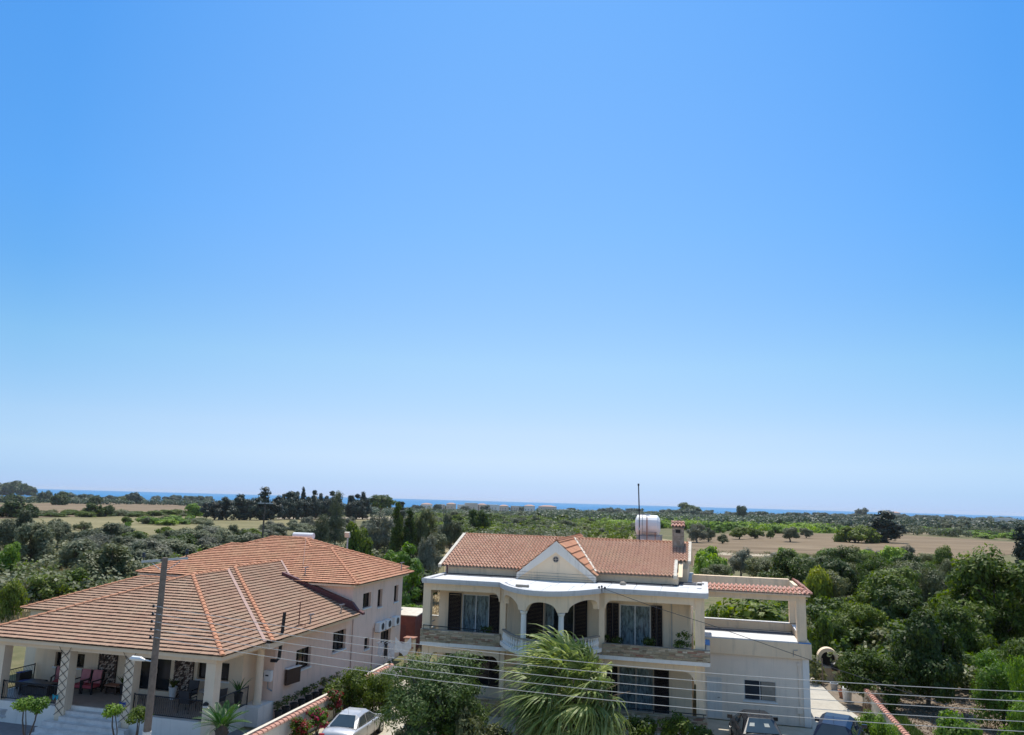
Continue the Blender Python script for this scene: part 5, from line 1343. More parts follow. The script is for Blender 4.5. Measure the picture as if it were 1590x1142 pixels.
# main roof behind it, a little higher, its own hip
x2, y2 = -17.8, 30.3
w2 = 6.3
ap2 = (x2 - w2, y2 + w2, zB + T * w2)
yCr = 38.8 + (ap2[2] - zC) / 0.336
ed = 38.95
zE = zB + T * 0
roof('main_roof', [
    [(x2 - .45, y2, zB), (x2, y2, zB), ap2, (ap2[0] - .3, ap2[1], ap2[2] - .1)],
    [(x2, y2, zB), (x2, ed - 2.1, zB), (ap2[0], ed - 2.1, ap2[2]), ap2],
    [(x2, ed - 2.1, zB), (x2, ed, zB), (x2 - 4.08, ed, zB + T * 4.08), (x2 - 4.08, ed - 2.1, zB + T * 4.08)],
    [(x2 - 4.08, ed - 2.1, zB + T * 4.08), (x2 - 4.08, ed, zB + T * 4.08), (ap2[0], yCr, ap2[2]), (ap2[0], ed - 2.1, ap2[2])],
    [(ap2[0] - 5.5, ed, ap2[2] - T * 5.5), (ap2[0] - 5.5, y2 + 5.6, ap2[2] - T * 5.5), ap2, (ap2[0], yCr, ap2[2])],
], 'tile_brown', [((x2, y2, zB), ap2), (ap2, (ap2[0], yCr, ap2[2]))], 'ridge_orange', parent=bun)
mb = MB()
vdir = (Vector(rA2) - Vector(valL)).normalized()
mb.obox((Vector(valL) + Vector(rA2)) / 2 + Vector((0, -.03, .06)), vdir, (Vector(rA2) - Vector(valL)).length / 2, vdir.cross(Vector((0, 0, 1))), .07, Vector((0, 0, 1)), .03)
mb.build('valley_flashing', 'pink_flash', bun)
# left wing
bz = 3.33; bT = .37
roof('wing_roof', [
    [(-35.25, 34.4, bz), (-30.3, 34.4, bz), (-26.35, 38.35, bz + bT * 3.95), (-31.3, 38.35, bz + bT * 3.95)],
    [(-35.25, 39, bz), (-35.25, 34.4, bz), (-31.3, 38.35, bz + bT * 3.95), (-31.3, 39, bz + bT * 3.95)],
], 'tile_brown', [((-35.25, 34.4, bz), (-31.3, 38.35, bz + bT * 3.95)), ((-31.3, 38.4, bz + bT * 3.95), (-26.3, 38.4, bz + bT * 3.95))], 'ridge_orange', parent=bun)
# upper roof: long hip with a higher hip on its middle
tC = 1.5 / 4.5
cR, cL, cF, cB = -18.0, -31.95, 38.8, 46.9
aR, aL = (-22.0, 43.3, 6.5), (-28.9, 43.3, 6.5)
pkL, pkR = (-26.7, 44.65, 6.95), (-24.5, 44.65, 6.95)
nL, nR = (-28.05, 43.3, 6.5), (-23.33, 43.3, 6.5)
roof('upper_roof', [
    [(cL, cF, zC), (cR, cF, zC), aR, aL],
    [nL, nR, pkR, pkL],
    [(cR, cF, zC), (cR, cB, zC), aR],
    [(cL, cB, zC), (cL, cF, zC), aL],
    [(cR, cB, zC), (cL, cB, zC), aL, aR],
    [(-19.4, 46.5, 5.0), (-19.4, 49.6, 5.0), pkR, nR],
    [(-31.6, 49.6, 5.0), (-31.6, 46.5, 5.0), nL, pkL],
    [(-19.4, 49.6, 5.0), (-31.6, 49.6, 5.0), pkL, pkR],
], 'tile_orange', [((cR, cF, zC), aR), ((cR, cB, zC), aR), ((cL, cF, zC), aL), (aR, nR), (nR, pkR), (nL, pkL), (aL, nL), (pkL, pkR), ((-19.4, 49.6, 5.0), pkR)], 'ridge_orange', parent=bun, rr=.09)
mb = MB()
a_, b_ = Vector((ap2[0] + 2.25, 38.75, ap2[2] - T * 2.25 + .05)), Vector((ap2[0] + .05, yCr - .05, ap2[2] + .05))
mb.obox((a_ + b_) / 2, b_ - a_, (b_ - a_).length / 2, (b_ - a_).cross(Vector((0, 0, 1))), .05, Vector((0, 0, 1)), .03)
mb.build('valley_mortar', 'pink_flash', bun)
# dark upstand where the main roof runs into the upper wall
mb = MB()
def zr(x): return zB + T * (x2 - x)
mb.prism([(-17.62, zr(-17.8) - .03), (-22.6, zr(-22.6) + .02), (-22.6, zr(-22.6) + .2), (-18.3, zr(-18.3) + .40), (-17.95, zr(-17.95) + .16), (-17.62, zr(-17.8) + .08)], 'y', 38.82, 39.06)
mb.build('roof_upstand', 'maroon', bun)

# --- iron railings
def railing(pts, z0, z1, parent, name='railing', step=.085, wavy=True):
    mb = MB(); bars = MB()
    for i in range(len(pts) - 1):
        a, b = Vector(pts[i] + (0,)), Vector(pts[i + 1] + (0,))
        L = (b - a).length
        for z in (z0 + .05, z1):
            mb.tube([a + Vector((0, 0, z)), b + Vector((0, 0, z))], .022, 6)
        for p in (a, b):
            mb.tube([p + Vector((0, 0, z0)), p + Vector((0, 0, z1 + .04))], .025, 6)
        nrm = Vector((0, 0, 1)).cross((b - a).normalized())
        n = int(L / step)
        for k in range(1, n):
            p = a + (b - a) * k / n
            sg = [0, .04, -.01, -.045, 0] if wavy else [0, 0]
            m_ = len(sg) - 1
            bars.tube([p + (b - a).normalized() * s_ + Vector((0, 0, z0 + .05 + (z1 - z0 - .05) * q / m_)) for q, s_ in enumerate(sg)], .010, 4, cap=False)
    r = mb.build(name, 'black_iron', parent)
    bars.build('railing_bar', 'black_iron', r, kind='stuff', fix=False)
    return r


railing([(-22.25, 27.68), (-19.05, 27.68)], .88, 1.62, bun)
railing([(-28.75, 27.68), (-25.95, 27.68)], .90, 1.62, bun)
railing([(-18.8, 27.98), (-18.8, 30.3)], .88, 1.62, bun)
railing([(-29.85, 27.9), (-29.85, 30.3)], .88, 1.7, bun)
# --- stone faced piers on the veranda
for x0, x1 in ((-26.45, -25.5), (-22.5, -21.57)):
    mb = MB(); mb.box(x0, x1, 30.32, 30.398, .872, 3.05)
    pr = mb.build('stone_pier', 'mortar_dark', bun)
    rnd = random.Random(int(x0 * 10))
    st = MB()
    for i in range(11):
        for j in range(24):
            if rnd.random() < .12: continue
            cx = x0 + .045 + (x1 - x0 - .05) * i / 10.3; cz = .92 + j * .088
            a = rnd.uniform(.55, 1.15)
            st.obox((cx, 30.308, cz), (cos(a), 0, sin(a)), .045, (0, 1, 0), .018, (-sin(a), 0, cos(a)), .022)
    st.build('facing_pebble', 'pebble_stone', pr, kind='stuff', fix=False)
# --- lattice trellis on the two middle pillars
for x0 in (-25.88, -22.74):
    mb = MB()
    x0 -= .01
    z = .55
    while z < 3.0:
        mb.tube([(x0, 27.53, z), (x0 + .43, 27.53, z + .36)], .011, 4, cap=False)
        mb.tube([(x0 + .43, 27.53, z), (x0, 27.53, z + .36)], .011, 4, cap=False)
        z += .36
    mb.tube([(x0 + .1, 27.53, 2.9), (x0 - .12, 27.5, 3.25)], .011, 4); mb.tube([(x0 + .3, 27.53, 2.9), (x0 + .52, 27.5, 3.25)], .011, 4)
    mb.build('trellis', 'black_iron', bun, fix=False)
# --- flue, mast, vents, downpipes, shutter box
mb = MB(); mb.tube([(-18.40, 31.25, 2.52), (-18.15, 31.3, 2.52), (-18.1, 31.42, 2.62), (-18.1, 31.6, 4.5)], .075, 8); mb.build('flue_pipe', 'black_iron', bun)
mb = MB(); mb.tube([(-18.3, 33.3, 3.4), (-18.3, 33.3, 4.75)], .025, 6); mb.tube([(-18.3, 33.35, 3.75), (-18.0, 33.35, 3.75), (-18.0, 33.35, 3.5)], .02, 6)
mb.tube([(-18.3, 33.05, 4.72), (-18.3, 33.6, 4.72)], .012, 5)
mb.build('aerial_mast', 'maroon', bun)
for (x, y, z) in ((-21.6, 39.6, 5.25), (-18.45, 46.0, 5.2), (-18.2, 34.2, 3.65), (-18.3, 37.6, 3.68)):
    mb = MB(); mb.tube([(x, y, z), (x, y, z + .42)], .035, 6); mb.tube([(x - .1, y - .02, z + .42), (x + .16, y + .02, z + .46)], .03, 6); mb.build('roof_vent', 'grey_metal', bun)
for y, z1 in ((39.25, 3.4), (42.0, 2.3)):
    mb = MB(); mb.tube([(-18.36, y, .05), (-18.36, y, z1)], .022, 6); mb.build('downpipe', 'pink_flash', bun)
mb = MB()
mb.obox((-18.22, 32.95, 1.57), (.16, 1, 0), .48, (1, -.16, 0), .05, (0, 0, 1), .34)
sh = mb.build('shutter', 'brown_wood', bun)
mb = MB(); mb.obox((-18.22, 32.95, 1.93), (.16, 1, 0), .5, (1, -.16, 0), .09, (0, 0, 1), .016); mb.build('shutter_cap', 'white_frame', sh)
# --- overhead wire over the roof
mb = MB()
pts = []
A0, B0 = Vector((-24.4, 44.5, 7.0)), Vector((-22.2, 40.4, 5.75))
mb.tube([A0, (A0 + B0) / 2 - Vector((0, 0, .05)), B0], .012, 5)
mb.build('roof_cable', 'pink_flash', bun)
# ================================================================ the villa (right)
vil = thing('villa', 'cream two-storey villa with arched balconies, white slab roof and orange tiled gable', 'house', (-6.5, 38, 0))
CX, CY = -6.77, 35.12


SAG = 2.42


def bow(R, a):
    """point of the bow-fronted bay in plan: a parabola 2.42 m deep on a 4.66 m chord"""
    u = -cos(radians(a))
    return (CX + R * u, CY - SAG * R / 2.33 * (1 - u * u))


def arc(R, a0, a1, n):
    return [bow(R, a0 + (a1 - a0) * i / n) for i in range(n + 1)]


# --- walls of both floors
Lw = (-11.55, -10.18, 3.12, 5.08)
Rw = (-3.85, -2.43, 3.12, 5.04)
Cd = (-7.45, -6.0, 3.08, 5.15)
Gw = (-3.9, -2.3, 0.35, 2.45)
GLw = (-11.6, -10.1, 0.9, 2.4)
mb = MB()
mb.wall('y', 37.0, .25, -12.75, -.62, 0, 5.70, [Lw, Rw, Cd, Gw, GLw])
mb.wall('x', -12.75, .25, 37.252, 46.0, 0, 5.70)
mb.wall('x', -.62, -.25, 37.252, 46.0, 0, 5.70)
mb.wall('y', 46.0, -.25, -12.5, -.87, 0, 5.70)
mb.wall('y', 38.2, .2, -12.9, -1.38, 5.94, 6.30)
mb.wall('x', -12.9, .2, 38.402, 45.8, 5.94, 6.30)
mb.box(-1.378, -1.2, 38.2, 39.8, 5.94, 6.42)
mb.box(-1.38, -.78, 39.802, 40.0, 5.94, 6.55)
mb.wall('x', -.78, -.2, 40.002, 45.8, 5.94, 6.55)
mb.build('wall', 'cream', vil)
# --- thin vertical trim strip right of the right-hand window
mb = MB(); mb.box(-1.5, -1.44, 36.95, 36.998, 3.06, 5.6); mb.build('drain_pipe', 'beige_frame', vil)


# --- windows with shutters and lace
def shut(a0, a1, z0, z1, n=1, fold=0):
    sh = MB()
    w = (a1 - a0) / n
    for i in range(n):
        x0, x1 = a0 + w * i + .01, a0 + w * (i + 1) - .01
        sh.box(x0, x0 + .05, 36.90, 36.95, z0, z1); sh.box(x1 - .05, x1, 36.90, 36.95, z0, z1)
        sh.box(x0 + .05, x1 - .05, 36.90, 36.95, z0, z0 + .07); sh.box(x0 + .05, x1 - .05, 36.90, 36.95, z1 - .07, z1)
    o = sh.build('shutter', 'dark_wood', vil)
    lv = MB()
    for i in range(n):
        x0, x1 = a0 + w * i + .06, a0 + w * (i + 1) - .06
        z = z0 + .09
        while z < z1 - .1:
            lv.quad((x0, 36.905, z), (x1, 36.905, z), (x1, 36.945, z + .05), (x0, 36.945, z + .05))
            z += .062
    lv.build('louvre', 'dark_wood', o, kind='stuff', fix=False)


def curtain(a0, a1, z0, z1, y=37.24, mat='lace', parent=None):
    mb = MB(); n = int((a1 - a0) / .035)
    vs = [(a0 + (a1 - a0) * i / n, y + .035 * sin(i * 1.35) + .015 * sin(i * .37), z) for z in (z0, z1) for i in range(n + 1)]
    mb.add(vs, [(i, i + 1, n + 2 + i, n + 1 + i) for i in range(n)])
    mb.build('curtain', mat, parent, smooth=True, fix=False)


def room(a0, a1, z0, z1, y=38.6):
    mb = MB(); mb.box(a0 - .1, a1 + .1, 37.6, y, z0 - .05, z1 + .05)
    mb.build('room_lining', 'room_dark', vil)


for (a0, a1, z0, z1) in (Lw, Rw):
    w = window(vil, 'y', 37.0, a0, a1, z0, z1, 1, frame='white_frame', pane='pane_clear', mull=1, depth=.06, fw=.045)
    curtain(a0, a1, z0, z1, parent=w)
    room(a0, a1, z0, z1)
shut(-12.24, -11.57, 3.08, 5.12); shut(-10.16, -9.63, 3.08, 5.12)
shut(-4.46, -3.87, 3.08, 5.08, 2); shut(-2.41, -1.88, 3.08, 5.08, 2)
w = window(vil, 'y', 37.0, *Cd, 1, frame='beige_frame', pane='pane_clear', mull=1, sill=None, depth=.06, name='balcony_door')
curtain(Cd[0], Cd[0] + .45, Cd[2], Cd[3], parent=w); room(*Cd)
shut(-8.3, -7.47, 3.06, 5.2); shut(-5.98, -5.35, 3.06, 5.2)
w = window(vil, 'y', 37.0, *Gw, 1, frame='beige_frame', pane='pane_clear', mull=1, depth=.06)
curtain(Gw[0], Gw[1], Gw[2], Gw[3], parent=w); room(*Gw)
shut(-4.75, -3.92, .35, 2.5); shut(-2.28, -1.6, .35, 2.5)
window(vil, 'y', 37.0, *GLw, 1, frame='dark_wood', pane='pane_dark', mull=1)
shut(-12.3, -11.62, .9, 2.4); shut(-10.08, -9.5, .9, 2.4)

# --- balcony floor slab with its white edge, bulging in the middle
mb = MB()
mb.prism([(-13.0, 36.99), (-13.0, 35.18), (.21, 35.18), (.21, 36.99)], 'z', 2.9, 3.06)
mb.build('balcony_slab', 'cream_white', vil)
mb = MB(); mb.prism(arc(2.33, 1, 179, 28), 'z', 3.2, 3.36); mb.build('bow_slab', 'cream_white', vil)
# --- stone faced parapets
def clad(x0, x1, y, z0, z1, t=.16, parent=vil, face=1, name='parapet'):
    mb = MB(); mb.box(x0, x1, y, y + t, z0, z1)
    p = mb.build(name, 'mortar', parent)
    rnd = random.Random(int(x0 * 100) + int(z0 * 10))
    st = MB()
    z = z0 + .005
    while z < z1 - .02:
        h = min(rnd.uniform(.035, .075), z1 - z)
        x = x0 + rnd.uniform(-.1, 0)
        while x < x1:
            l = rnd.uniform(.12, .42)
            a, b = max(x, x0), min(x + l - .012, x1)
            if b - a > .02:
                d = rnd.uniform(.012, .045)
                st.add([(a, y, z), (b, y, z), (b, y, z + h - .010), (a, y, z + h - .010), (a, y - d, z), (b, y - d, z), (b, y - d, z + h - .010), (a, y - d, z + h - .010)],
                       [(4, 5, 6, 7), (0, 1, 5, 4), (3, 2, 6, 7), (0, 4, 7, 3), (1, 5, 6, 2)])
            x += l
        z += h
    st.build('cladding_stone', 'clad_stone', p, kind='stuff', fix=False)
    return p


clad(-13.0, CX - 2.36, 35.2, 3.062, 3.62)
clad(CX + 2.36, .21, 35.2, 3.062, 3.56)
clad(CX + 2.3, .05, 35.3, 0.0, .8, name='porch_parapet')
clad(-12.95, CX - 2.3, 35.3, 0.0, .8, name='porch_parapet')
mb = MB(); mb.box(-13.0, -12.84, 35.362, 36.99, 3.062, 3.5); mb.box(.05, .21, 35.362, 38.36, 3.062, 3.5); mb.build('side_parapet', 'cream', vil)
# handrail over the left parapet
mb = MB(); mb.tube([(-12.9, 35.28, 3.78), (-9.2, 35.28, 3.72)], .02, 6)
for x in (-12.9, -11.1, -9.3): mb.tube([(x, 35.28, 3.6), (x, 35.28, 3.78)], .015, 5)
mb.tube([(-12.9, 35.28, 3.78), (-12.9, 36.9, 3.78)], .02, 6)
mb.build('handrail', 'black_iron', vil)
mb = MB(); mb.tube([(-4.3, 35.28, .93), (.0, 35.28, .93)], .02, 6)
for x in (-4.2, -2.2, -.1): mb.tube([(x, 35.28, .8), (x, 35.28, .93)], .015, 5)
mb.build('handrail', 'black_iron', vil)
# balusters round the bow, each its own piece
R2 = 2.17
bm_ = MB(); setf = FR.copy()
prof = [(.05, 0), (.05, .04), (.028, .06), (.062, .18), (.05, .26), (.024, .36), (.045, .42), (.045, .46)]
bm_.lathe(prof, (FR.x, FR.y, FR.z), 8)
bal = bm_.mesh('baluster', 'cream_white')
for i in range(34):
    a = 7 + 166 * i / 33
    if abs(a - 67) < 3.2 or abs(a - 113) < 3.2: continue
    x, y = bow(R2, a)
    meshobj('baluster', bal, vil, (x - FR.x, y - FR.y, 3.36))
mb = MB()
o1, o2 = arc(R2 + .09, 4, 176, 30), arc(R2 - .09, 4, 176, 30)
mb.prism(o1 + o2[::-1], 'z', 3.822, 3.89)
mb.build('balustrade_rail', 'mortar', vil)

# --- arcade beams
def arcade_flat(x0, x1, y, z1, ztop_open, parent, rl=(.3, .34), rr=(.3, .34), t=.26, name='arcade'):
    """beam over a wide opening, quarter-round brackets of their own size at each end"""
    n = 8
    pts = [(x0, z1), (x0, ztop_open - rl[1])]
    if rl[0]:
        for i in range(n + 1):
            a = pi - (pi / 2) * i / n
            pts.append((x0 + .05 + rl[0] + rl[0] * cos(a), ztop_open - rl[1] + rl[1] * sin(a)))
    if rr[0]:
        for i in range(n + 1):
            a = pi / 2 - (pi / 2) * i / n
            pts.append((x1 - .05 - rr[0] + rr[0] * cos(a), ztop_open - rr[1] + rr[1] * sin(a)))
    pts += [(x1, ztop_open - rr[1]), (x1, z1)]
    mb = MB(); mb.prism(pts, 'y', y, y + t)
    return mb.build(name, 'cream', parent)


arcade_flat(-12.62, -9.2, 35.3, 5.72, 5.42, vil, rl=(.0, .02), rr=(.28, .38))
arcade_flat(-4.36, -.42, 35.3, 5.72, 5.40, vil, rl=(.36, .36), rr=(.14, .18))
arcade_flat(-4.36, -.42, 35.42, 2.898, 2.58, vil, rl=(.36, .36), rr=(.42, .48))
arcade_flat(-12.62, -9.2, 35.42, 2.898, 2.58, vil)
# curved arcade with three arches
mb = MB()
N = 96
Ra, Rb = 2.22, 1.98
def zb(a):
    z = 5.02
    for (c, hw, top_) in ((36, 24, .40), (90, 17, .38), (144, 24, .40)):
        d = abs(a - c) / hw
        if d < 1: z = max(z, 5.07 + (top_) * sqrt(1 - d * d))
    return z
vs = []
for i in range(N + 1):
    a = 2 + 176 * i / N
    zz = zb(a)
    for R_, z in ((Ra, 5.72), (Ra, zz), (Rb, zz), (Rb, 5.72)):
        vs.append((*bow(R_, a), z))
fs = [(i * 4 + j, i * 4 + j + 1, i * 4 + j + 5, i * 4 + j + 4) for i in range(N) for j in range(3)]
fs += [(0, 1, 2, 3), (4 * N, 4 * N + 1, 4 * N + 2, 4 * N + 3)]
mb.add(vs, fs)
mb.build('bow_arcade', 'cream', vil)
mb = MB()
mb.prism(arc(2.2, 6, 174, 30), 'z', 5.69, 5.712)
mb.box(-12.6, -.45, 35.6, 36.98, 5.69, 5.712)
mb.box(-12.6, -.45, 35.7, 36.98, 2.86, 2.896)
mb.build('balcony_ceiling', 'cream_white', vil)
# columns of the bow and square pillars
for a in (67, 113):
    x, y = bow(2.1, a)
    mb = MB(); mb.lathe([(.16, 3.362), (.16, 3.42), (.125, 3.5), (.115, 4.86), (.15, 4.92), (.17, 5.0)], (x, y, 0), 14)
    mb.build('column', 'cream_white', vil)
    mb = MB(); mb.box(x - .2, x + .2, y - .2, y + .2, 0, 3.195); mb.build('pillar', 'cream', vil)
for x0, x1 in ((-13.0, -12.622), (-9.198, -8.93), (-4.60, -4.362), (-.418, 0.0)):
    mb = MB(); mb.box(x0, x1, 35.362, 35.68, 3.062, 5.718)
    mb.build('pillar', 'cream', vil)
    mb = MB(); mb.box(x0 + .02, x1 - .02, 35.44, 35.7, 0, 2.897); mb.build('pillar', 'cream', vil)
# left side return arch between corner pillar and house
mb = MB(); mb.box(-12.98, -12.78, 35.682, 36.99, 5.15, 5.716); mb.box(-.22, -.02, 35.682, 36.99, 5.15, 5.716); mb.build('side_beam', 'cream', vil)

# --- white roof slab, its upstand edge and paving panels
mb = MB()
out = [(-13.0, 46.2), (-13.0, 35.1), (CX - 2.44, 35.1)] + arc(2.42, 2, 178, 28) + [(CX + 2.44, 35.1), (.16, 35.1), (.16, 40.4), (-.6, 40.4), (-.6, 46.2)]
mb.prism(out, 'z', 5.722, 5.88)
mb.build('roof_slab', 'weathered_edge', vil)
mb = MB()
eo = [(-13.02, 35.08), (CX - 2.45, 35.08)] + arc(2.44, 1, 179, 28) + [(CX + 2.45, 35.08), (.18, 35.08)]
ei = [(-12.75, 35.33), (CX - 2.2, 35.33)] + arc(2.2, 3, 177, 28) + [(CX + 2.2, 35.33), (-.1, 35.33)]
mb.prism(eo + ei[::-1], 'z', 5.80, 5.94)
mb.box(-.1, .18, 35.332, 40.4, 5.80, 5.94)
mb.box(-13.02, -12.75, 35.332, 38.4, 5.80, 5.94)
mb.build('slab_kerb', 'weathered_edge', vil)
x = -12.5
while x < -.2:
    x1 = min(x + 1.18, -.3)
    mb = MB(); mb.box(x, x1 - .025, 35.36, 37.36, 5.882, 5.915)
    mb.build('slab_panel', 'terrace_white', vil)
    x += 1.18
for i in range(4):
    xa, xb = CX - 2.1 + 1.05 * i, CX - 2.1 + 1.05 * (i + 1) - .025
    def yb(x): return CY + .25 - SAG * 2.17 / 2.33 * max(0, 1 - ((x - CX) / 2.17) ** 2)
    n = 6
    pts = [(xa + (xb - xa) * k / n, min(35.33, yb(xa + (xb - xa) * k / n))) for k in range(n + 1)]
    pts += [(xb, 35.335), (xa, 35.335)]
    mb = MB(); mb.prism(pts, 'z', 5.882, 5.913); mb.build('slab_panel', 'terrace_white', vil)
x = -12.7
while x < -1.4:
    mb = MB(); mb.box(x, min(x + 1.16, -1.4), 37.42, 38.12, 5.882, 5.93); mb.build('membrane_strip', 'membrane_and_shade', vil)
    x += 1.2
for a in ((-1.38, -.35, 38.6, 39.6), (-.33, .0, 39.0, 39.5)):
    mb = MB(); mb.box(a[0], a[1], a[2], a[3], 5.882, 5.95); mb.build('membrane_strip', 'membrane_and_shade', vil)
mb = MB(); mb.box(-1.15, -.12, 37.5, 38.55, 5.882, 5.913); mb.build('slab_panel', 'terrace_white', vil)
mb = MB(); mb.box(-.32, -.12, 39.55, 40.3, 5.882, 5.913); mb.build('slab_panel', 'terrace_white', vil)

# --- main gable roof
zE, zR, yE, yR, yB = 6.30, 7.70, 38.0, 42.0, 46.1
xl, xs, xr = -13.05, -1.38, -.74
def zf(y): return zE + (zR - zE) * (y - yE) / (yR - yE)
gx, gw, gy = -6.95, 1.93, 37.2
gz, gz0 = 7.79, 6.22
# cross gable meets the main slope along two valleys
def yv(z): return yE + (z - zE) * (yR - yE) / (zR - zE)
vy = yv(6.30)
gT = (gz - gz0) / gw
xvl = gx - (gz - zE) / gT; xvr = gx + (gz - zE) / gT
xtl = gx - (gz - zR) / gT; xtr = gx + (gz - zR) / gT
roofp = [
    [(xl, yE, zE), (xvl, yE, zE), (xtl, yR, zR), (xl, yR, zR)],
    [(xvr, yE, zE), (xs, yE, zE), (xs, yR, zR), (xtr, yR, zR)],
    [(xs, 39.75, zf(39.75)), (xr, 39.75, zf(39.75)), (xr, yR, zR), (xs, yR, zR)],
    [(xr, yB, zE), (xl, yB, zE), (xl, yR, zR), (xr, yR, zR)],
]
mr = roof('roof', roofp, 'tile_villa', [((xl, yR, zR), (xtl - .05, yR, zR)), ((xtr + .05, yR, zR), (xr, yR, zR))], 'ridge_orange', w=.18, h=.30, style='barrel', sheath='cement_flash', parent=vil, rr=.09)
gb = 45.0
cr = roof('gable_roof', [
    [(gx + gw + .02, gb, gz0), (gx + gw + .02, gy + .02, gz0), (gx, gy + .02, gz), (gx, gb, gz)][0:4],
    [(gx - gw - .02, gy + .02, gz0), (gx - gw - .02, gb, gz0), (gx, gb, gz), (gx, gy + .02, gz)],
], 'ridge_orange', [((gx, gy + .1, gz), (gx, gb, gz))], 'ridge_orange', w=.26, h=.40, style='flat', sheath='cement_flash', parent=vil, rr=.09)
# valley mortar, verges
mb = MB()
for (a, b) in (((xvr + .02, yE - .05, zE + .04), (xtr, yR, zR + .04)), ((xvl - .02, yE - .05, zE + .04), (xtl, yR, zR + .04))):
    a, b = Vector(a), Vector(b); d = b - a
    mb.obox((a + b) / 2 + Vector((0, 0, .02)), d, d.length / 2, d.cross(Vector((0, 0, 1))), .05, Vector((0, 0, 1)), .05)
mb.build('valley_mortar', 'cement_flash', vil)
for x0, y0, y1 in ((xl - .14, yE - .1, yR), (xs - .02, yE - .1, 39.75), (xr - .02, 39.6, yR)):
    mb = MB()
    a, b = Vector((x0 + .07, y0, zf(y0) + .03)), Vector((x0 + .07, y1, zf(y1) + .03))
    mb.obox((a + b) / 2, b - a, (b - a).length / 2, (1, 0, 0), .08, (b - a).cross(Vector((1, 0, 0))), .08)
    mb.build('verge', 'cement_flash', vil)
for x0 in (xl - .14, xr - .02):
    mb = MB()
    a, b = Vector((x0 + .07, yB, zE + .03)), Vector((x0 + .07, yR + .08, zR + .03))
    mb.obox((a + b) / 2, b - a, (b - a).length / 2, (1, 0, 0), .08, (b - a).cross(Vector((1, 0, 0))), .08)
    mb.build('verge', 'cement_flash', vil)
for x0 in (-12.9, -1.2):
    mb = MB()
    mb.prism([(38.2, 6.302), (45.9, 6.302), (42.0, zR - .06)], 'x', x0, x0 + .2)
    mb.build('gable_wall', 'cream', vil)
# pediment: white raking bands around a cream field with a round vent
mb = MB()
gt2 = .50
mb.prism([(gx - gw, gz0 - .02), (gx - gw, 5.95), (gx - gw + .02, 5.95), (gx - gw + .02, gz0 - gT * .0 - .30), (gx, gz - .52), (gx + gw - .02, gz0 - .30), (gx + gw - .02, 5.95), (gx + gw, 5.95), (gx + gw, gz0 - .02), (gx, gz)], 'y', gy - .06, gy + .12)
mb.build('pediment_band', 'pediment_white', vil)
mb = MB()
mb.prism([(gx - gw + .03, 5.93), (gx + gw - .03, 5.93), (gx + gw - .03, gz0 - .28), (gx, gz - .5), (gx - gw + .03, gz0 - .28)], 'y', gy, gy + .15)
mb.box(gx - gw + .02, gx + gw - .02, gy + .152, 38.19, 5.93, 6.18)
mb.build('pediment_field', 'cream', vil)
mb = MB()
mb.tube([(gx, gy - .02, 6.93), (gx, gy + .02, 6.93)], .125, 20)
vn = mb.build('gable_vent', 'dark_plastic', vil)
mb = MB(); n = 20
for r0, r1 in ((.125, .155),):
    o_ = [(gx + r1 * cos(2 * pi * i / n), 6.93 + r1 * sin(2 * pi * i / n)) for i in range(n + 1)]
    i_ = [(gx + r0 * cos(2 * pi * i / n), 6.93 + r0 * sin(2 * pi * i / n)) for i in range(n + 1)]
    mb.prism(o_ + i_[::-1], 'y', gy - .045, gy - .002)
mb.box(gx - .12, gx + .12, gy - .035, gy - .022, 6.92, 6.94); mb.box(gx - .01, gx + .01, gy - .037, gy - .023, 6.81, 7.05)
mb.build('vent_ring', 'beige_frame', vn)
# tension wires across the pediment, drain pipe off the slab
mb = MB()
for z in (6.03, 6.13, 6.27): mb.tube([(gx - 2.1, gy - .12, z + .02), (gx + 2.2, gy - .12, z)], .006, 4)
mb.build('cable', 'dark_plastic', vil, fix=False)
mb = MB(); mb.tube([(CX - 1.35, 33.9, 5.96), (CX - .75, 33.85, 5.96)], .07, 8); mb.build('drain_stub', 'mortar', vil)
mb = MB(); mb.tube([(-12.72, 37.95, 5.9), (-12.72, 37.95, 6.35)], .04, 6); mb.build('vent_pipe', 'maroon', vil)

# --- chimney
mb = MB(); mb.box(-1.55, -1.0, 41.3, 41.85, 7.2, 8.55)
mb.mi = 1; mb.box(-1.40, -1.15, 41.285, 41.299, 8.25, 8.42)
ch = mb.build('chimney', ['mortar', 'room_dark'], vil)
st = MB(); rnd = random.Random(4)
for (ux, org, nn, ln) in (((1, 0, 0), (-1.55, 41.3), (0, -1, 0), .55), ((0, 1, 0), (-1.0, 41.3), (1, 0, 0), .55), ((0, 1, 0), (-1.55, 41.3), (-1, 0, 0), .55)):
    z = 7.3
    while z < 8.5:
        a = rnd.uniform(-.1, 0)
        while a < ln:
            l = rnd.uniform(.1, .2); b0, b1 = max(0, a), min(ln, a + l - .015)
            if b1 - b0 > .03 and not (nn[1] == -1 and 8.2 < z < 8.42 and b1 > .13 and b0 < .42):
                st.obox((org[0] + ux[0] * (b0 + b1) / 2, org[1] + ux[1] * (b0 + b1) / 2, z + .03), ux, (b1 - b0) / 2, nn, rnd.uniform(.01, .025), (0, 0, 1), .028)
            a += l
        z += .068
st.build('facing_stone', 'chimney_stone', ch, kind='stuff', fix=False)
mb = MB()
tile_plane([(-1.62, 41.2, 8.56), (-.93, 41.2, 8.56), (-.93, 41.58, 8.78), (-1.62, 41.58, 8.78)], .172, .3, 'coping_red', ch, name='cap_tile', style='barrel')
tile_plane([(-.93, 41.96, 8.56), (-1.62, 41.96, 8.56), (-1.62, 41.58, 8.78), (-.93, 41.58, 8.78)], .172, .3, 'coping_red', ch, name='cap_tile', style='barrel')
mb.prism([(41.2, 8.53), (41.96, 8.53), (41.58, 8.76)], 'x', -1.6, -.95); mb.build('chimney_cap', 'mortar', ch)
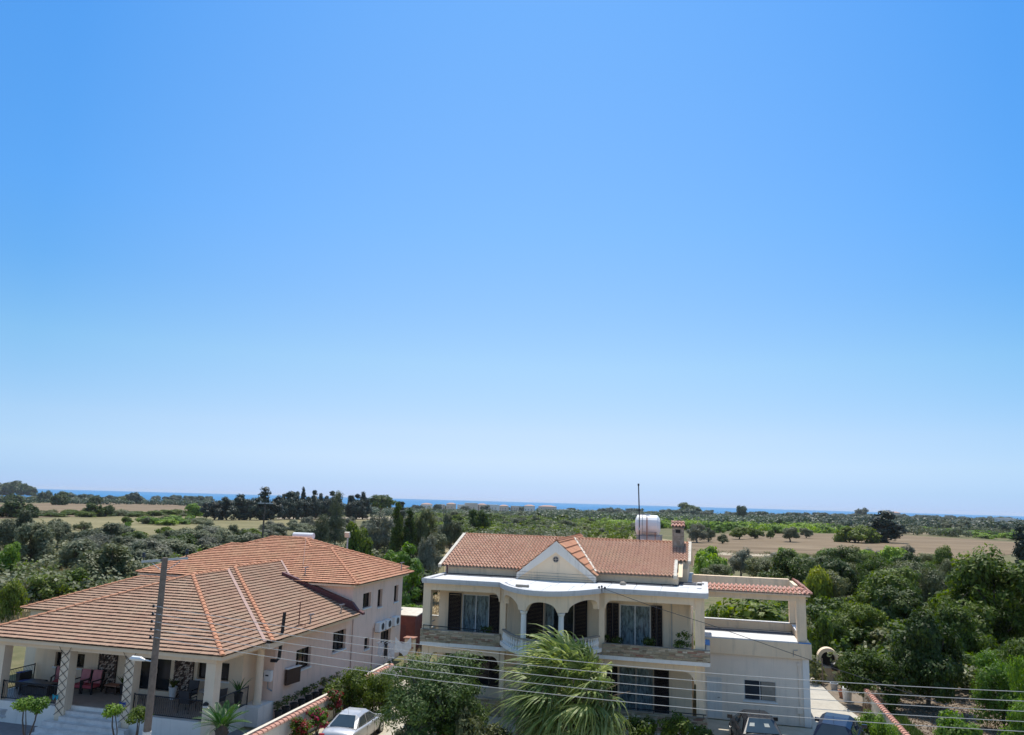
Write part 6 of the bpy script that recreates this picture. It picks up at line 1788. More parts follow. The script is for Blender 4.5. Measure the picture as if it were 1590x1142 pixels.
ridge_tiles((-1.6, 41.58, 8.78), (-.95, 41.58, 8.78), 'coping_red', ch, r=.07, L=.33)

# --- single-storey annex with roof terrace and tiled pergola frame
aw = (1.72, 3.12, .94, 1.82)
ad = (.06, .72, .05, 1.83)
mb = MB()
mb.wall('y', 38.55, .25, -.3, 4.55, 0, 2.93, [aw, ad])
mb.wall('x', 4.55, -.25, 38.802, 46.0, 0, 2.93)
mb.wall('y', 46.0, -.25, -.3, 4.3, 0, 2.93)
mb.build('annex_wall', 'grey_blue_wall', vil)
mb = MB(); mb.box(4.30, 4.58, 38.5, 38.549, 0, 2.928); mb.build('corner_strip', 'cream_white', vil)
mb = MB(); mb.box(-.0, 4.70, 38.38, 43.3, 2.932, 3.60); mb.build('terrace_slab', 'cream', vil)
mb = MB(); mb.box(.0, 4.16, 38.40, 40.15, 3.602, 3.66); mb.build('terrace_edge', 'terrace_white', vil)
mb = MB(); mb.box(.0, 4.16, 40.152, 41.48, 3.602, 3.65); mb.build('terrace_floor_shade', 'membrane_and_shade', vil)  # rear of the same floor, the beam's shadow painted as a dark strip
mb = MB(); mb.box(.0, 4.45, 41.5, 41.7, 3.602, 4.03); mb.box(4.2, 4.42, 39.0, 41.498, 3.602, 3.98)
mb.build('terrace_parapet', 'cream', vil)
mb = MB(); mb.box(.0, 4.45, 41.47, 41.73, 4.032, 4.065); mb.box(4.17, 4.45, 38.97, 41.468, 3.982, 4.01)
mb.build('parapet_coping', 'terrace_white', vil)
for (x0, x1, y0, y1) in ((4.12, 4.54, 38.5, 38.9), (4.1, 4.5, 41.42, 41.82)):
    mb = MB(); mb.box(x0, x1, y0 + .05, y1, 3.702, 5.44); mb.box(x0 + .03, x1 - .03, y0 + .08, y1 - .03, 3.602, 3.70); mb.build('pillar', 'cream', vil)
mb = MB()
mb.box(.17, 4.54, 38.5, 38.9, 5.445, 5.74)
mb.box(4.14, 4.54, 38.902, 41.9, 5.445, 5.74)
mb.box(-.6, 4.138, 41.5, 41.9, 5.445, 6.16)
mb.box(4.14, 4.3, 39.2, 41.498, 5.742, 6.10)
mb.box(.17, 4.138, 39.0, 39.12, 5.745, 5.93)
mb.box(.17, 4.72, 38.34, 38.498, 5.68, 5.75); mb.box(4.542, 4.72, 38.5, 41.9, 5.68, 5.75)
mb.build('pergola_frame', 'cream', vil)
pg = MB(); pg.box(.2, 4.5, 38.5, 38.95, 5.741, 5.77)
pgo = pg.build('pergola_roof', 'cement_flash', vil)
tile_plane([(.18, 38.32, 5.77), (4.74, 38.32, 5.77), (4.32, 38.98, 5.99), (.18, 38.98, 5.99)], .2, .36, 'coping_red', pgo, style='barrel')
tile_plane([(4.74, 38.32, 5.77), (4.74, 41.95, 5.82), (4.30, 41.95, 6.14), (4.30, 39.0, 6.02)], .2, .30, 'coping_red', pgo, style='barrel')
ridge_tiles((4.74, 38.32, 5.79), (4.31, 38.98, 6.0), 'coping_red', pgo, r=.08, L=.3)
window(vil, 'y', 38.55, *aw, 1, frame='galvanised', pane='pane_dark', mull=1, depth=.05, fw=.04)
lv = MB()
z = aw[2] + .06
while z < aw[3] - .06:
    lv.quad((aw[0] + .05, 38.56, z), (aw[0] + .66, 38.56, z), (aw[0] + .66, 38.61, z + .06), (aw[0] + .05, 38.61, z + .06)); z += .075
lv.build('louvre', 'dark_plastic', vil, kind='stuff', fix=False)
mb = MB(); mb.box(aw[1] - .64, aw[1] - .05, 38.604, 38.612, aw[2] + .05, aw[3] - .05); mb.build('blind', 'mortar', vil)
mb = MB(); mb.box(ad[0] + .03, ad[1] - .03, 38.57, 38.61, ad[2], ad[3] - .03)
mb.box(ad[0], ad[0] + .03, 38.53, 38.64, ad[2], ad[3]); mb.box(ad[1] - .03, ad[1], 38.53, 38.64, ad[2], ad[3]); mb.box(ad[0] + .03, ad[1] - .03, 38.53, 38.64, ad[3] - .03, ad[3])
dd = mb.build('door', 'podium_white', vil)
mb = MB(); mb.tube([(ad[1] - .1, 38.565, .95), (ad[1] - .1, 38.54, .95), (ad[1] - .2, 38.54, .95)], .012, 6); mb.build('handle', 'dark_plastic', dd)
mb = MB(); mb.tube([(4.12, 38.52, .1), (4.12, 38.52, 2.75)], .025, 6); mb.box(4.0, 4.24, 38.47, 38.53, .55, .8); mb.box(4.05, 4.22, 38.5, 38.548, 2.6, 2.72); mb.build('downpipe', 'grey_blue_wall', vil)
mb = MB(); mb.tube([(3.9, 38.37, 3.25), (3.9, 38.3, 3.25), (3.9, 38.3, 3.05)], .02, 5); mb.tube([(3.9, 38.37, 3.3), (4.1, 38.36, 3.32)], .015, 5); mb.build('wall_bracket', 'grey_metal', vil)
mb = MB(); mb.quad((0.0, 38.36, 3.05), (.22, 38.36, 3.05), (.06, 38.36, 3.55)); mb.box(.005, .215, 36.9, 38.3, 3.502, 3.52); mb.build('blue_edge', 'sky_blue_paint', vil)
mb = MB(); mb.box(4.13, 4.69, 38.4, 38.498, 3.602, 3.645); mb.build('blue_edge', 'sky_blue_paint', vil)
# ================================================================ things on and around the houses
# --- air conditioners on the bungalow's side wall
for i, (yc, lab) in enumerate(((42.6, 'white air conditioner under the sooty stain, nearest the villa street of the three'), (43.62, 'white air conditioner in the middle of the row on the pink wall'), (44.85, 'white air conditioner at the far end of the row beside the rear corner'))):
    a = thing('air_conditioner', ['white air conditioner with the darkest soot above it, nearest of the row', 'white air conditioner hanging between the two others on the pink wall', 'white air conditioner closest to the rear corner of the pink wall'][i], 'air conditioner', (-18.395, yc, 2.05), K1, 'air conditioners on the pink side wall')
    mb = MB(); mb.box(-18.36, -18.08, yc - .39, yc + .39, 2.05, 2.55); mb.build('casing', 'white_plastic', a)
    mb = MB(); mb.tube([(-18.078, yc + .08, 2.3), (-18.06, yc + .08, 2.3)], .19, 18); mb.build('fan_grille', 'dark_plastic', a)
    mb = MB(); mb.box(-18.395, -18.1, yc - .3, yc - .26, 2.0, 2.048); mb.box(-18.395, -18.1, yc + .26, yc + .3, 2.0, 2.048)
    mb.build('bracket', 'grey_metal', a)
# --- meter box
a = thing('meter_box', 'small white meter box beside the round column of the bungalow', 'meter box', (-18.55, 31.6, 1.5), K1)
mb = MB(); mb.box(-18.78, -18.44, 31.42, 31.598, 1.6, 2.05); mb.build('case', 'white_plastic', a)
mb = MB(); mb.box(-18.70, -18.55, 31.408, 31.419, 1.82, 1.88); mb.build('display', 'dark_plastic', a)
mb = MB(); mb.box(-18.95, -18.86, 31.5, 31.598, 1.75, 1.92); mb.tube([(-18.6, 31.5, 1.6), (-18.6, 31.5, 1.3), (-18.4, 31.55, 1.2)], .03, 6); mb.build('conduit', 'grey_metal', a)
# --- wall lamp on the front corner pillar
a = thing('wall_lamp', 'small dark wall lamp on the front corner pillar of the veranda', 'lamp', (-18.85, 27.55, 1.4), K1)
mb = MB(); mb.box(-18.93, -18.77, 27.46, 27.556, 1.45, 1.53); mb.build('lamp_glass', 'white_plastic', a)
mb = MB(); mb.lathe([(.12, 0), (.10, .07), (.03, .12)], (-18.85, 27.5, 1.535), 10); mb.build('lamp_cap', 'black_iron', a)
# --- bows tied on the pillars
for x, m_, lab in ((-25.85, 'teal_cloth', 'teal ribbon bow tied to the trellised pillar left of the steps'), (-22.6, 'blue_cloth', 'purple blue ribbon bow tied to the trellised pillar right of the steps')):
    mb = MB()
    for sx in (-1, 1):
        mb.add([(x, 27.49, 1.28), (x + sx * .14, 27.46, 1.36), (x + sx * .15, 27.47, 1.22), (x + sx * .08, 27.45, 1.12)], [(0, 1, 2), (0, 2, 3)])
    mb.tube([(x - .02, 27.485, 1.28), (x + .02, 27.485, 1.28)], .03, 6)
    a = thing('ribbon_bow', lab, 'bow', (x, 27.5, 1.28), K1)
    mb.build('bow', m_, a)


# --- veranda furniture
def armchair(x, y, rz, w, lab, mats=('cushion_pink', 'cushion_red', 'black_iron')):
    a = thing('armchair', lab, 'armchair', (x, y, .872), K1, 'veranda chairs', rz)
    h = w / 2
    fr_ = MB()
    for sx in (-1, 1):
        for (yy, zt) in ((-.28, .52), (.3, .88)):
            fr_.box(x + sx * h - .025, x + sx * h + .025, y + yy - .025, y + yy + .025, .872, .872 + zt)
        fr_.box(x + sx * h - .03, x + sx * h + .03, y - .3, y + .28, .872 + .522, .872 + .56)
    fr_.box(x - h + .026, x + h - .026, y - .28, y + .3, 1.08, 1.12)
    fr_.build('frame', mats[2], a)
    mb = MB(); mb.box(x - h + .03, x + h - .03, y - .30, y + .24, 1.122, 1.24); mb.build('seat_cushion', mats[1], a)
    mb = MB(); mb.obox((x, y + .27, 1.5), (1, 0, 0), h - .03, (0, .2, 1), .27, (0, 1, -.2), .05); mb.build('back_cushion', mats[0], a)


armchair(-26.15, 29.75, 0, .5, 'armchair with pink back cushion, nearest to the stone pier on the veranda')
armchair(-26.72, 29.72, 0, .5, 'armchair with red seat and pink back, in the middle of the three red chairs')
armchair(-28.0, 29.85, .5, .5, 'pink cushioned armchair farthest left, below the two small windows')


def patio_chair(x, y, rz, lab):
    a = thing('patio_chair', lab, 'chair', (x, y, .872), K1, 'dark chairs on the right veranda', rz)
    mb = MB()
    for sx in (-1, 1):
        mb.tube([(x + sx * .24, y - .24, .872), (x + sx * .24, y - .22, 1.25)], .018, 6)
        mb.tube([(x + sx * .24, y + .26, .872), (x + sx * .24, y + .2, 1.25), (x + sx * .23, y + .3, 1.75)], .018, 6)
        mb.tube([(x + sx * .25, y - .22, 1.45), (x + sx * .25, y + .22, 1.45)], .022, 6); mb.tube([(x + sx * .24, y - .22, 1.25), (x + sx * .25, y - .22, 1.45)], .016, 6)
    mb.build('frame', 'black_iron', a)
    mb = MB(); mb.box(x - .23, x + .23, y - .24, y + .2, 1.23, 1.26); mb.build('seat', 'dark_plastic', a)
    mb = MB(); mb.obox((x, y + .25, 1.5), (1, 0, 0), .22, (0, .19, 1), .25, (0, 1, -.19), .012); mb.build('backrest', 'dark_plastic', a)


patio_chair(-21.2, 29.7, 0, 'tall dark chair in front of the right stone pier')
patio_chair(-20.45, 28.6, pi, 'dark chair turned back to the front railing')
patio_chair(-19.5, 29.2, -1.9, 'dark chair next to the side railing of the veranda')
a = thing('patio_table', 'round glass topped table behind the corner pillar on the veranda', 'table', (-20.25, 29.75, .872), K1)
mb = MB(); mb.lathe([(.42, 1.46), (.43, 1.475), (.42, 1.49)], (-20.25, 29.75, 0), 20); mb.build('table_top', 'galvanised', a)
mb = MB()
for k in range(4):
    an = pi / 4 + k * pi / 2
    mb.tube([(-20.25 + .3 * cos(an), 29.75 + .3 * sin(an), .872), (-20.25 + .2 * cos(an), 29.75 + .2 * sin(an), 1.2), (-20.25 + .3 * cos(an), 29.75 + .3 * sin(an), 1.455)], .016, 5)
mb.build('table_leg', 'black_iron', a)


def low_table(x, y, w, d, h, m1, m2, lab):
    a = thing('low_table', lab, 'table', (x, y, .872), K1)
    mb = MB(); mb.box(x - w / 2, x + w / 2, y - d / 2, y + d / 2, .872 + h - .05, .872 + h); mb.build('table_top', m1, a)
    for sx in (-1, 1):
        for sy in (-1, 1):
            l = MB(); l.box(x + sx * (w / 2 - .05) - .03, x + sx * (w / 2 - .05) + .03, y + sy * (d / 2 - .05) - .03, y + sy * (d / 2 - .05) + .03, .872, .872 + h - .052); l.build('leg', m2, a)
    mb = MB(); mb.box(x - w / 2 + .09, x + w / 2 - .09, y - d / 2 + .08, y + d / 2 - .08, .9, .872 + h - .15); mb.build('shelf', m2, a)


low_table(-25.25, 30.0, .62, .4, .38, 'pot_terracotta', 'brown_wood', 'low side table with an orange top in front of the left stone pier')
low_table(-28.0, 28.75, 1.5, .6, .5, 'dark_plastic', 'dark_plastic', 'long dark rattan table just behind the left front railing')
a = thing('sofa', 'dark rattan sofa with a blue throw by the left side railing', 'sofa', (-29.2, 29.5, .872), K1)
mb = MB(); mb.box(-29.7, -28.6, 29.2, 29.85, .95, 1.2); mb.build('seat', 'dark_plastic', a)
mb = MB(); mb.box(-29.7, -29.5, 29.2, 29.85, 1.202, 1.55); mb.build('backrest', 'dark_plastic', a)
mb = MB(); mb.box(-29.49, -29.0, 29.15, 29.5, 1.202, 1.25); mb.box(-29.72, -29.49, 29.15, 29.45, 1.552, 1.57); mb.build('throw', 'blue_cloth', a)
for sx, sy in ((-29.65, 29.25), (-28.65, 29.25), (-29.65, 29.8), (-28.65, 29.8)):
    mb = MB(); mb.box(sx - .03, sx + .03, sy - .03, sy + .03, .872, .948); mb.build('leg', 'black_iron', a)


def pot_shape(mb, x, y, z, r, h):
    mb.lathe([(r * .7, 0), (r, h * .9), (r * 1.1, h * .9), (r * 1.1, h), (r * .88, h), (r * .85, h * .85)], (x, y, z), 12)


# --- boundary wall left of the silver car, red tiles along its top
def coping_wall(name, lab, p0, p1, zt0, zt1, k, mat, tmat, thick=.2, drop=1.0, L=.3, r=.13, bottom=None):
    p0, p1 = Vector(p0), Vector(p1)
    d = (p1 - p0); n = Vector((-d.y, d.x)).normalized() * thick / 2
    a = thing(name, lab, 'wall', (p0.x, p0.y, 0), k)
    mb = MB()
    zb = 0 if bottom is None else bottom
    v = [p0 + n, p0 - n, p1 - n, p1 + n]
    vs = [(q.x, q.y, zb - .3) for q in v] + [(v[0].x, v[0].y, zt0), (v[1].x, v[1].y, zt0), (v[2].x, v[2].y, zt1), (v[3].x, v[3].y, zt1)]
    mb.add(vs, [(0, 1, 2, 3), (4, 5, 6, 7), (0, 1, 5, 4), (1, 2, 6, 5), (2, 3, 7, 6), (3, 0, 4, 7)])
    w = mb.build('masonry', mat, a)
    ridge_tiles((p0.x, p0.y, zt0 + .01), (p1.x, p1.y, zt1 + .01), tmat, a, r=r, L=L, lift=0)
    return a


cw = coping_wall('boundary_wall', 'streaked white boundary wall capped with pinkish red tiles beside the silver car', (-16.02, 22.5), (-16.1, 39.5), .92, .92, K1, 'podium_white', 'coping_red', thick=.16)
mb = MB(); mb.box(-16.42, -16.26, 26.0, 39.5, 0, 1.0); mb.build('inner_ledge', 'cement_flash', cw)
cw2 = coping_wall('garden_wall', 'white garden wall with red tile capping at the edge of the driveway', (7.66, 28.0), (7.62, 42.5), 1.0, 1.0, 1, 'cement_flash', 'coping_red', thick=.2)
mb = MB(); mb.box(7.5, 8.4, 42.52, 42.68, -.3, 1.08); mb.build('end_wall', 'cement_flash', cw2)

# --- row of dark pots along the bungalow
pots = [(-18.05, 31.62), (-18.07, 32.25), (-18.06, 32.95), (-18.05, 33.62), (-18.07, 34.3), (-18.05, 34.95), (-18.06, 35.6), (-18.05, 36.25), (-18.06, 36.9)]
POT_ROOTS = []
for i, (x, y) in enumerate(pots):
    a = thing('flower_pot', 'dark flower pot in the row along the pink side wall', 'flower pot', (x, y, 0), K1, 'dark pots along the pink wall')
    a['label'] = ['dark pot nearest to the plinth, first of the row by the pink wall', 'second dark pot from the plinth by the pink wall', 'third dark pot from the plinth by the pink wall', 'fourth dark pot from the plinth by the pink wall', 'middle dark pot of the nine by the pink wall', 'sixth dark pot from the plinth by the pink wall', 'seventh dark pot from the plinth by the pink wall', 'eighth dark pot from the plinth by the pink wall', 'last dark pot of the row, next to the leafy shrub'][i]
    mb = MB(); pot_shape(mb, x, y, .01, .17, .40); mb.build('pot', 'pot_dark', a)
    POT_ROOTS.append((a, x, y))

# --- shed, low wall and washing behind the bungalow
a = thing('garden_shed', 'rust red garden shed with a pale flat roof behind the bungalow', 'shed', (-22.3, 57.5, -1.94))
mb = MB(); mb.box(-23.4, -21.35, 56.6, 58.8, -1.94, .78); mb.build('wall', 'shed_red', a)
mb = MB(); mb.prism([(56.5, .79), (58.9, 1.02), (58.9, 1.08), (56.5, .85)], 'x', -23.5, -21.2); mb.build('roof', 'cement_flash', a)
mb = MB(); mb.box(-22.9, -22.1, 56.57, 56.598, -1.9, .1); mb.build('door', 'maroon', a)
a = thing('yard_wall', 'low pale wall between the red shed and the villa', 'wall', (-19, 58.5, -1.9))
mb = MB(); mb.box(-21.3, -12.0, 58.4, 58.6, -1.94, .62); mb.build('masonry', 'cream', a)
mb = MB(); mb.box(-21.3, -12.0, 58.36, 58.64, .622, .68); mb.build('capping', 'cement_flash', a)
a = thing('gate_pier', 'small cream pier with tiled caps beside the washing', 'pier', (-19.3, 50.2, -1.94))
mb = MB(); mb.box(-19.55, -18.95, 50.0, 50.5, -1.94, .35); mb.build('pier', 'cream', a)
for z, w in ((-.25, .08), (.36, .1)):
    mb = MB(); mb.box(-19.55 - w, -18.95 + w, 50.0 - w, 50.5 + w, z, z + .07) if z > 0 else mb.box(-19.6, -18.9, 49.95, 49.995, z, z + .1); mb.build('cap_tile', 'pot_terracotta', a)
a = thing('drying_rack', 'folding drying rack hung with washing beside the bungalow', 'drying rack', (-20.5, 49.6, -1.94))
mb = MB()
for y in (49.3, 50.0):
    mb.tube([(-21.2, y, -1.94), (-20.0, y, .1)], .02, 5); mb.tube([(-20.0, y, -1.94), (-21.2, y, .1)], .02, 5)
for x in (-21.2, -20.9, -20.6, -20.3, -20.0):
    mb.tube([(x, 49.2, .1), (x, 50.1, .1)], .012, 5)
mb.tube([(-21.3, 49.3, .1), (-19.9, 49.3, .1)], .018, 5); mb.tube([(-21.3, 50, .1), (-19.9, 50, .1)], .018, 5)
mb.build('rack', 'galvanised', a)


def washing(pts, z1, mat, lab, seed, name='washing', sag=.0):
    rnd = random.Random(seed)
    (x0, y0), (x1, y1) = pts
    n, m_ = 10, 5
    mb = MB(); vs = []
    for j in range(m_ + 1):
        for i in range(n + 1):
            t = i / n; q = j / m_
            w = .05 * sin(i * 2.1 + seed) * q + rnd.uniform(-.012, .012)
            vs.append((x0 + (x1 - x0) * t + .02 * sin(j + i), y0 + (y1 - y0) * t + w, z1 - sag * sin(pi * t) * (1 - q * .3) - (0.1 + rnd.uniform(0, .05) if j == m_ else 0) - .75 * q * (1 - .15 * sin(i * .9 + seed))))
    mb.add(vs, [(j * (n + 1) + i, j * (n + 1) + i + 1, (j + 1) * (n + 1) + i + 1, (j + 1) * (n + 1) + i) for j in range(m_) for i in range(n)])
    a = top(mb, name, mat, lab, 'washing', (x0, y0, z1), 'washing on the rack', smooth=True)
    return a


washing(((-21.15, 49.28), (-20.75, 49.28)), .12, 'white_cloth', 'white towel hung at the wall end of the drying rack', 1)
washing(((-20.7, 49.27), (-20.45, 49.27)), .12, 'dark_plastic', 'narrow dark garment hung between white towels', 2)
washing(((-20.42, 49.28), (-19.95, 49.28)), .12, 'white_cloth', 'white sheet hung at the outer end of the drying rack', 3)
washing(((-20.0, 49.4), (-19.05, 49.9)), .55, 'white_cloth', 'long white sheet blowing out from the rack towards the pier', 5, sag=.45)

# --- solar water heater behind the upper roof
a = thing('water_heater', 'white cylinder of a solar water heater on the bungalow upper roof', 'water heater', (-25.6, 47.0, 6.2), K1)
mb = MB(); mb.tube([(-26.45, 46.6, 7.0), (-25.0, 46.6, 7.0)], .2, 14); mb.build('tank', 'tank_white', a)
mb = MB()
for x in (-26.2, -25.25): mb.box(x - .03, x + .03, 46.4, 46.75, 6.1, 6.83)
mb.build('stand', 'grey_metal', a)

# --- white water tank behind the villa ridge, aerial mast in front of it
a = thing('water_tank', 'big white water tank on a steel stand behind the villa ridge', 'water tank', (-2.95, 44.4, 6.6))
mb = MB()
mb.tube([(-3.72, 44.4, 8.5), (-3.66, 44.4, 8.5), (-3.6, 44.4, 8.5), (-2.5, 44.4, 8.5), (-2.44, 44.4, 8.5), (-2.36, 44.4, 8.5)], [.36, .50, .58, .58, .50, .36], 22)
mb.build('tank', 'tank_white', a, smooth=False)
mb = MB(); mb.tube([(-3.05, 43.85, 9.02), (-3.05, 43.8, 8.6), (-3.05, 43.78, 7.2)], .028, 6); mb.tube([(-2.6, 43.8, 8.15), (-2.6, 43.78, 7.0)], .022, 6); mb.build('pipe', 'pot_terracotta', a)
mb = MB(); mb.tube([(-3.05, 44.4, 9.06), (-3.05, 44.4, 9.14)], .16, 12); mb.build('hatch', 'galvanised', a)
mb = MB(); mb.box(-3.5, -2.35, 44.0, 44.8, 7.0, 7.9); mb.build('stand_panel', 'galvanised', a)
mb = MB()
for x in (-3.62, -2.3): mb.tube([(x, 43.95, 6.6), (x, 43.95, 7.96)], .03, 6); mb.tube([(x, 44.85, 6.6), (x, 44.85, 7.96)], .03, 6)
mb.tube([(-3.7, 43.9, 7.96), (-2.25, 43.9, 7.96)], .03, 6); mb.tube([(-3.7, 44.9, 7.96), (-2.25, 44.9, 7.96)], .03, 6)
mb.tube([(-3.3, 43.8, 8.15), (-2.5, 43.8, 8.15)], .022, 6); mb.tube([(-3.3, 43.8, 7.96), (-3.3, 43.8, 9.1), (-3.7, 43.8, 9.12), (-3.1, 43.8, 9.12)], .018, 5); mb.tube([(-2.2, 43.9, 7.6), (-1.9, 43.8, 7.55), (-1.75, 43.6, 7.2)], .025, 5)
mb.build('frame', 'grey_metal', a)
mb = MB(); mb.tube([(-3.3, 43.75, 7.5), (-3.3, 43.75, 7.75)], .09, 8); mb.build('float_valve', 'tank_white', a)
a = thing('aerial_mast', 'thin dark aerial mast rising in front of the white water tank', 'mast', (-3.36, 42.4, 7.5))
mb = MB(); mb.tube([(-3.36, 42.4, 7.5), (-3.36, 42.4, 9.2), (-3.40, 42.4, 10.68)], [.04, .035, .03], 8); mb.build('pole', 'dark_plastic', a)
mb = MB(); mb.tube([(-3.40, 42.4, 10.66), (-3.40, 42.4, 10.78)], .05, 8); mb.build('finial', 'dark_plastic', a)
mb = MB(); mb.box(-3.42, -3.30, 42.33, 42.47, 8.3, 8.42); mb.build('clamp', 'galvanised', a)

# --- planters on the villa balcony (plants come with the vegetation)
PLANTERS = []
for (x, y, z, w, lab) in ((-4.05, 35.55, 3.062, .8, 'dark planter trough with low plants at the left end of the right balcony'), (-.95, 35.55, 3.062, .55, 'planter with a small leafy rose at the right end of the right balcony'), (-2.45, 35.6, 3.062, .3, 'small dark plant pot in front of the lace curtains'), (-9.9, 35.6, 3.062, .5, 'plant pot on the left balcony beside the bow'), (-13.2, 35.5, 0, .1, '')):
    if not lab: continue
    a = thing('planter', lab, 'planter', (x, y, z))
    mb = MB(); mb.box(x - w / 2, x + w / 2, y - .14, y + .14, z, z + .46); mb.build('trough', 'pot_dark', a)
    PLANTERS.append((a, x, y, z + .46, w))

# --- timber utility pole in the street with five insulators
PX, PY, PZ = -21.2, 27.3, -1.94
a = thing('utility_pole', 'leaning grey timber utility pole in front of the bungalow steps', 'utility pole', (PX, PY, PZ))
mb = MB(); mb.tube([(PX, PY, PZ - .2), (PX, PY, 7.02)], [.155, .115], 12); mb.build('pole', 'pole_timber', a)
mb = MB(); mb.tube([(PX, PY, .02), (PX, PY, .42)], .16, 12); mb.tube([(PX, PY, -.22), (PX, PY, -.12)], .21, 12); mb.build('collar', 'podium_white', a)
WZ = (5.12, 4.83, 4.53, 4.24, 3.94)
for z in WZ:
    mb = MB(); mb.lathe([(.03, -.06), (.06, -.04), (.035, 0), (.06, .04), (.03, .06)], (PX - .26, PY - .05, z), 8); i_ = mb.build('insulator', 'black_iron', a)
    mb = MB(); mb.tube([(PX - .26, PY - .05, z), (PX + .2, PY - .16, z)], .014, 5); mb.build('spindle', 'galvanised', i_)
for s_, nm in ((-1, 0), (1, 1)):
    mb = MB(); mb.obox((PX + s_ * .46, PY + s_ * .2, 6.93 + .05 * s_), (s_, .45 * s_, .09 * s_), .36, (0, 1, 0), .05, (0, 0, 1), .045); ca = mb.build('cross_arm', 'galvanised', a)
    mb = MB(); mb.tube([(PX + s_ * .1, PY, 6.5), (PX + s_ * .55, PY + s_ * .22, 6.88)], .015, 5); mb.build('brace', 'galvanised', ca)
    mb = MB(); mb.lathe([(.02, 0), (.02, .14), (.07, .16), (.05, .24), (.07, .26), (.04, .34)], (PX + s_ * .75, PY + s_ * .33, 6.95 + .08 * s_), 8); mb.build('pin_insulator', 'dark_plastic', ca)
a = thing('street_lamp', 'white street lamp head on a short arm fixed to the timber pole', 'street lamp', (PX, PY, 3.1))
mb = MB(); mb.tube([(PX, PY - .2, 3.06), (PX - .3, PY - .22, 3.08)], .03, 6); mb.build('arm', 'galvanised', a)
mb = MB(); mb.tube([(PX - .26, PY - .22, 3.08), (PX - .45, PY - .24, 3.12), (PX - .8, PY - .28, 3.13), (PX - .92, PY - .29, 3.10)], [.04, .09, .10, .03], 8); mb.build('lamp_head', 'white_plastic', a)

# --- five power lines across the view
for i, (z0, z1) in enumerate(zip(WZ, (4.05, 3.76, 3.45, 3.14, 2.84))):
    A0, B0 = Vector((PX - .26, PY - .05, z0)), Vector((9.95, 29.2, z1))
    C0 = A0 + (B0 - A0) * 1.45
    mb = MB(); pts = []
    for k in range(49):
        t = k / 48
        p = A0 + (C0 - A0) * t
        s_ = (p - A0).length / (B0 - A0).length
        p.z -= 4 * .47 * s_ * (1 - s_)
        pts.append(p)
    mb.tube(pts, .012, 5)
    top(mb, 'power_line', 'wire_white', ['topmost of the five pale power lines crossing the view', 'second power line from the top of the five', 'middle one of the five pale power lines', 'fourth power line from the top of the five', 'lowest of the five pale power lines crossing the view'][i], 'power line', (0, 30, 4), 'power lines across the street')

# --- slack cable off the villa slab, drop cable
mb = MB()
A0, B0 = Vector((-4.4, 34.9, 5.95)), Vector((0.2, 33.4, 4.9)); C0 = Vector((9, 30.5, 2.9))
mb.tube([A0, (A0 + B0) / 2 - Vector((0, 0, .05)), B0, (B0 + C0) / 2 - Vector((0, 0, .05)), C0], .012, 5)
top(mb, 'drop_cable', 'dark_plastic', 'thin dark cable sloping from the roof slab across the right balcony', 'cable', (-4.4, 34.9, 5.9))
a = thing('cable_bracket', 'small dark bracket with insulators on the edge of the roof slab', 'bracket', (-4.42, 34.85, 5.9))
mb = MB()
for dx in (-.12, 0, .14): mb.lathe([(.03, 0), (.05, .04), (.03, .1)], (-4.42 + dx, 34.85, 5.97 - abs(dx) * .3), 8)
mb.tube([(-4.42, 34.95, 5.75), (-4.42, 34.85, 6.0)], .02, 5)
mb.build('insulator_cluster', 'dark_plastic', a)
setfr((0, 0, 0))
mb = MB(); mb.lathe([(.12, 0), (.16, .04), (.14, .12), (.05, .16)], (-3.7, 37.0, 5.918), 10); top(mb, 'stone', 'mortar', 'round stone lying on the white roof slab', 'stone', (-3.7, 37.0, 5.918))

# --- poles far out in the groves
def tpole(x, y, h, lab, arm=1.1, r=.10, cr=True):
    z = ground(x, y)
    a = thing('field_pole', lab, 'utility pole', (x, y, z), 1, 'poles among the trees')
    mb = MB(); mb.tube([(x, y, z - .3), (x, y, z + h)], [r * 1.3, r], 8); mb.build('pole', 'bark', a)
    if cr:
        mb = MB(); mb.box(x - arm, x + arm, y - .06, y + .06, z + h - .12, z + h); mb.box(x - arm * .7, x - arm * .6, y - .05, y + .05, z + h + .002, z + h + .25); mb.box(x + arm * .6, x + arm * .7, y - .05, y + .05, z + h + .002, z + h + .25)
        mb.build('cross_arm', 'galvanised', a)
tpole(-57.8, 93.6, 9.6, 'tall pole with a pale cross arm behind the bungalow roof')
for x, y, h, lab in POLES:
    tpole(x, y, h, lab, .5, .13, False)
a = thing('floodlight_post', 'slim post with a pale floodlight box behind the upper roof', 'floodlight', (-29.6, 61.2, ground(-29.6, 61.2)))
fz = 6.4
mb = MB(); mb.tube([(-29.6, 61.2, ground(-29.6, 61.2)), (-29.6, 61.2, fz - .3)], .07, 8); mb.build('post', 'galvanised', a)
mb = MB(); mb.obox((-29.6, 61.1, fz), (1, 0, 0), .22, (0, 1, .3), .1, (0, -.3, 1), .22); mb.build('lamp_box', 'cement_flash', a)

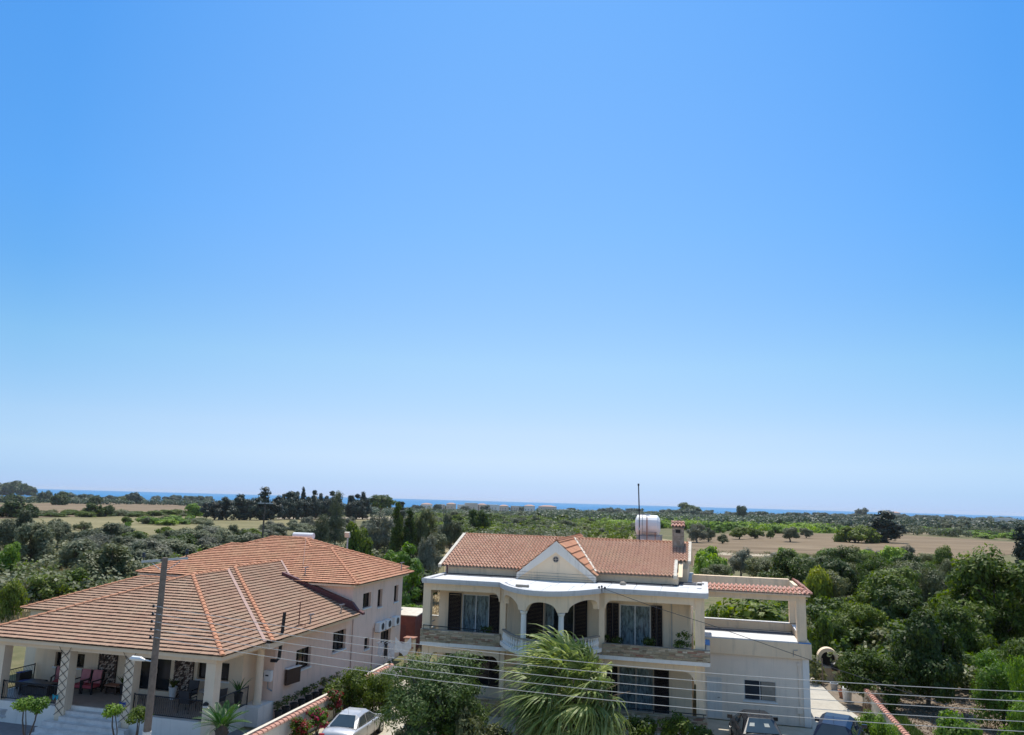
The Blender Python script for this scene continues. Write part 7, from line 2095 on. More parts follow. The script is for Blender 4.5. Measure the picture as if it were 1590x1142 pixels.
# --- garden oven, barbecue, post, pots and bin along the driveway
a = thing('garden_oven', 'cream arched garden oven at the end of the driveway', 'oven', (6.75, 49.4, 0))
n = 14
outp = [(6.3, 0)] + [(6.88 - .58 * cos(pi * i / n), 1.75 + .58 * sin(pi * i / n)) for i in range(n + 1)] + [(7.46, 0)]
inn = [(7.28, .95)] + [(6.88 + .40 * cos(pi * i / n), 1.72 + .38 * sin(pi * i / n)) for i in range(n + 1)] + [(6.48, .95)]
mb = MB()
ring = []
mb.prism([(6.3, 0), (7.46, 0), (7.46, .74), (6.3, .74)], 'y', 48.95, 49.5)
for i in range(n):
    a0, a1 = pi * i / n, pi * (i + 1) / n
    q = [(6.88 - .58 * cos(a0), 1.18 + .60 * sin(a0)), (6.88 - .58 * cos(a1), 1.18 + .60 * sin(a1)), (6.88 - .40 * cos(a1), 1.16 + .42 * sin(a1)), (6.88 - .40 * cos(a0), 1.16 + .42 * sin(a0))]
    mb.prism(q, 'y', 48.95, 49.5)
mb.box(6.3, 6.48, 48.95, 49.5, .742, 1.18); mb.box(7.28, 7.46, 48.95, 49.5, .742, 1.18)
mb.build('oven_body', 'cream', a)
mb = MB(); mb.prism([(6.48, .745), (7.28, .745)] + [(6.88 + .40 * cos(pi * i / n), 1.16 + .42 * sin(pi * i / n)) for i in range(n + 1)], 'y', 49.38, 49.42); mb.build('oven_back', 'room_dark', a)
mb = MB(); mb.box(6.26, 7.5, 48.9, 48.948, .68, .76); mb.build('ledge', 'cement_flash', a)
a = thing('barbecue', 'black kettle barbecue standing in front of the arched oven', 'barbecue', (7.2, 48.6, 0))
mb = MB(); mb.lathe([(.05, .62), (.2, .68), (.27, .8), (.28, .88)], (7.2, 48.6, 0), 14); mb.build('bowl', 'black_iron', a)
mb = MB(); mb.lathe([(.285, .885), (.25, 1.02), (.12, 1.1), (.02, 1.12)], (7.2, 48.6, 0), 14); mb.build('lid', 'black_iron', a)
for k in range(3):
    an = k * 2.1
    mb = MB(); mb.tube([(7.2 + .28 * cos(an), 48.6 + .28 * sin(an), 0), (7.2 + .1 * cos(an), 48.6 + .1 * sin(an), .66)], .016, 6); mb.build('leg', 'galvanised', a)
a = thing('path_post', 'thin rusty post standing at the edge of the driveway', 'post', (6.3, 47.2, 0))
mb = MB(); mb.tube([(6.3, 47.2, 0), (6.3, 47.2, 1.5)], .035, 6); mb.build('post', 'pole_timber', a)
mb = MB(); mb.box(6.15, 6.45, 47.1, 47.3, 0, .03); mb.build('base', 'mortar', a)
for x, y, r, h, m_, lab in ((6.78, 46.6, .2, .34, 'pot_stone', 'grey square flower pot beside the rusty post'), (6.92, 44.9, .2, .36, 'pot_terracotta', 'round terracotta pot beside the white bin')):
    a = thing('flower_pot', lab, 'flower pot', (x, y, 0))
    mb = MB(); pot_shape(mb, x, y, .026, r, h); mb.build('pot', m_, a)
    mb = MB(); mb.lathe([(r * .8, 0), (.02, .02)], (x, y, h * .88), 10); mb.build('soil', 'garden_soil', a)
a = thing('waste_bin', 'white round bin between the terracotta pot and the hedge', 'bin', (7.05, 44.25, 0))
mb = MB(); mb.lathe([(.2, .026), (.24, .6), (.25, .6), (.25, .64)], (7.05, 44.25, 0), 14); mb.build('body', 'white_plastic', a)
mb = MB(); mb.lathe([(.255, .642), (.2, .7), (.04, .73)], (7.05, 44.25, 0), 14); mb.build('lid', 'white_plastic', a)
a = thing('old_gate', 'weathered grey timber gate between the annex and the oven', 'gate', (5.4, 50.4, 0))
for k in range(7):
    mb = MB(); x = 4.75 + k * .2; mb.box(x, x + .18, 50.35, 50.39, .05, 1.62 + .05 * (k % 2)); mb.build('board', 'old_timber', a)
mb = MB(); mb.box(4.7, 6.15, 50.392, 50.44, .4, .5); mb.box(4.7, 6.15, 50.392, 50.44, 1.3, 1.4); mb.build('rail', 'old_timber', a)
for x, y, r, h, m_, lab in ((-34.2, 33.4, .36, .62, 'pot_stone', 'round banded stone pot at the far left of the veranda wall'),):
    a = thing('flower_pot', lab, 'flower pot', (x, y, -1.94))
    mb = MB(); pot_shape(mb, x, y, -1.92, r, h); mb.lathe([(r * 1.02, .24), (r * 1.02, .32)], (x, y, -1.92), 12); mb.build('pot', m_, a)


# --- cars
def car(name, lab, x, y, z, rz, paint, kind):
    a = thing(name, lab, 'car', (x, y, z), 1, None, rz)
    o = Vector((x, y, z))
    if kind == 'sedan':
        L, W = 4.5, 1.75
        st = [(-2.25, .62, .40, .72, .74), (-2.16, .80, .26, .90, .93), (-1.75, .86, .22, .95, 1.02), (-1.2, .875, .2, .95, 1.0), (-.3, .875, .2, .92, .96), (.7, .875, .2, .90, .95), (1.1, .87, .2, .88, .93), (1.7, .85, .22, .80, .84), (2.1, .78, .26, .68, .72), (2.25, .6, .38, .56, .58)]
        gh = [(-1.62, .72, 1.0, .66), (-.92, .60, 1.40, .52), (-.3, .60, 1.45, .52), (.25, .60, 1.41, .53), (1.08, .74, .94, .70)]
    else:
        L, W = (4.2, 1.72) if kind == 'saloon' else (3.8, 1.68)
        h = L / 2
        if kind == 'saloon':
            st = [(-h, .64, .42, .74, .78), (-h + .08, .80, .28, .92, .98), (-h + .5, .85, .22, .97, 1.04), (-1.0, .86, .2, .97, 1.0), (0, .86, .2, .94, .97), (.9, .86, .2, .92, .96), (1.5, .84, .22, .84, .88), (h - .12, .76, .28, .70, .74), (h, .6, .4, .58, .6)]
            gh = [(-h + .45, .74, 1.0, .70), (-.95, .60, 1.42, .53), (-.3, .60, 1.46, .53), (.2, .60, 1.43, .54), (1.0, .74, .95, .70)]
        else:
            st = [(-h, .66, .42, .84, .86), (-h + .07, .80, .28, .96, .98), (-1.2, .84, .2, .98, 1.0), (0, .84, .2, .95, .98), (.8, .84, .2, .93, .96), (1.3, .82, .22, .86, .9), (h - .12, .74, .28, .72, .76), (h, .58, .4, .6, .62)]
            gh = [(-h + .06, .74, .98, .70), (-h + .36, .60, 1.42, .53), (-.6, .60, 1.50, .54), (.05, .60, 1.48, .55), (.95, .73, .95, .70)]
    mb = MB(); vs = []; K = 12
    for (yy, w, zl, zb, zt) in st:
        sec = [(-w * .82, zl), (-w * .97, zl + .12), (-w, zl + (zb - zl) * .55), (-w * .97, zb - .05), (-w * .90, zb), (-w * .45, zt), (w * .45, zt), (w * .90, zb), (w * .97, zb - .05), (w, zl + (zb - zl) * .55), (w * .97, zl + .12), (w * .82, zl)]
        vs += [(x + sx, y + yy, z + sz) for sx, sz in sec]
    n = len(st)
    fs = [(i * K + j, i * K + (j + 1) % K, (i + 1) * K + (j + 1) % K, (i + 1) * K + j) for i in range(n - 1) for j in range(K)]
    fs += [tuple(range(K)), tuple(range((n - 1) * K, n * K))]
    mb.add(vs, fs)
    body = mb.build('body', paint, a, smooth=True)
    md = body.modifiers.new('smooth', 'SUBSURF'); md.levels = 2; md.render_levels = 2
    # roof and pillars
    mb = MB(); vs = []
    P = []
    for i, (yy, wb, zr, wr) in enumerate(gh):
        zbelt = .93
        if i in (0, len(gh) - 1):
            sec = [(-wb, zbelt), (-wb, zr - .02), (-wr * .5, zr + .01), (wr * .5, zr + .01), (wb, zr - .02), (wb, zbelt)]
        else:
            sec = [(-wb - .14, zbelt), (-wr - .06, zr - .10), (-wr * .8, zr), (wr * .8, zr), (wr + .06, zr - .10), (wb + .14, zbelt)]
        vs += [(x + sx, y + yy, z + sz) for sx, sz in sec]
    fs = [(i * 6 + j, i * 6 + j + 1, (i + 1) * 6 + j + 1, (i + 1) * 6 + j) for i in range(len(gh) - 1) for j in range(5)]
    mb.add(vs, fs)
    cb = mb.build('cabin', paint, a)
    md = cb.modifiers.new('edge', 'BEVEL'); md.width = .035; md.segments = 3; md.limit_method = 'ANGLE'; md.angle_limit = .25
    V = [Vector(v) for v in vs]

    def inset(q, k, off):
        c = sum(q, Vector()) / len(q)
        nn = (q[1] - q[0]).cross(q[2] - q[0]).normalized()
        if nn.dot(c - Vector((x, y, z + .9))) < 0: nn = -nn
        return [c + (p - c) * k + nn * off for p in q]
    # rear and front screens
    for nm, i0, i1 in (('rear_window', 0, 1), ('windscreen', len(gh) - 1, len(gh) - 2)):
        (ya, wba, zra, wra), (yb_, wbb, zrb, wrb) = gh[i0], gh[i1]
        q = inset([Vector((x - wra * 1.02, y + ya, z + zra + .005)), Vector((x + wra * 1.02, y + ya, z + zra + .005)), Vector((x + wrb * .86, y + yb_, z + zrb)), Vector((x - wrb * .86, y + yb_, z + zrb))], .90, .02)
        m2 = MB(); m2.quad(*q)
        g_ = m2.build(nm, 'car_pane', a, fix=False)
        if nm == 'rear_window' and kind == 'saloon':
            for u0, u1 in ((.08, .26), (.62, .80)):
                def B(u, v): return q[0].lerp(q[1], u).lerp(q[3].lerp(q[2], u), v) + Vector((0, -.008, .006))
                m3 = MB(); m3.quad(B(u0, .42), B(u1, .42), B(u1, .66), B(u0, .66)); m3.build('sticker', 'paper', g_, fix=False)
    for s_, ia, ib in ((-1, 0, 1), (1, 5, 4)):
        qs = []
        mid = len(gh) // 2
        A_ = lambda i: V[i * 6 + ia]; B_ = lambda i: V[i * 6 + ib]
        for (i0, i1, cut) in ((0, mid, 0), (mid, len(gh) - 1, 1)):
            if cut == 0: pts = [A_(0).lerp(A_(1), .35) + Vector((0, 0, .04)), A_(mid) + Vector((0, -.03, .03)), B_(mid) + Vector((0, -.03, 0)), B_(1)]
            else: pts = [A_(mid) + Vector((0, .03, .03)), A_(i1).lerp(A_(i1 - 1), .2) + Vector((0, 0, .03)), B_(i1 - 1), B_(mid) + Vector((0, .03, 0))]
            pts = inset(pts, .9, .02)
            m2 = MB(); m2.quad(*pts); m2.build('side_window', 'car_pane', a, fix=False)
    for sx in (-1, 1):
        for yy in (st[0][0] + .85, st[-1][0] - .85):
            m2 = MB(); xx = x + sx * (W / 2 - .1)
            m2.tube([(xx - .1, y + yy, z + .31), (xx + .1, y + yy, z + .31)], .31, 20)
            wl = m2.build('wheel', 'tyre', a)
            m2 = MB(); m2.tube([(xx + sx * .09, y + yy, z + .31), (xx + sx * .108, y + yy, z + .31)], .19, 14); m2.build('rim', 'alloy', wl)
        m2 = MB(); m2.obox((x + sx * (W / 2 + .06), y + gh[-1][0] - .28, z + 1.0), (1, .2 * sx, 0), .10, (0, 1, 0), .05, (0, 0, 1), .07)
        m2.build('wing_mirror', paint, a)
        m2 = MB(); m2.obox((x + sx * (W / 2 - .18), y + st[1][0] - .035, z + .76), (1, 0, 0), .12, (0, 1, .1), .03, (0, 0, 1), .09); m2.build('tail_light', 'lamp_red', a)
        m2 = MB(); m2.obox((x + sx * .6, y + st[-2][0] + .02, z + .6), (1, 0, 0), .14, (0, 1, 0), .04, (0, 0, 1), .07); m2.build('headlight', 'white_frame', a)
        for yy in (-.25, .65):
            m2 = MB(); m2.box(x + sx * (W / 2 - .012) - .012, x + sx * (W / 2 - .012) + .012, y + yy - .09, y + yy + .09, z + .80, z + .83); m2.build('door_handle', paint, a)
    for sx in (-1, 1):
        for yy in (-.55, .42):
            m2 = MB(); m2.box(x + sx * (W / 2 - .02) - .012, x + sx * (W / 2 - .02) + .012, y + yy - .006, y + yy + .006, z + .34, z + .86); m2.build('door_gap', 'dash_dark', a)
    m2 = MB(); m2.box(x - .72, x + .72, y + st[0][0] - .02, y + st[0][0] + .06, z + .42, z + .50); m2.build('bumper_strip', 'dash_dark', a)
    m2 = MB(); m2.box(x - .26, x + .26, y + st[0][0] - .012, y + st[0][0] - .002, z + .55, z + .66); m2.build('number_plate', 'number_plate', a)
    m2 = MB(); m2.tube([(x, y + gh[1][0] + .1, z + gh[1][2]), (x, y + gh[1][0] - .1, z + gh[1][2] + .35)], .006, 4); m2.build('aerial', 'black_iron', a)
    return a


car('parked_car', 'silver saloon car parked beside the white boundary wall', -16.5, 36.15, -1.9, radians(3), 'car_silver', 'sedan')
car('parked_car', 'black car with papers in its rear window, nose to the annex wall', 1.95, 34.45, .03, radians(6), 'car_black', 'saloon')
car('parked_car', 'dark blue hatchback parked at the mouth of the driveway', 5.2, 35.0, .03, radians(-15), 'car_navy', 'hatch')

# --- far village by the sea, a hothouse, a white barn
for i, (x, y, w, d, h, rt, lab) in enumerate(HOUSES):
    z = ground(x, y) - .3
    a = thing('far_house', lab, 'house', (x, y, z), 1, 'houses of the far village')
    mb = MB(); mb.box(x - w / 2, x + w / 2, y - d / 2, y + d / 2, z, z + h); mb.build('wall', 'far_wall' if i % 3 else 'far_wall_white', a)
    mb = MB()
    if rt: mb.add([(x - w / 2 - .4, y - d / 2 - .4, z + h), (x + w / 2 + .4, y - d / 2 - .4, z + h), (x + w / 2 + .4, y + d / 2 + .4, z + h), (x - w / 2 - .4, y + d / 2 + .4, z + h), (x - w / 5, y, z + h + 1.8), (x + w / 5, y, z + h + 1.8)], [(0, 1, 5, 4), (1, 2, 5), (2, 3, 4, 5), (3, 0, 4), (0, 1, 2, 3)])
    else: mb.box(x - w / 2 - .2, x + w / 2 + .2, y - d / 2 - .2, y + d / 2 + .2, z + h + .01, z + h + .5)
    mb.build('roof', 'far_roof' if rt else 'far_wall_white', a)
    nwin = max(2, int(w / 4))
    for k in range(nwin):
        for zz in ((1.0, 4.0) if h > 5 else (1.2,)):
            if zz + 1.3 > h: continue
            mb = MB(); xx = x - w / 2 + w * (k + .5) / nwin; mb.box(xx - .6, xx + .6, y - d / 2 - .05, y - d / 2 - .005, z + zz, z + zz + 1.3); mb.build('window', 'far_window', a)
# ================================================================ vegetation
def cloud(name, seed, blobs, n, l, w, mat, up=.35, clumps=40, sig=.32, droop=0.0, jit=.5):
    """crown of single leaf blades gathered in clumps spread through several uneven lobes"""
    R = np.random.default_rng(seed)
    B = np.array(blobs, float)
    vol = (B[:, 3] * B[:, 4] * B[:, 5]) ** .67
    pk = R.choice(len(B), clumps, p=vol / vol.sum())
    d = R.normal(size=(clumps, 3)); d /= np.linalg.norm(d, axis=1)[:, None]
    d[:, 2] = np.where(d[:, 2] < -.75, -d[:, 2], d[:, 2])
    rr = R.uniform(.45, 1.0, clumps)[:, None] ** .6
    cc = B[pk, :3] + d * B[pk, 3:6] * rr
    csz = R.uniform(.6, 1.5, clumps) * sig
    ci = R.choice(clumps, n, p=csz ** 2 / (csz ** 2).sum())
    e = R.normal(size=(n, 3)); e /= np.linalg.norm(e, axis=1)[:, None]
    pos = cc[ci] + e * (csz[ci] * R.uniform(.15, 1, n) ** .5)[:, None] * np.array([1.15, 1.15, .85])
    out = e + .6 * d[ci]
    nor = out + np.array([0, 0, up]) + R.normal(size=(n, 3)) * jit
    nor /= np.linalg.norm(nor, axis=1)[:, None]
    t = R.normal(size=(n, 3)) + out * .6; t[:, 2] -= droop
    t -= nor * (t * nor).sum(1)[:, None]; t /= np.linalg.norm(t, axis=1)[:, None] + 1e-9
    b = np.cross(nor, t)
    sc = R.uniform(.6, 1.3, n)[:, None]
    L, W = l * sc, w * sc
    v = np.stack([pos - t * L * .5, pos + b * W * .5, pos + t * L * .5 + nor * L * .08, pos - b * W * .5], 1).reshape(-1, 3)
    me = bpy.data.meshes.new(name)
    me.vertices.add(4 * n); me.vertices.foreach_set('co', v.astype(np.float32).ravel())
    me.loops.add(4 * n); me.loops.foreach_set('vertex_index', np.arange(4 * n, dtype=np.int32))
    me.polygons.add(n); me.polygons.foreach_set('loop_start', np.arange(0, 4 * n, 4, dtype=np.int32))
    me.polygons.foreach_set('loop_total', np.full(n, 4, dtype=np.int32))
    me.materials.append(MATS[mat]); me.update(calc_edges=True)
    return me


def limbs(name, seed, th, r, blobs, mat='bark', lean=.2, stems=1):
    setfr((0, 0, 0))
    rnd = random.Random(seed)
    mb = MB()
    for s_ in range(stems):
        a0 = rnd.uniform(0, 6.28)
        bx, by = ((.25 * cos(a0), .25 * sin(a0)) if stems > 1 else (0, 0))
        k = Vector((bx + lean * cos(a0), by + lean * sin(a0), th))
        mb.tube([(bx, by, -.4), (bx * 1.1, by * 1.1, th * .1), (bx + lean * .4 * cos(a0 + .6), by + lean * .4 * sin(a0 + .6), th * .55), k], [r * 1.5, r * 1.15, r * .95, r * .8], 8)
        for (cx, cy, cz, rx, ry, rz) in blobs:
            c = Vector((cx, cy, cz)); m_ = (k + c) / 2 + Vector((rnd.uniform(-.3, .3), rnd.uniform(-.3, .3), rnd.uniform(-.1, .3)))
            mb.tube([k, m_, c, c + Vector((rnd.uniform(-.5, .5) * rx, rnd.uniform(-.5, .5) * ry, .5 * rz))], [r * .6, r * .42, r * .25, r * .08], 6)
    return mb.mesh(name, mat)


def lobes(seed, n, R, zc, rz, r0, r1, flat=.8):
    """uneven crown: a core and n side lobes at different heights, some hanging low, some standing out on top"""
    rnd = random.Random(seed)
    out = [(rnd.uniform(-.1, .1) * R, rnd.uniform(-.1, .1) * R, zc, R * .6, R * .6, rz * .78)]
    for i in range(n):
        a = 6.28 * i / n + rnd.uniform(-.4, .4)
        lvl = (-.55, .15, -.25, .5, -.4, .3, -.1)[i % 7] + rnd.uniform(-.15, .15)
        d = R * rnd.uniform(.45, .72) * (1.05 if lvl < 0 else .8)
        q = rnd.uniform(r0, r1)
        out.append((d * cos(a), d * sin(a), zc + lvl * rz, q, q, min(q * flat, rz * .6)))
    return out


PROTO = {}      # kind -> list of (crown mesh, trunk mesh or None, width, height, name, category)


def proto(kind, name, cat, variants):
    PROTO[kind] = [(c, t, w, h, name, cat) for c, t, w, h in variants]


def mk(kind, name, cat, seeds, R, h, rz, leaves, l, w, mat, th, tr, nl=6, clumps=60, sig=.5, bark='bark', up=.6, droop=0., stems=1, lr=(.3, .55), jit=.5, low=.06):
    vs = []
    for s_ in seeds:
        rz = h * (1 - low) / 2
        bl = lobes(s_, nl, R, h - rz, rz, R * lr[0], R * lr[1])
        c = cloud(name + '_crown', s_, bl, leaves, l, w, mat, up, clumps, sig, droop, jit)
        t = limbs(name + '_trunk', s_, th, tr, bl, bark, stems=stems) if th else None
        vs.append((c, t, 2 * R * 1.08, h * 1.0))
    proto(kind, name, cat, vs)


mk('olive', 'olive_tree', 'tree', (1, 2, 3), 2.9, 4.8, 1.7, 7600, .42, .15, 'leaf_olive', 1.3, .22, 7, 80, .62, 'bark', low=.16)
mk('olivegrey', 'olive_tree', 'tree', (4, 5), 2.9, 4.8, 1.8, 7600, .42, .13, 'leaf_olive_grey', 1.2, .2, 7, 80, .6, 'bark_grey', low=.16)
mk('olivebrown', 'olive_tree', 'tree', (6, 7), 2.9, 4.8, 1.8, 7600, .42, .16, 'leaf_brown', 1.2, .2, 7, 80, .6, low=.16)
mk('broad', 'broadleaf_tree', 'tree', (11, 12, 13), 2.9, 4.8, 1.9, 7000, .42, .24, 'leaf_green', 1.1, .2, 7, 70, .62, low=.08)
mk('broaddark', 'broadleaf_tree', 'tree', (14, 15), 3.2, 5.2, 2.1, 7000, .5, .26, 'leaf_dark', 1.0, .22, 7, 70, .7, low=.08)
mk('broadbright', 'citrus_tree', 'tree', (16,), 2.6, 4.4, 1.8, 5200, .36, .2, 'leaf_bright', 1.0, .16, 7, 70, .55)
mk('orchard', 'citrus_tree', 'tree', (17, 18), 3.2, 3.4, 1.45, 4200, .5, .3, 'leaf_bright', .7, .16, 6, 46, .7)
mk('fardark', 'far_tree', 'tree', (21, 22, 23), 7, 9, 3.6, 7000, 1.0, .6, 'leaf_far', 2.0, .4, 9, 110, 1.5)
mk('garden', 'garden_tree', 'tree', (31, 32, 33), 2.9, 5.2, 2.2, 17000, .27, .13, 'leaf_green', 1.2, .14, 8, 120, .55)
mk('gardendark', 'garden_tree', 'tree', (34, 35), 2.9, 5.2, 2.2, 17000, .27, .15, 'leaf_dark', 1.1, .16, 8, 120, .55)
mk('gardenbright', 'garden_tree', 'tree', (36, 37), 2.7, 4.2, 1.9, 13000, .22, .11, 'leaf_bright', 1.0, .1, 8, 120, .5)
mk('gardenbrown', 'garden_tree', 'tree', (38,), 2.9, 4.6, 2.0, 11000, .26, .11, 'leaf_brown', 1.0, .14, 8, 110, .55)
mk('bush', 'bush', 'bush', (41, 42), 1.6, 1.9, .95, 3200, .3, .12, 'leaf_brown', .25, .06, 6, 50, .4, stems=3)
mk('bushdark', 'bush', 'bush', (43, 44), 1.6, 2.2, 1.1, 5200, .26, .14, 'leaf_green', .25, .06, 6, 60, .4, stems=3)
mk('bushdarkleaf', 'bush', 'bush', (45,), 1.5, 2.3, 1.15, 9000, .17, .08, 'leaf_green', .25, .06, 7, 80, .36, stems=3)
mk('bushbright', 'bush', 'bush', (46, 47), 1.6, 1.8, .9, 4200, .26, .14, 'leaf_bright', .2, .05, 6, 56, .4, stems=3)
mk('bushyellow', 'bush', 'bush', (48,), 1.7, 2.2, 1.1, 4600, .26, .13, 'leaf_yellow', .3, .06, 6, 56, .42, stems=3)
mk('mound', 'bush', 'bush', (49,), 3.0, 2.6, 1.3, 6000, .5, .26, 'leaf_green', .3, .1, 8, 80, .6, stems=3)
mk('mounddark', 'broadleaf_tree', 'tree', (56, 57), 3.0, 3.2, 1.6, 7000, .5, .28, 'leaf_dark', .3, .14, 9, 90, .6, stems=3)
mk('coniferbroad', 'conifer_tree', 'tree', (58, 59), 3.2, 5.2, 2.5, 7000, .5, .24, 'leaf_conifer', .3, .2, 9, 90, .65)
mk('hedge', 'hedge_plant', 'plant', (50,), 1.2, 1.0, .5, 7000, .12, .07, 'leaf_bright', .15, .03, 7, 80, .26, stems=4)
mk('dryshrub', 'dry_shrub', 'shrub', (51,), .8, .9, .45, 1400, .2, .06, 'leaf_dry', .2, .03, 6, 30, .25, stems=4)
mk('oleander', 'oleander_tree', 'tree', (52,), 2.5, 4.4, 2.0, 26000, .17, .055, 'leaf_oleander', .9, .07, 12, 170, .44, 'bark_grey', .3, .3, 4, (.28, .42))
mk('mango', 'mango_tree', 'tree', (53,), 2.6, 4.2, 1.85, 6500, .34, .12, 'leaf_bright', .8, .16, 11, 60, .42, lr=(.34, .44), jit=.35)
mk('fig', 'fig_tree', 'tree', (54, 55), 2.4, 3.6, 1.5, 2600, .36, .30, 'leaf_green', .9, .1, 7, 70, .55, jit=.35, up=.6)


def column(kind, name, seeds, h, R, leaves, l, w, mat, taper, clumps, sig, base=.08, bark='bark'):
    vs = []
    for s_ in seeds:
        rnd = random.Random(s_); bl = []
        n = 11
        for i in range(n):
            f = base + (1 - base) * (i + .5) / n
            q = R * ((1 - f) ** taper + .10) * rnd.uniform(.75, 1.1) * min(1, .5 + f * 4)
            bl.append((rnd.uniform(-.25, .25) * R * (1 - f), rnd.uniform(-.25, .25) * R * (1 - f), h * f * .97, q, q, h / n * .75))
        c = cloud(name + '_crown', s_, bl, leaves, l, w, mat, .1, clumps, sig, -.4)
        setfr((0, 0, 0)); mb = MB(); mb.tube([(0, 0, -.4), (0, 0, h * .4), (0, 0, h * .9)], [R * .09, R * .06, .03], 7)
        vs.append((c, mb.mesh(name + '_trunk', bark), 2 * R, h))
    proto(kind, name, 'tree', vs)


column('cypress', 'cypress_tree', (61, 62, 63), 14, 2.4, 3400, 1.0, .45, 'leaf_conifer', .55, 90, .75)
column('cypressdark', 'cypress_tree', (64, 65), 8, 1.7, 5200, .40, .16, 'leaf_dark', .6, 100, .5)
column('conifer', 'conifer_tree', (66, 67), 12, 3.6, 4200, .9, .4, 'leaf_conifer', .8, 80, .95)
column('casuarina', 'casuarina_tree', (68, 69), 10, 2.6, 5600, .55, .09, 'leaf_olive', .5, 70, .75, .2, 'bark_grey')
bl = [(0, 0, 6.0, 4.0, 4.0, 2.4)] + [(3.0 * cos(a), 3.0 * sin(a), 5.4, 1.8, 1.8, 1.5) for a in (0, 1.2, 2.5, 3.7, 5)]
PROTO['dome'] = [(cloud('umbrella_pine_crown', 70, bl, 4200, .8, .4, 'leaf_green', .5, 70, .9), limbs('umbrella_pine_trunk', 70, 3.0, .3, bl[1:], 'bark'), 9.6, 8.4, 'umbrella_pine', 'tree')]

_cnt = {}
for (kind, x, y, z, w, h, rz, li, gi, oi) in TREES:
    vs = PROTO[kind]
    i = _cnt.get(kind, 0); _cnt[kind] = i + 1
    c, t, w0, h0, nm, cat = vs[i % len(vs)]
    s3 = (w / w0, w / w0, h / h0)
    far = kind == 'fardark'
    root = bpy.data.objects.new(nm, None if not far else c)
    link(root)
    root.location = (x, y, z); root.scale = s3; root.rotation_euler = (0, 0, rz)
    tag(root, TREE_LABELS[li] + (', ' + ORD[oi] if oi >= 0 else ''), cat, TREE_GROUPS[gi])
    if not far:
        meshobj('crown', c, root)
        if t: meshobj('trunk', t, root)

# ---- far woods that read as one mass
def wood(name, seed, n, poly_fn, size, mat, h, per=150):
    R = np.random.default_rng(seed)
    P_ = [poly_fn(R) for _ in range(n)]
    bl = []
    for x, y in P_:
        s_ = size * R.uniform(.5, 1.25); hh = h * R.uniform(.45, 1.0)
        bl.append((x, y, ground(x, y) + hh * .45, s_, s_, hh * .5))
    me = cloud(name, seed, bl, n * per, size * .20, size * .12, mat, .6, n * 9, size * .30)
    o = meshobj(name, me); o['kind'] = 'stuff'
    return o


def band(b0, b1, d0, d1):
    def f(R):
        b = R.uniform(b0, b1) - YAW; d = d0 + (d1 - d0) * R.uniform() ** 1.3
        return (d * sin(b), d * cos(b))
    return f
wood('far_woodland', 81, 300, band(-.64, -.16, 880, 1300), 9, 'leaf_far', 6)
wood('far_woodland', 77, 260, band(-.18, .06, 560, 960), 7, 'leaf_far', 4)
wood('far_woodland', 82, 420, band(.04, .36, 500, 1380), 9, 'leaf_far', 6)
wood('far_woodland', 83, 420, band(.30, .66, 560, 2200), 11, 'leaf_far', 6.5)
wood('far_grove', 84, 420, band(-.12, .16, 230, 640), 4.2, 'leaf_green', 4)
wood('far_grove', 85, 420, band(.10, .40, 420, 760), 5, 'leaf_bright', 3.6)
wood('far_grove', 86, 240, band(-.13, .10, 200, 420), 3.6, 'leaf_olive', 3.6)
wood('far_grove', 88, 170, band(.36, .62, 430, 800), 5, 'leaf_olive', 4.5)
wood('grove_scrub', 89, 240, band(-.60, -.12, 88, 158), 2.6, 'leaf_olive', 2.6)
wood('grove_scrub', 90, 120, band(-.56, -.14, 88, 150), 2.4, 'leaf_green', 2.2)
wood('field_scrub', 87, 140, band(.16, .45, 185, 205), 1.0, 'leaf_brown', .7, 40)
wood('garden_undergrowth', 78, 130, band(.30, .62, 50, 84), 1.6, 'leaf_green', 2.2, 300)
wood('garden_undergrowth', 79, 60, band(.30, .60, 48, 84), 1.5, 'leaf_brown', 2.0, 300)

# ---- grasses
def tuft_field(name, seed, n, fn, h, w, mat):
    R = np.random.default_rng(seed)
    v = np.zeros((n, 3, 3))
    for i in range(n):
        x, y = fn(R); z = ground(x, y) + .02
        a = R.uniform(0, 6.28); hh = h * R.uniform(.5, 1.3); lx, ly = R.normal(size=2) * hh * .35
        v[i] = [(x - w * cos(a), y - w * sin(a), z), (x + w * cos(a), y + w * sin(a), z), (x + lx, y + ly, z + hh)]
    me = bpy.data.meshes.new(name)
    me.vertices.add(3 * n); me.vertices.foreach_set('co', v.astype(np.float32).ravel())
    me.loops.add(3 * n); me.loops.foreach_set('vertex_index', np.arange(3 * n, dtype=np.int32))
    me.polygons.add(n); me.polygons.foreach_set('loop_start', np.arange(0, 3 * n, 3, dtype=np.int32))
    me.polygons.foreach_set('loop_total', np.full(n, 3, dtype=np.int32))
    me.materials.append(MATS[mat]); me.update(calc_edges=True)
    o = meshobj(name, me); o['kind'] = 'stuff'


def rect(x0, x1, y0, y1):
    return lambda R: (R.uniform(x0, x1), R.uniform(y0, y1))
tuft_field('dry_grass', 91, 9000, band(-.66, -.50, 70, 125), .75, .05, 'grass_dry')
tuft_field('dry_grass', 92, 7000, band(-.08, .22, 80, 150), .45, .06, 'grass_dry')
tuft_field('dry_grass', 93, 5000, band(-.16, -.08, 60, 95), .4, .05, 'grass_dry')
tuft_field('green_weeds', 94, 4000, rect(-18, -9, 60, 80), .5, .06, 'grass_green')
tuft_field('leaf_litter', 95, 9000, rect(8, 17, 33, 47), .06, .05, 'leaf_dry')
tuft_field('lawn_weeds', 96, 2500, rect(7.95, 9.2, 34, 42), .18, .04, 'grass_green')

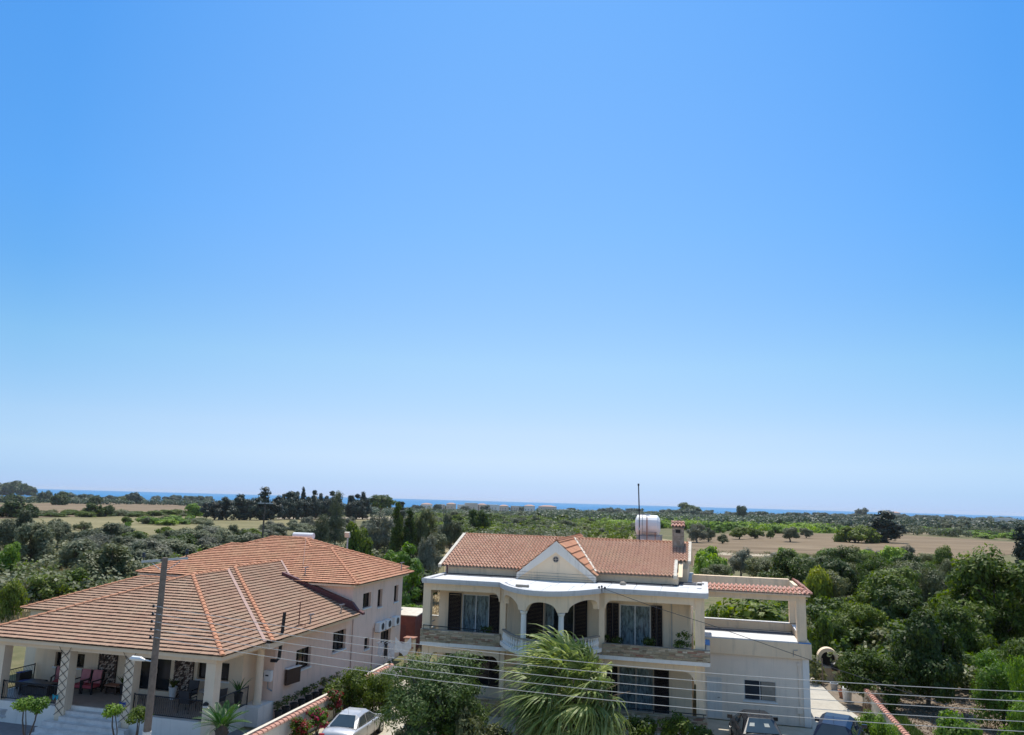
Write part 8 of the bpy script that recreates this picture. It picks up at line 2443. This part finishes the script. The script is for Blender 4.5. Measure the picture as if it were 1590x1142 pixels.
# ---- pots' plants
for i, (a, x, y) in enumerate(POT_ROOTS):
    setfr((x, y, 0))
    bl = [(0, 0, .62, .16, .16, .18), (.08, .05, .8, .1, .1, .12)]
    me = cloud('foliage', 200 + i, bl, 90 if i % 3 else 160, .12, .06, 'leaf_green' if i % 2 else 'leaf_brown', .4, 10, .1)
    meshobj('foliage', me, a, (0, 0, 0))
for i, (a, x, y, z, w) in enumerate(PLANTERS):
    bl = [(w * .35 * k, 0, .46 + .14, .14, .12, .16) for k in (-1, 0, 1)]
    meshobj('foliage', cloud('foliage', 220 + i, bl, 260, .15, .05, 'leaf_dark' if i != 1 else 'leaf_green', .4, 16, .12, -.5), a)
    if i == 1:
        meshobj('rose_stem', cloud('rose_stem', 240, [(0.05, 0, .95, .3, .1, .22)], 110, .13, .07, 'leaf_green', .4, 14, .12), a)


# ---- pots of taller plants on the veranda
def veranda_plant(x, y, lab, mat, seed, potm='pot_dark', h=.6, ph=.45):
    a = thing('potted_plant', lab, 'potted plant', (x, y, .872), K1)
    mb = MB(); pot_shape(mb, x, y, .872, .17, ph); mb.build('pot', potm, a)
    mb = MB(); rnd = random.Random(seed)
    for k in range(16):
        an = 6.28 * k / 16 + rnd.uniform(-.2, .2); L = h * rnd.uniform(.7, 1.2)
        for q in range(5):
            f0, f1 = q / 5, (q + 1) / 5
            def Pt(f): return Vector((x + cos(an) * L * .75 * f, y + sin(an) * L * .75 * f, .872 + ph - .05 + L * (1.25 * f - .55 * f * f)))
            sd = Vector((-sin(an), cos(an), 0)) * .05
            mb.quad(Pt(f0) - sd * (1 - f0), Pt(f0) + sd * (1 - f0), Pt(f1) + sd * (1 - f1), Pt(f1) - sd * (1 - f1))
    mb.build('foliage', mat, a, fix=False)
veranda_plant(-18.95, 29.85, 'potted palm with arching leaves in the right corner of the veranda', 'leaf_sago', 5, 'pot_dark', .75, .6)
veranda_plant(-22.3, 30.1, 'spiky plant in a tall white planter beside the veranda door', 'leaf_dark', 6, 'white_plastic', .5, .5)
veranda_plant(-24.75, 30.05, 'dark potted plant between the left stone pier and the door', 'leaf_dark', 8, 'pot_dark', .6, .4)


# ---- topiary: bare forked stems with clipped bright heads
def topiary(x, y, z, heads, lab, mats):
    a = thing('topiary_shrub', lab, 'shrub', (x, y, z))
    mb = MB()
    for (dx, dy, hz, r) in heads:
        mb.tube([(x, y, z - .1), (x + dx * .15, y + dy * .2, z + hz * .3), (x + dx * .9, y + dy, z + hz * .72), (x + dx, y + dy, z + hz)], [.05, .045, .03, .02], 6)
        mb.tube([(x + dx * .15, y + dy * .2, z + hz * .3), (x + dx * .5 + .18, y + dy - .1, z + hz * .66), (x + dx + .1, y + dy, z + hz)], [.035, .025, .015], 5)
    mb.build('trunk', 'bark', a)
    for i, (dx, dy, hz, r) in enumerate(heads):
        me = cloud('clipped_head', abs(int(x * 10)) + i, [(0, 0, 0, r, r, r * .62), (r * .3, .05, .1, r * .7, r * .7, r * .5), (-r * .35, 0, -.02, r * .65, r * .7, r * .5)], 1500, .10, .06, mats[i], .5, 46, .15)
        meshobj('clipped_head', me, a, (dx, dy, hz))
topiary(-28.75, 29.2, -1.94, [(-.33, 0, 2.16, .36), (.30, .1, 2.2, .40)], 'clipped shrub with two bright flat heads in front of the veranda wall', ('leaf_bright', 'leaf_bright'))
topiary(-24.6, 29.9, -1.94, [(-.45, 0, 2.12, .32)], 'clipped shrub with one bright head at the right of the steps', ('leaf_bright',))
topiary(-23.6, 29.6, -1.94, [(.12, 0, 2.16, .46)], 'clipped shrub with one dark green head next to the utility pole', ('leaf_green',))


# ---- feather fronds and fan fronds
def frond(base, an, el, L, n, ll, lw, mat, droop=.5, up=.3, vee=.5):
    """one pinnate frond: stalk and leaflets"""
    mb = MB()
    d = Vector((cos(an), sin(an), 0)); s_ = Vector((-sin(an), cos(an), 0))
    def Q(f): return base + d * L * f * cos(el) + Vector((0, 0, L * (f * sin(el) - droop * f * f)))
    pts = [Q(f / 8) for f in range(9)]
    mb.tube(pts, [.022 * (1 - i / 9.5) for i in range(9)], 5)
    for i in range(n):
        f = .12 + .87 * i / n
        p = Q(f); tn = (Q(min(1, f + .04)) - Q(f - .04)).normalized()
        q = ll * (sin(pi * min(1, f * .9 + .12)) * .8 + .2)
        for sg in (-1, 1):
            dv = (s_ * sg + tn * .75 + Vector((0, 0, vee))).normalized()
            wv = tn.cross(dv).cross(dv).normalized() * lw
            mb.quad(p - wv, p + dv * q * .5 - wv * .8 + Vector((0, 0, .01)), p + dv * q - Vector((0, 0, q * .16)), p + dv * q * .5 + wv * .8)
    return mb


sx, sy, sz = -20.55, 31.3, -1.35
a = thing('sago_palm', 'sago palm with stiff dark green fronds below the front corner pillar', 'palm', (sx, sy, sz))
mb = MB(); mb.lathe([(.22, -.2), (.26, .2), (.24, .5), (.27, .8), (.2, 1.05)], (sx, sy, sz), 10)
for k in range(26):
    an = k * 2.4; zz = sz + .1 + k * .035
    mb.obox((sx + .25 * cos(an), sy + .25 * sin(an), zz), (cos(an), sin(an), .8), .07, (-sin(an), cos(an), 0), .05, (0, 0, 1), .03)
mb.build('trunk', 'bark', a)
rnd = random.Random(3)
for k in range(30):
    an = k * 2.399; el = .15 + 1.0 * (k / 30)
    frond(Vector((sx + .1 * cos(an), sy + .1 * sin(an), sz + 1.0)), an, el, rnd.uniform(1.1, 1.4), 22, .30, .016, None, .35 - .2 * k / 30).build('frond', 'leaf_sago', a, fix=False)


def fan_frond(origin, an, el, plen, R, nseg, wind, rnd, dry=False):
    """petiole, then a fan of long split segments that hang and stream with the wind"""
    mb = MB()
    d = Vector((cos(an) * cos(el), sin(an) * cos(el), sin(el)))
    hub = origin + d * plen + Vector((0, 0, -.18 * plen * plen * cos(el))) + wind * .12 * plen
    mid = (origin + hub) / 2 + Vector((0, 0, .10 * plen))
    mb.tube([origin, mid, hub], [.03, .024, .018], 5)
    ax = (hub - mid).normalized()
    side = ax.cross(Vector((0, 0, 1)))
    if side.length < .1: side = Vector((-sin(an), cos(an), 0))
    side.normalize(); upv = side.cross(ax).normalized()
    for i in range(nseg):
        th = -2.05 + 4.1 * i / (nseg - 1) + rnd.uniform(-.11, .11)
        L = R * (.72 + .28 * cos(th * .7)) * rnd.uniform(.7, 1.2)
        gv = rnd.uniform(.5, 1.6)
        sd = (ax * cos(th) + side * sin(th) + upv * .12 * cos(th * 2)).normalized()
        w = .036
        pv = hub; pts = []
        nn = sd.cross(upv).normalized()
        for q in range(6):
            f = q / 5
            bend = f * f
            p = hub + sd * L * f * (1 - .22 * bend) + Vector((0, 0, -1)) * L * (.10 * bend + .30 * gv * f ** 2.8) + wind * L * .75 * f ** 1.8 + Vector((rnd.uniform(-1, 1), rnd.uniform(-1, 1), 0)) * .03 * f
            ww = w * (1.0 if f < .55 else (1 - f) / .45 * .85 + .12) * (0.45 + min(f * 2.5, .75))
            pts.append((p - nn * ww, p + nn * ww))
        vs = [p for pr in pts for p in pr]
        mb.add(vs, [(2 * j, 2 * j + 1, 2 * j + 3, 2 * j + 2) for j in range(5)])
    return mb


px_, py_ = -5.05, 30.9
a = thing('fan_palm', 'windblown fan palm with streaming fronds before the villa balcony', 'palm', (px_, py_, 0))
mb = MB(); mb.tube([(px_, py_, -.2), (px_ + .05, py_, .8), (px_, py_, 2.2)], [.28, .24, .22], 10)
rnd = random.Random(9)
for k in range(30):
    an = k * 2.4; zz = .3 + k * .063
    mb.obox((px_ + .22 * cos(an), py_ + .22 * sin(an), zz), (cos(an), sin(an), 1.2), .10, (-sin(an), cos(an), 0), .05, (0, 0, 1), .02)
mb.build('trunk', 'bark', a)
wind = Vector((-.62, .10, .10))
for k in range(84):
    an = k * 2.399 + rnd.uniform(-.2, .2)
    f = k / 84
    el = -.80 + 2.15 * f
    fan_frond(Vector((px_ + .12 * cos(an), py_ + .12 * sin(an), 2.1 + .35 * f)), an, el, rnd.uniform(1.1, 1.7), rnd.uniform(1.25, 1.65), 30, wind * (.06 + 1.05 * f) * rnd.uniform(.7, 1.3), rnd).build('frond', 'leaf_palm' if k > 6 else 'leaf_dry', a, fix=False)
mb = MB()
for (dx, dy, dz) in ((1.9, -.5, 1.0), (2.3, -.4, .72), (1.8, -.6, .45), (1.5, -.3, -.1)):
    mb.tube([(px_ + .2, py_ - .2, 2.0), (px_ + dx * .6, py_ + dy, 2.0 + dz * .6), (px_ + dx, py_ + dy, 2.0 + dz)], [.03, .022, .012], 5)
mb.build('bare_stalk', 'leaf_dry', a, fix=False)

# ---- flowering shrubs
def shrub(x, y, z, w, h, seed, lab, leaf, n, flower, nf, cat='shrub', name='flowering_shrub', fl=.09):
    a = thing(name, lab, cat, (x, y, z))
    rnd = random.Random(seed)
    bl = lobes(seed, 6, w / 2, h * .55, h * .42, w * .16, w * .26)
    meshobj('foliage', cloud('foliage', seed, bl, n, .13, .07, leaf, .4, 60, w * .13), a)
    if flower: meshobj('blossom', cloud('blossom', seed + 1, bl, nf, fl, fl * .8, flower, .6, max(12, nf // 14), w * .10), a)
    mb = MB()
    for k in range(4):
        an = k * 1.6 + .3
        mb.tube([(x, y, z - .1), (x + .12 * w * cos(an), y + .12 * w * sin(an), z + h * .3), (x + .3 * w * cos(an), y + .3 * w * sin(an), z + h * .7)], [.03, .022, .01], 5)
    mb.build('stem', 'bark', a, fix=False)
shrub(-18.75, 38.6, -1.92, .9, 1.9, 301, 'crimson bougainvillea climbing the wall beside the silver car', 'leaf_green', 1100, 'leaf_red', 800)
shrub(-18.6, 36.4, -1.92, 1.1, 1.4, 303, 'red bougainvillea mixed with green at the corner of the silver car', 'leaf_bright', 1800, 'leaf_red', 700)
shrub(-18.5, 34.6, -1.92, 1.1, 1.3, 305, 'dark red flowering shrub lowest down along the white wall', 'leaf_green', 1200, 'leaf_red', 1100)
for i, (x, y, w, h, lab, wf) in enumerate(((-2.6, 33.4, 1.5, 1.05, 'rose bush with a white bloom at the left, below the porch', 8), (-1.2, 33.6, 1.6, 1.25, 'rose bush in the middle of the bed below the porch', 14), (-.15, 33.4, 1.2, 1.0, 'rose bush at the right end of the bed by the black car', 10), (-3.8, 32.9, 1.2, .8, 'low shrub between the fan palm and the rose bushes', 6))):
    shrub(x, y, 0, w, h, 320 + 3 * i, lab, 'leaf_green' if i != 3 else 'leaf_brown', 2600, 'flower_white', wf * 3, name='rose_bush', fl=.12)
shrub(-9.6, 29.6, 0, 1.6, 1.3, 340, 'shrub with a few pink flowers under the oleander tree', 'leaf_green', 2400, 'leaf_red', 24)
shrub(-7.6, 30.4, 0, 1.3, 1.0, 343, 'scrubby shrub between the oleander tree and the fan palm', 'leaf_brown', 1800, None, 0)

# ---- the air: thin sea haze
setfr((0, 0, 0))
mb = MB(); mb.box(-9100, 9100, -4300, 9100, -16.5, 19.8)
mb_o = mb.mesh('haze', 'air')
o = meshobj('haze', mb_o); o['kind'] = 'stuff'
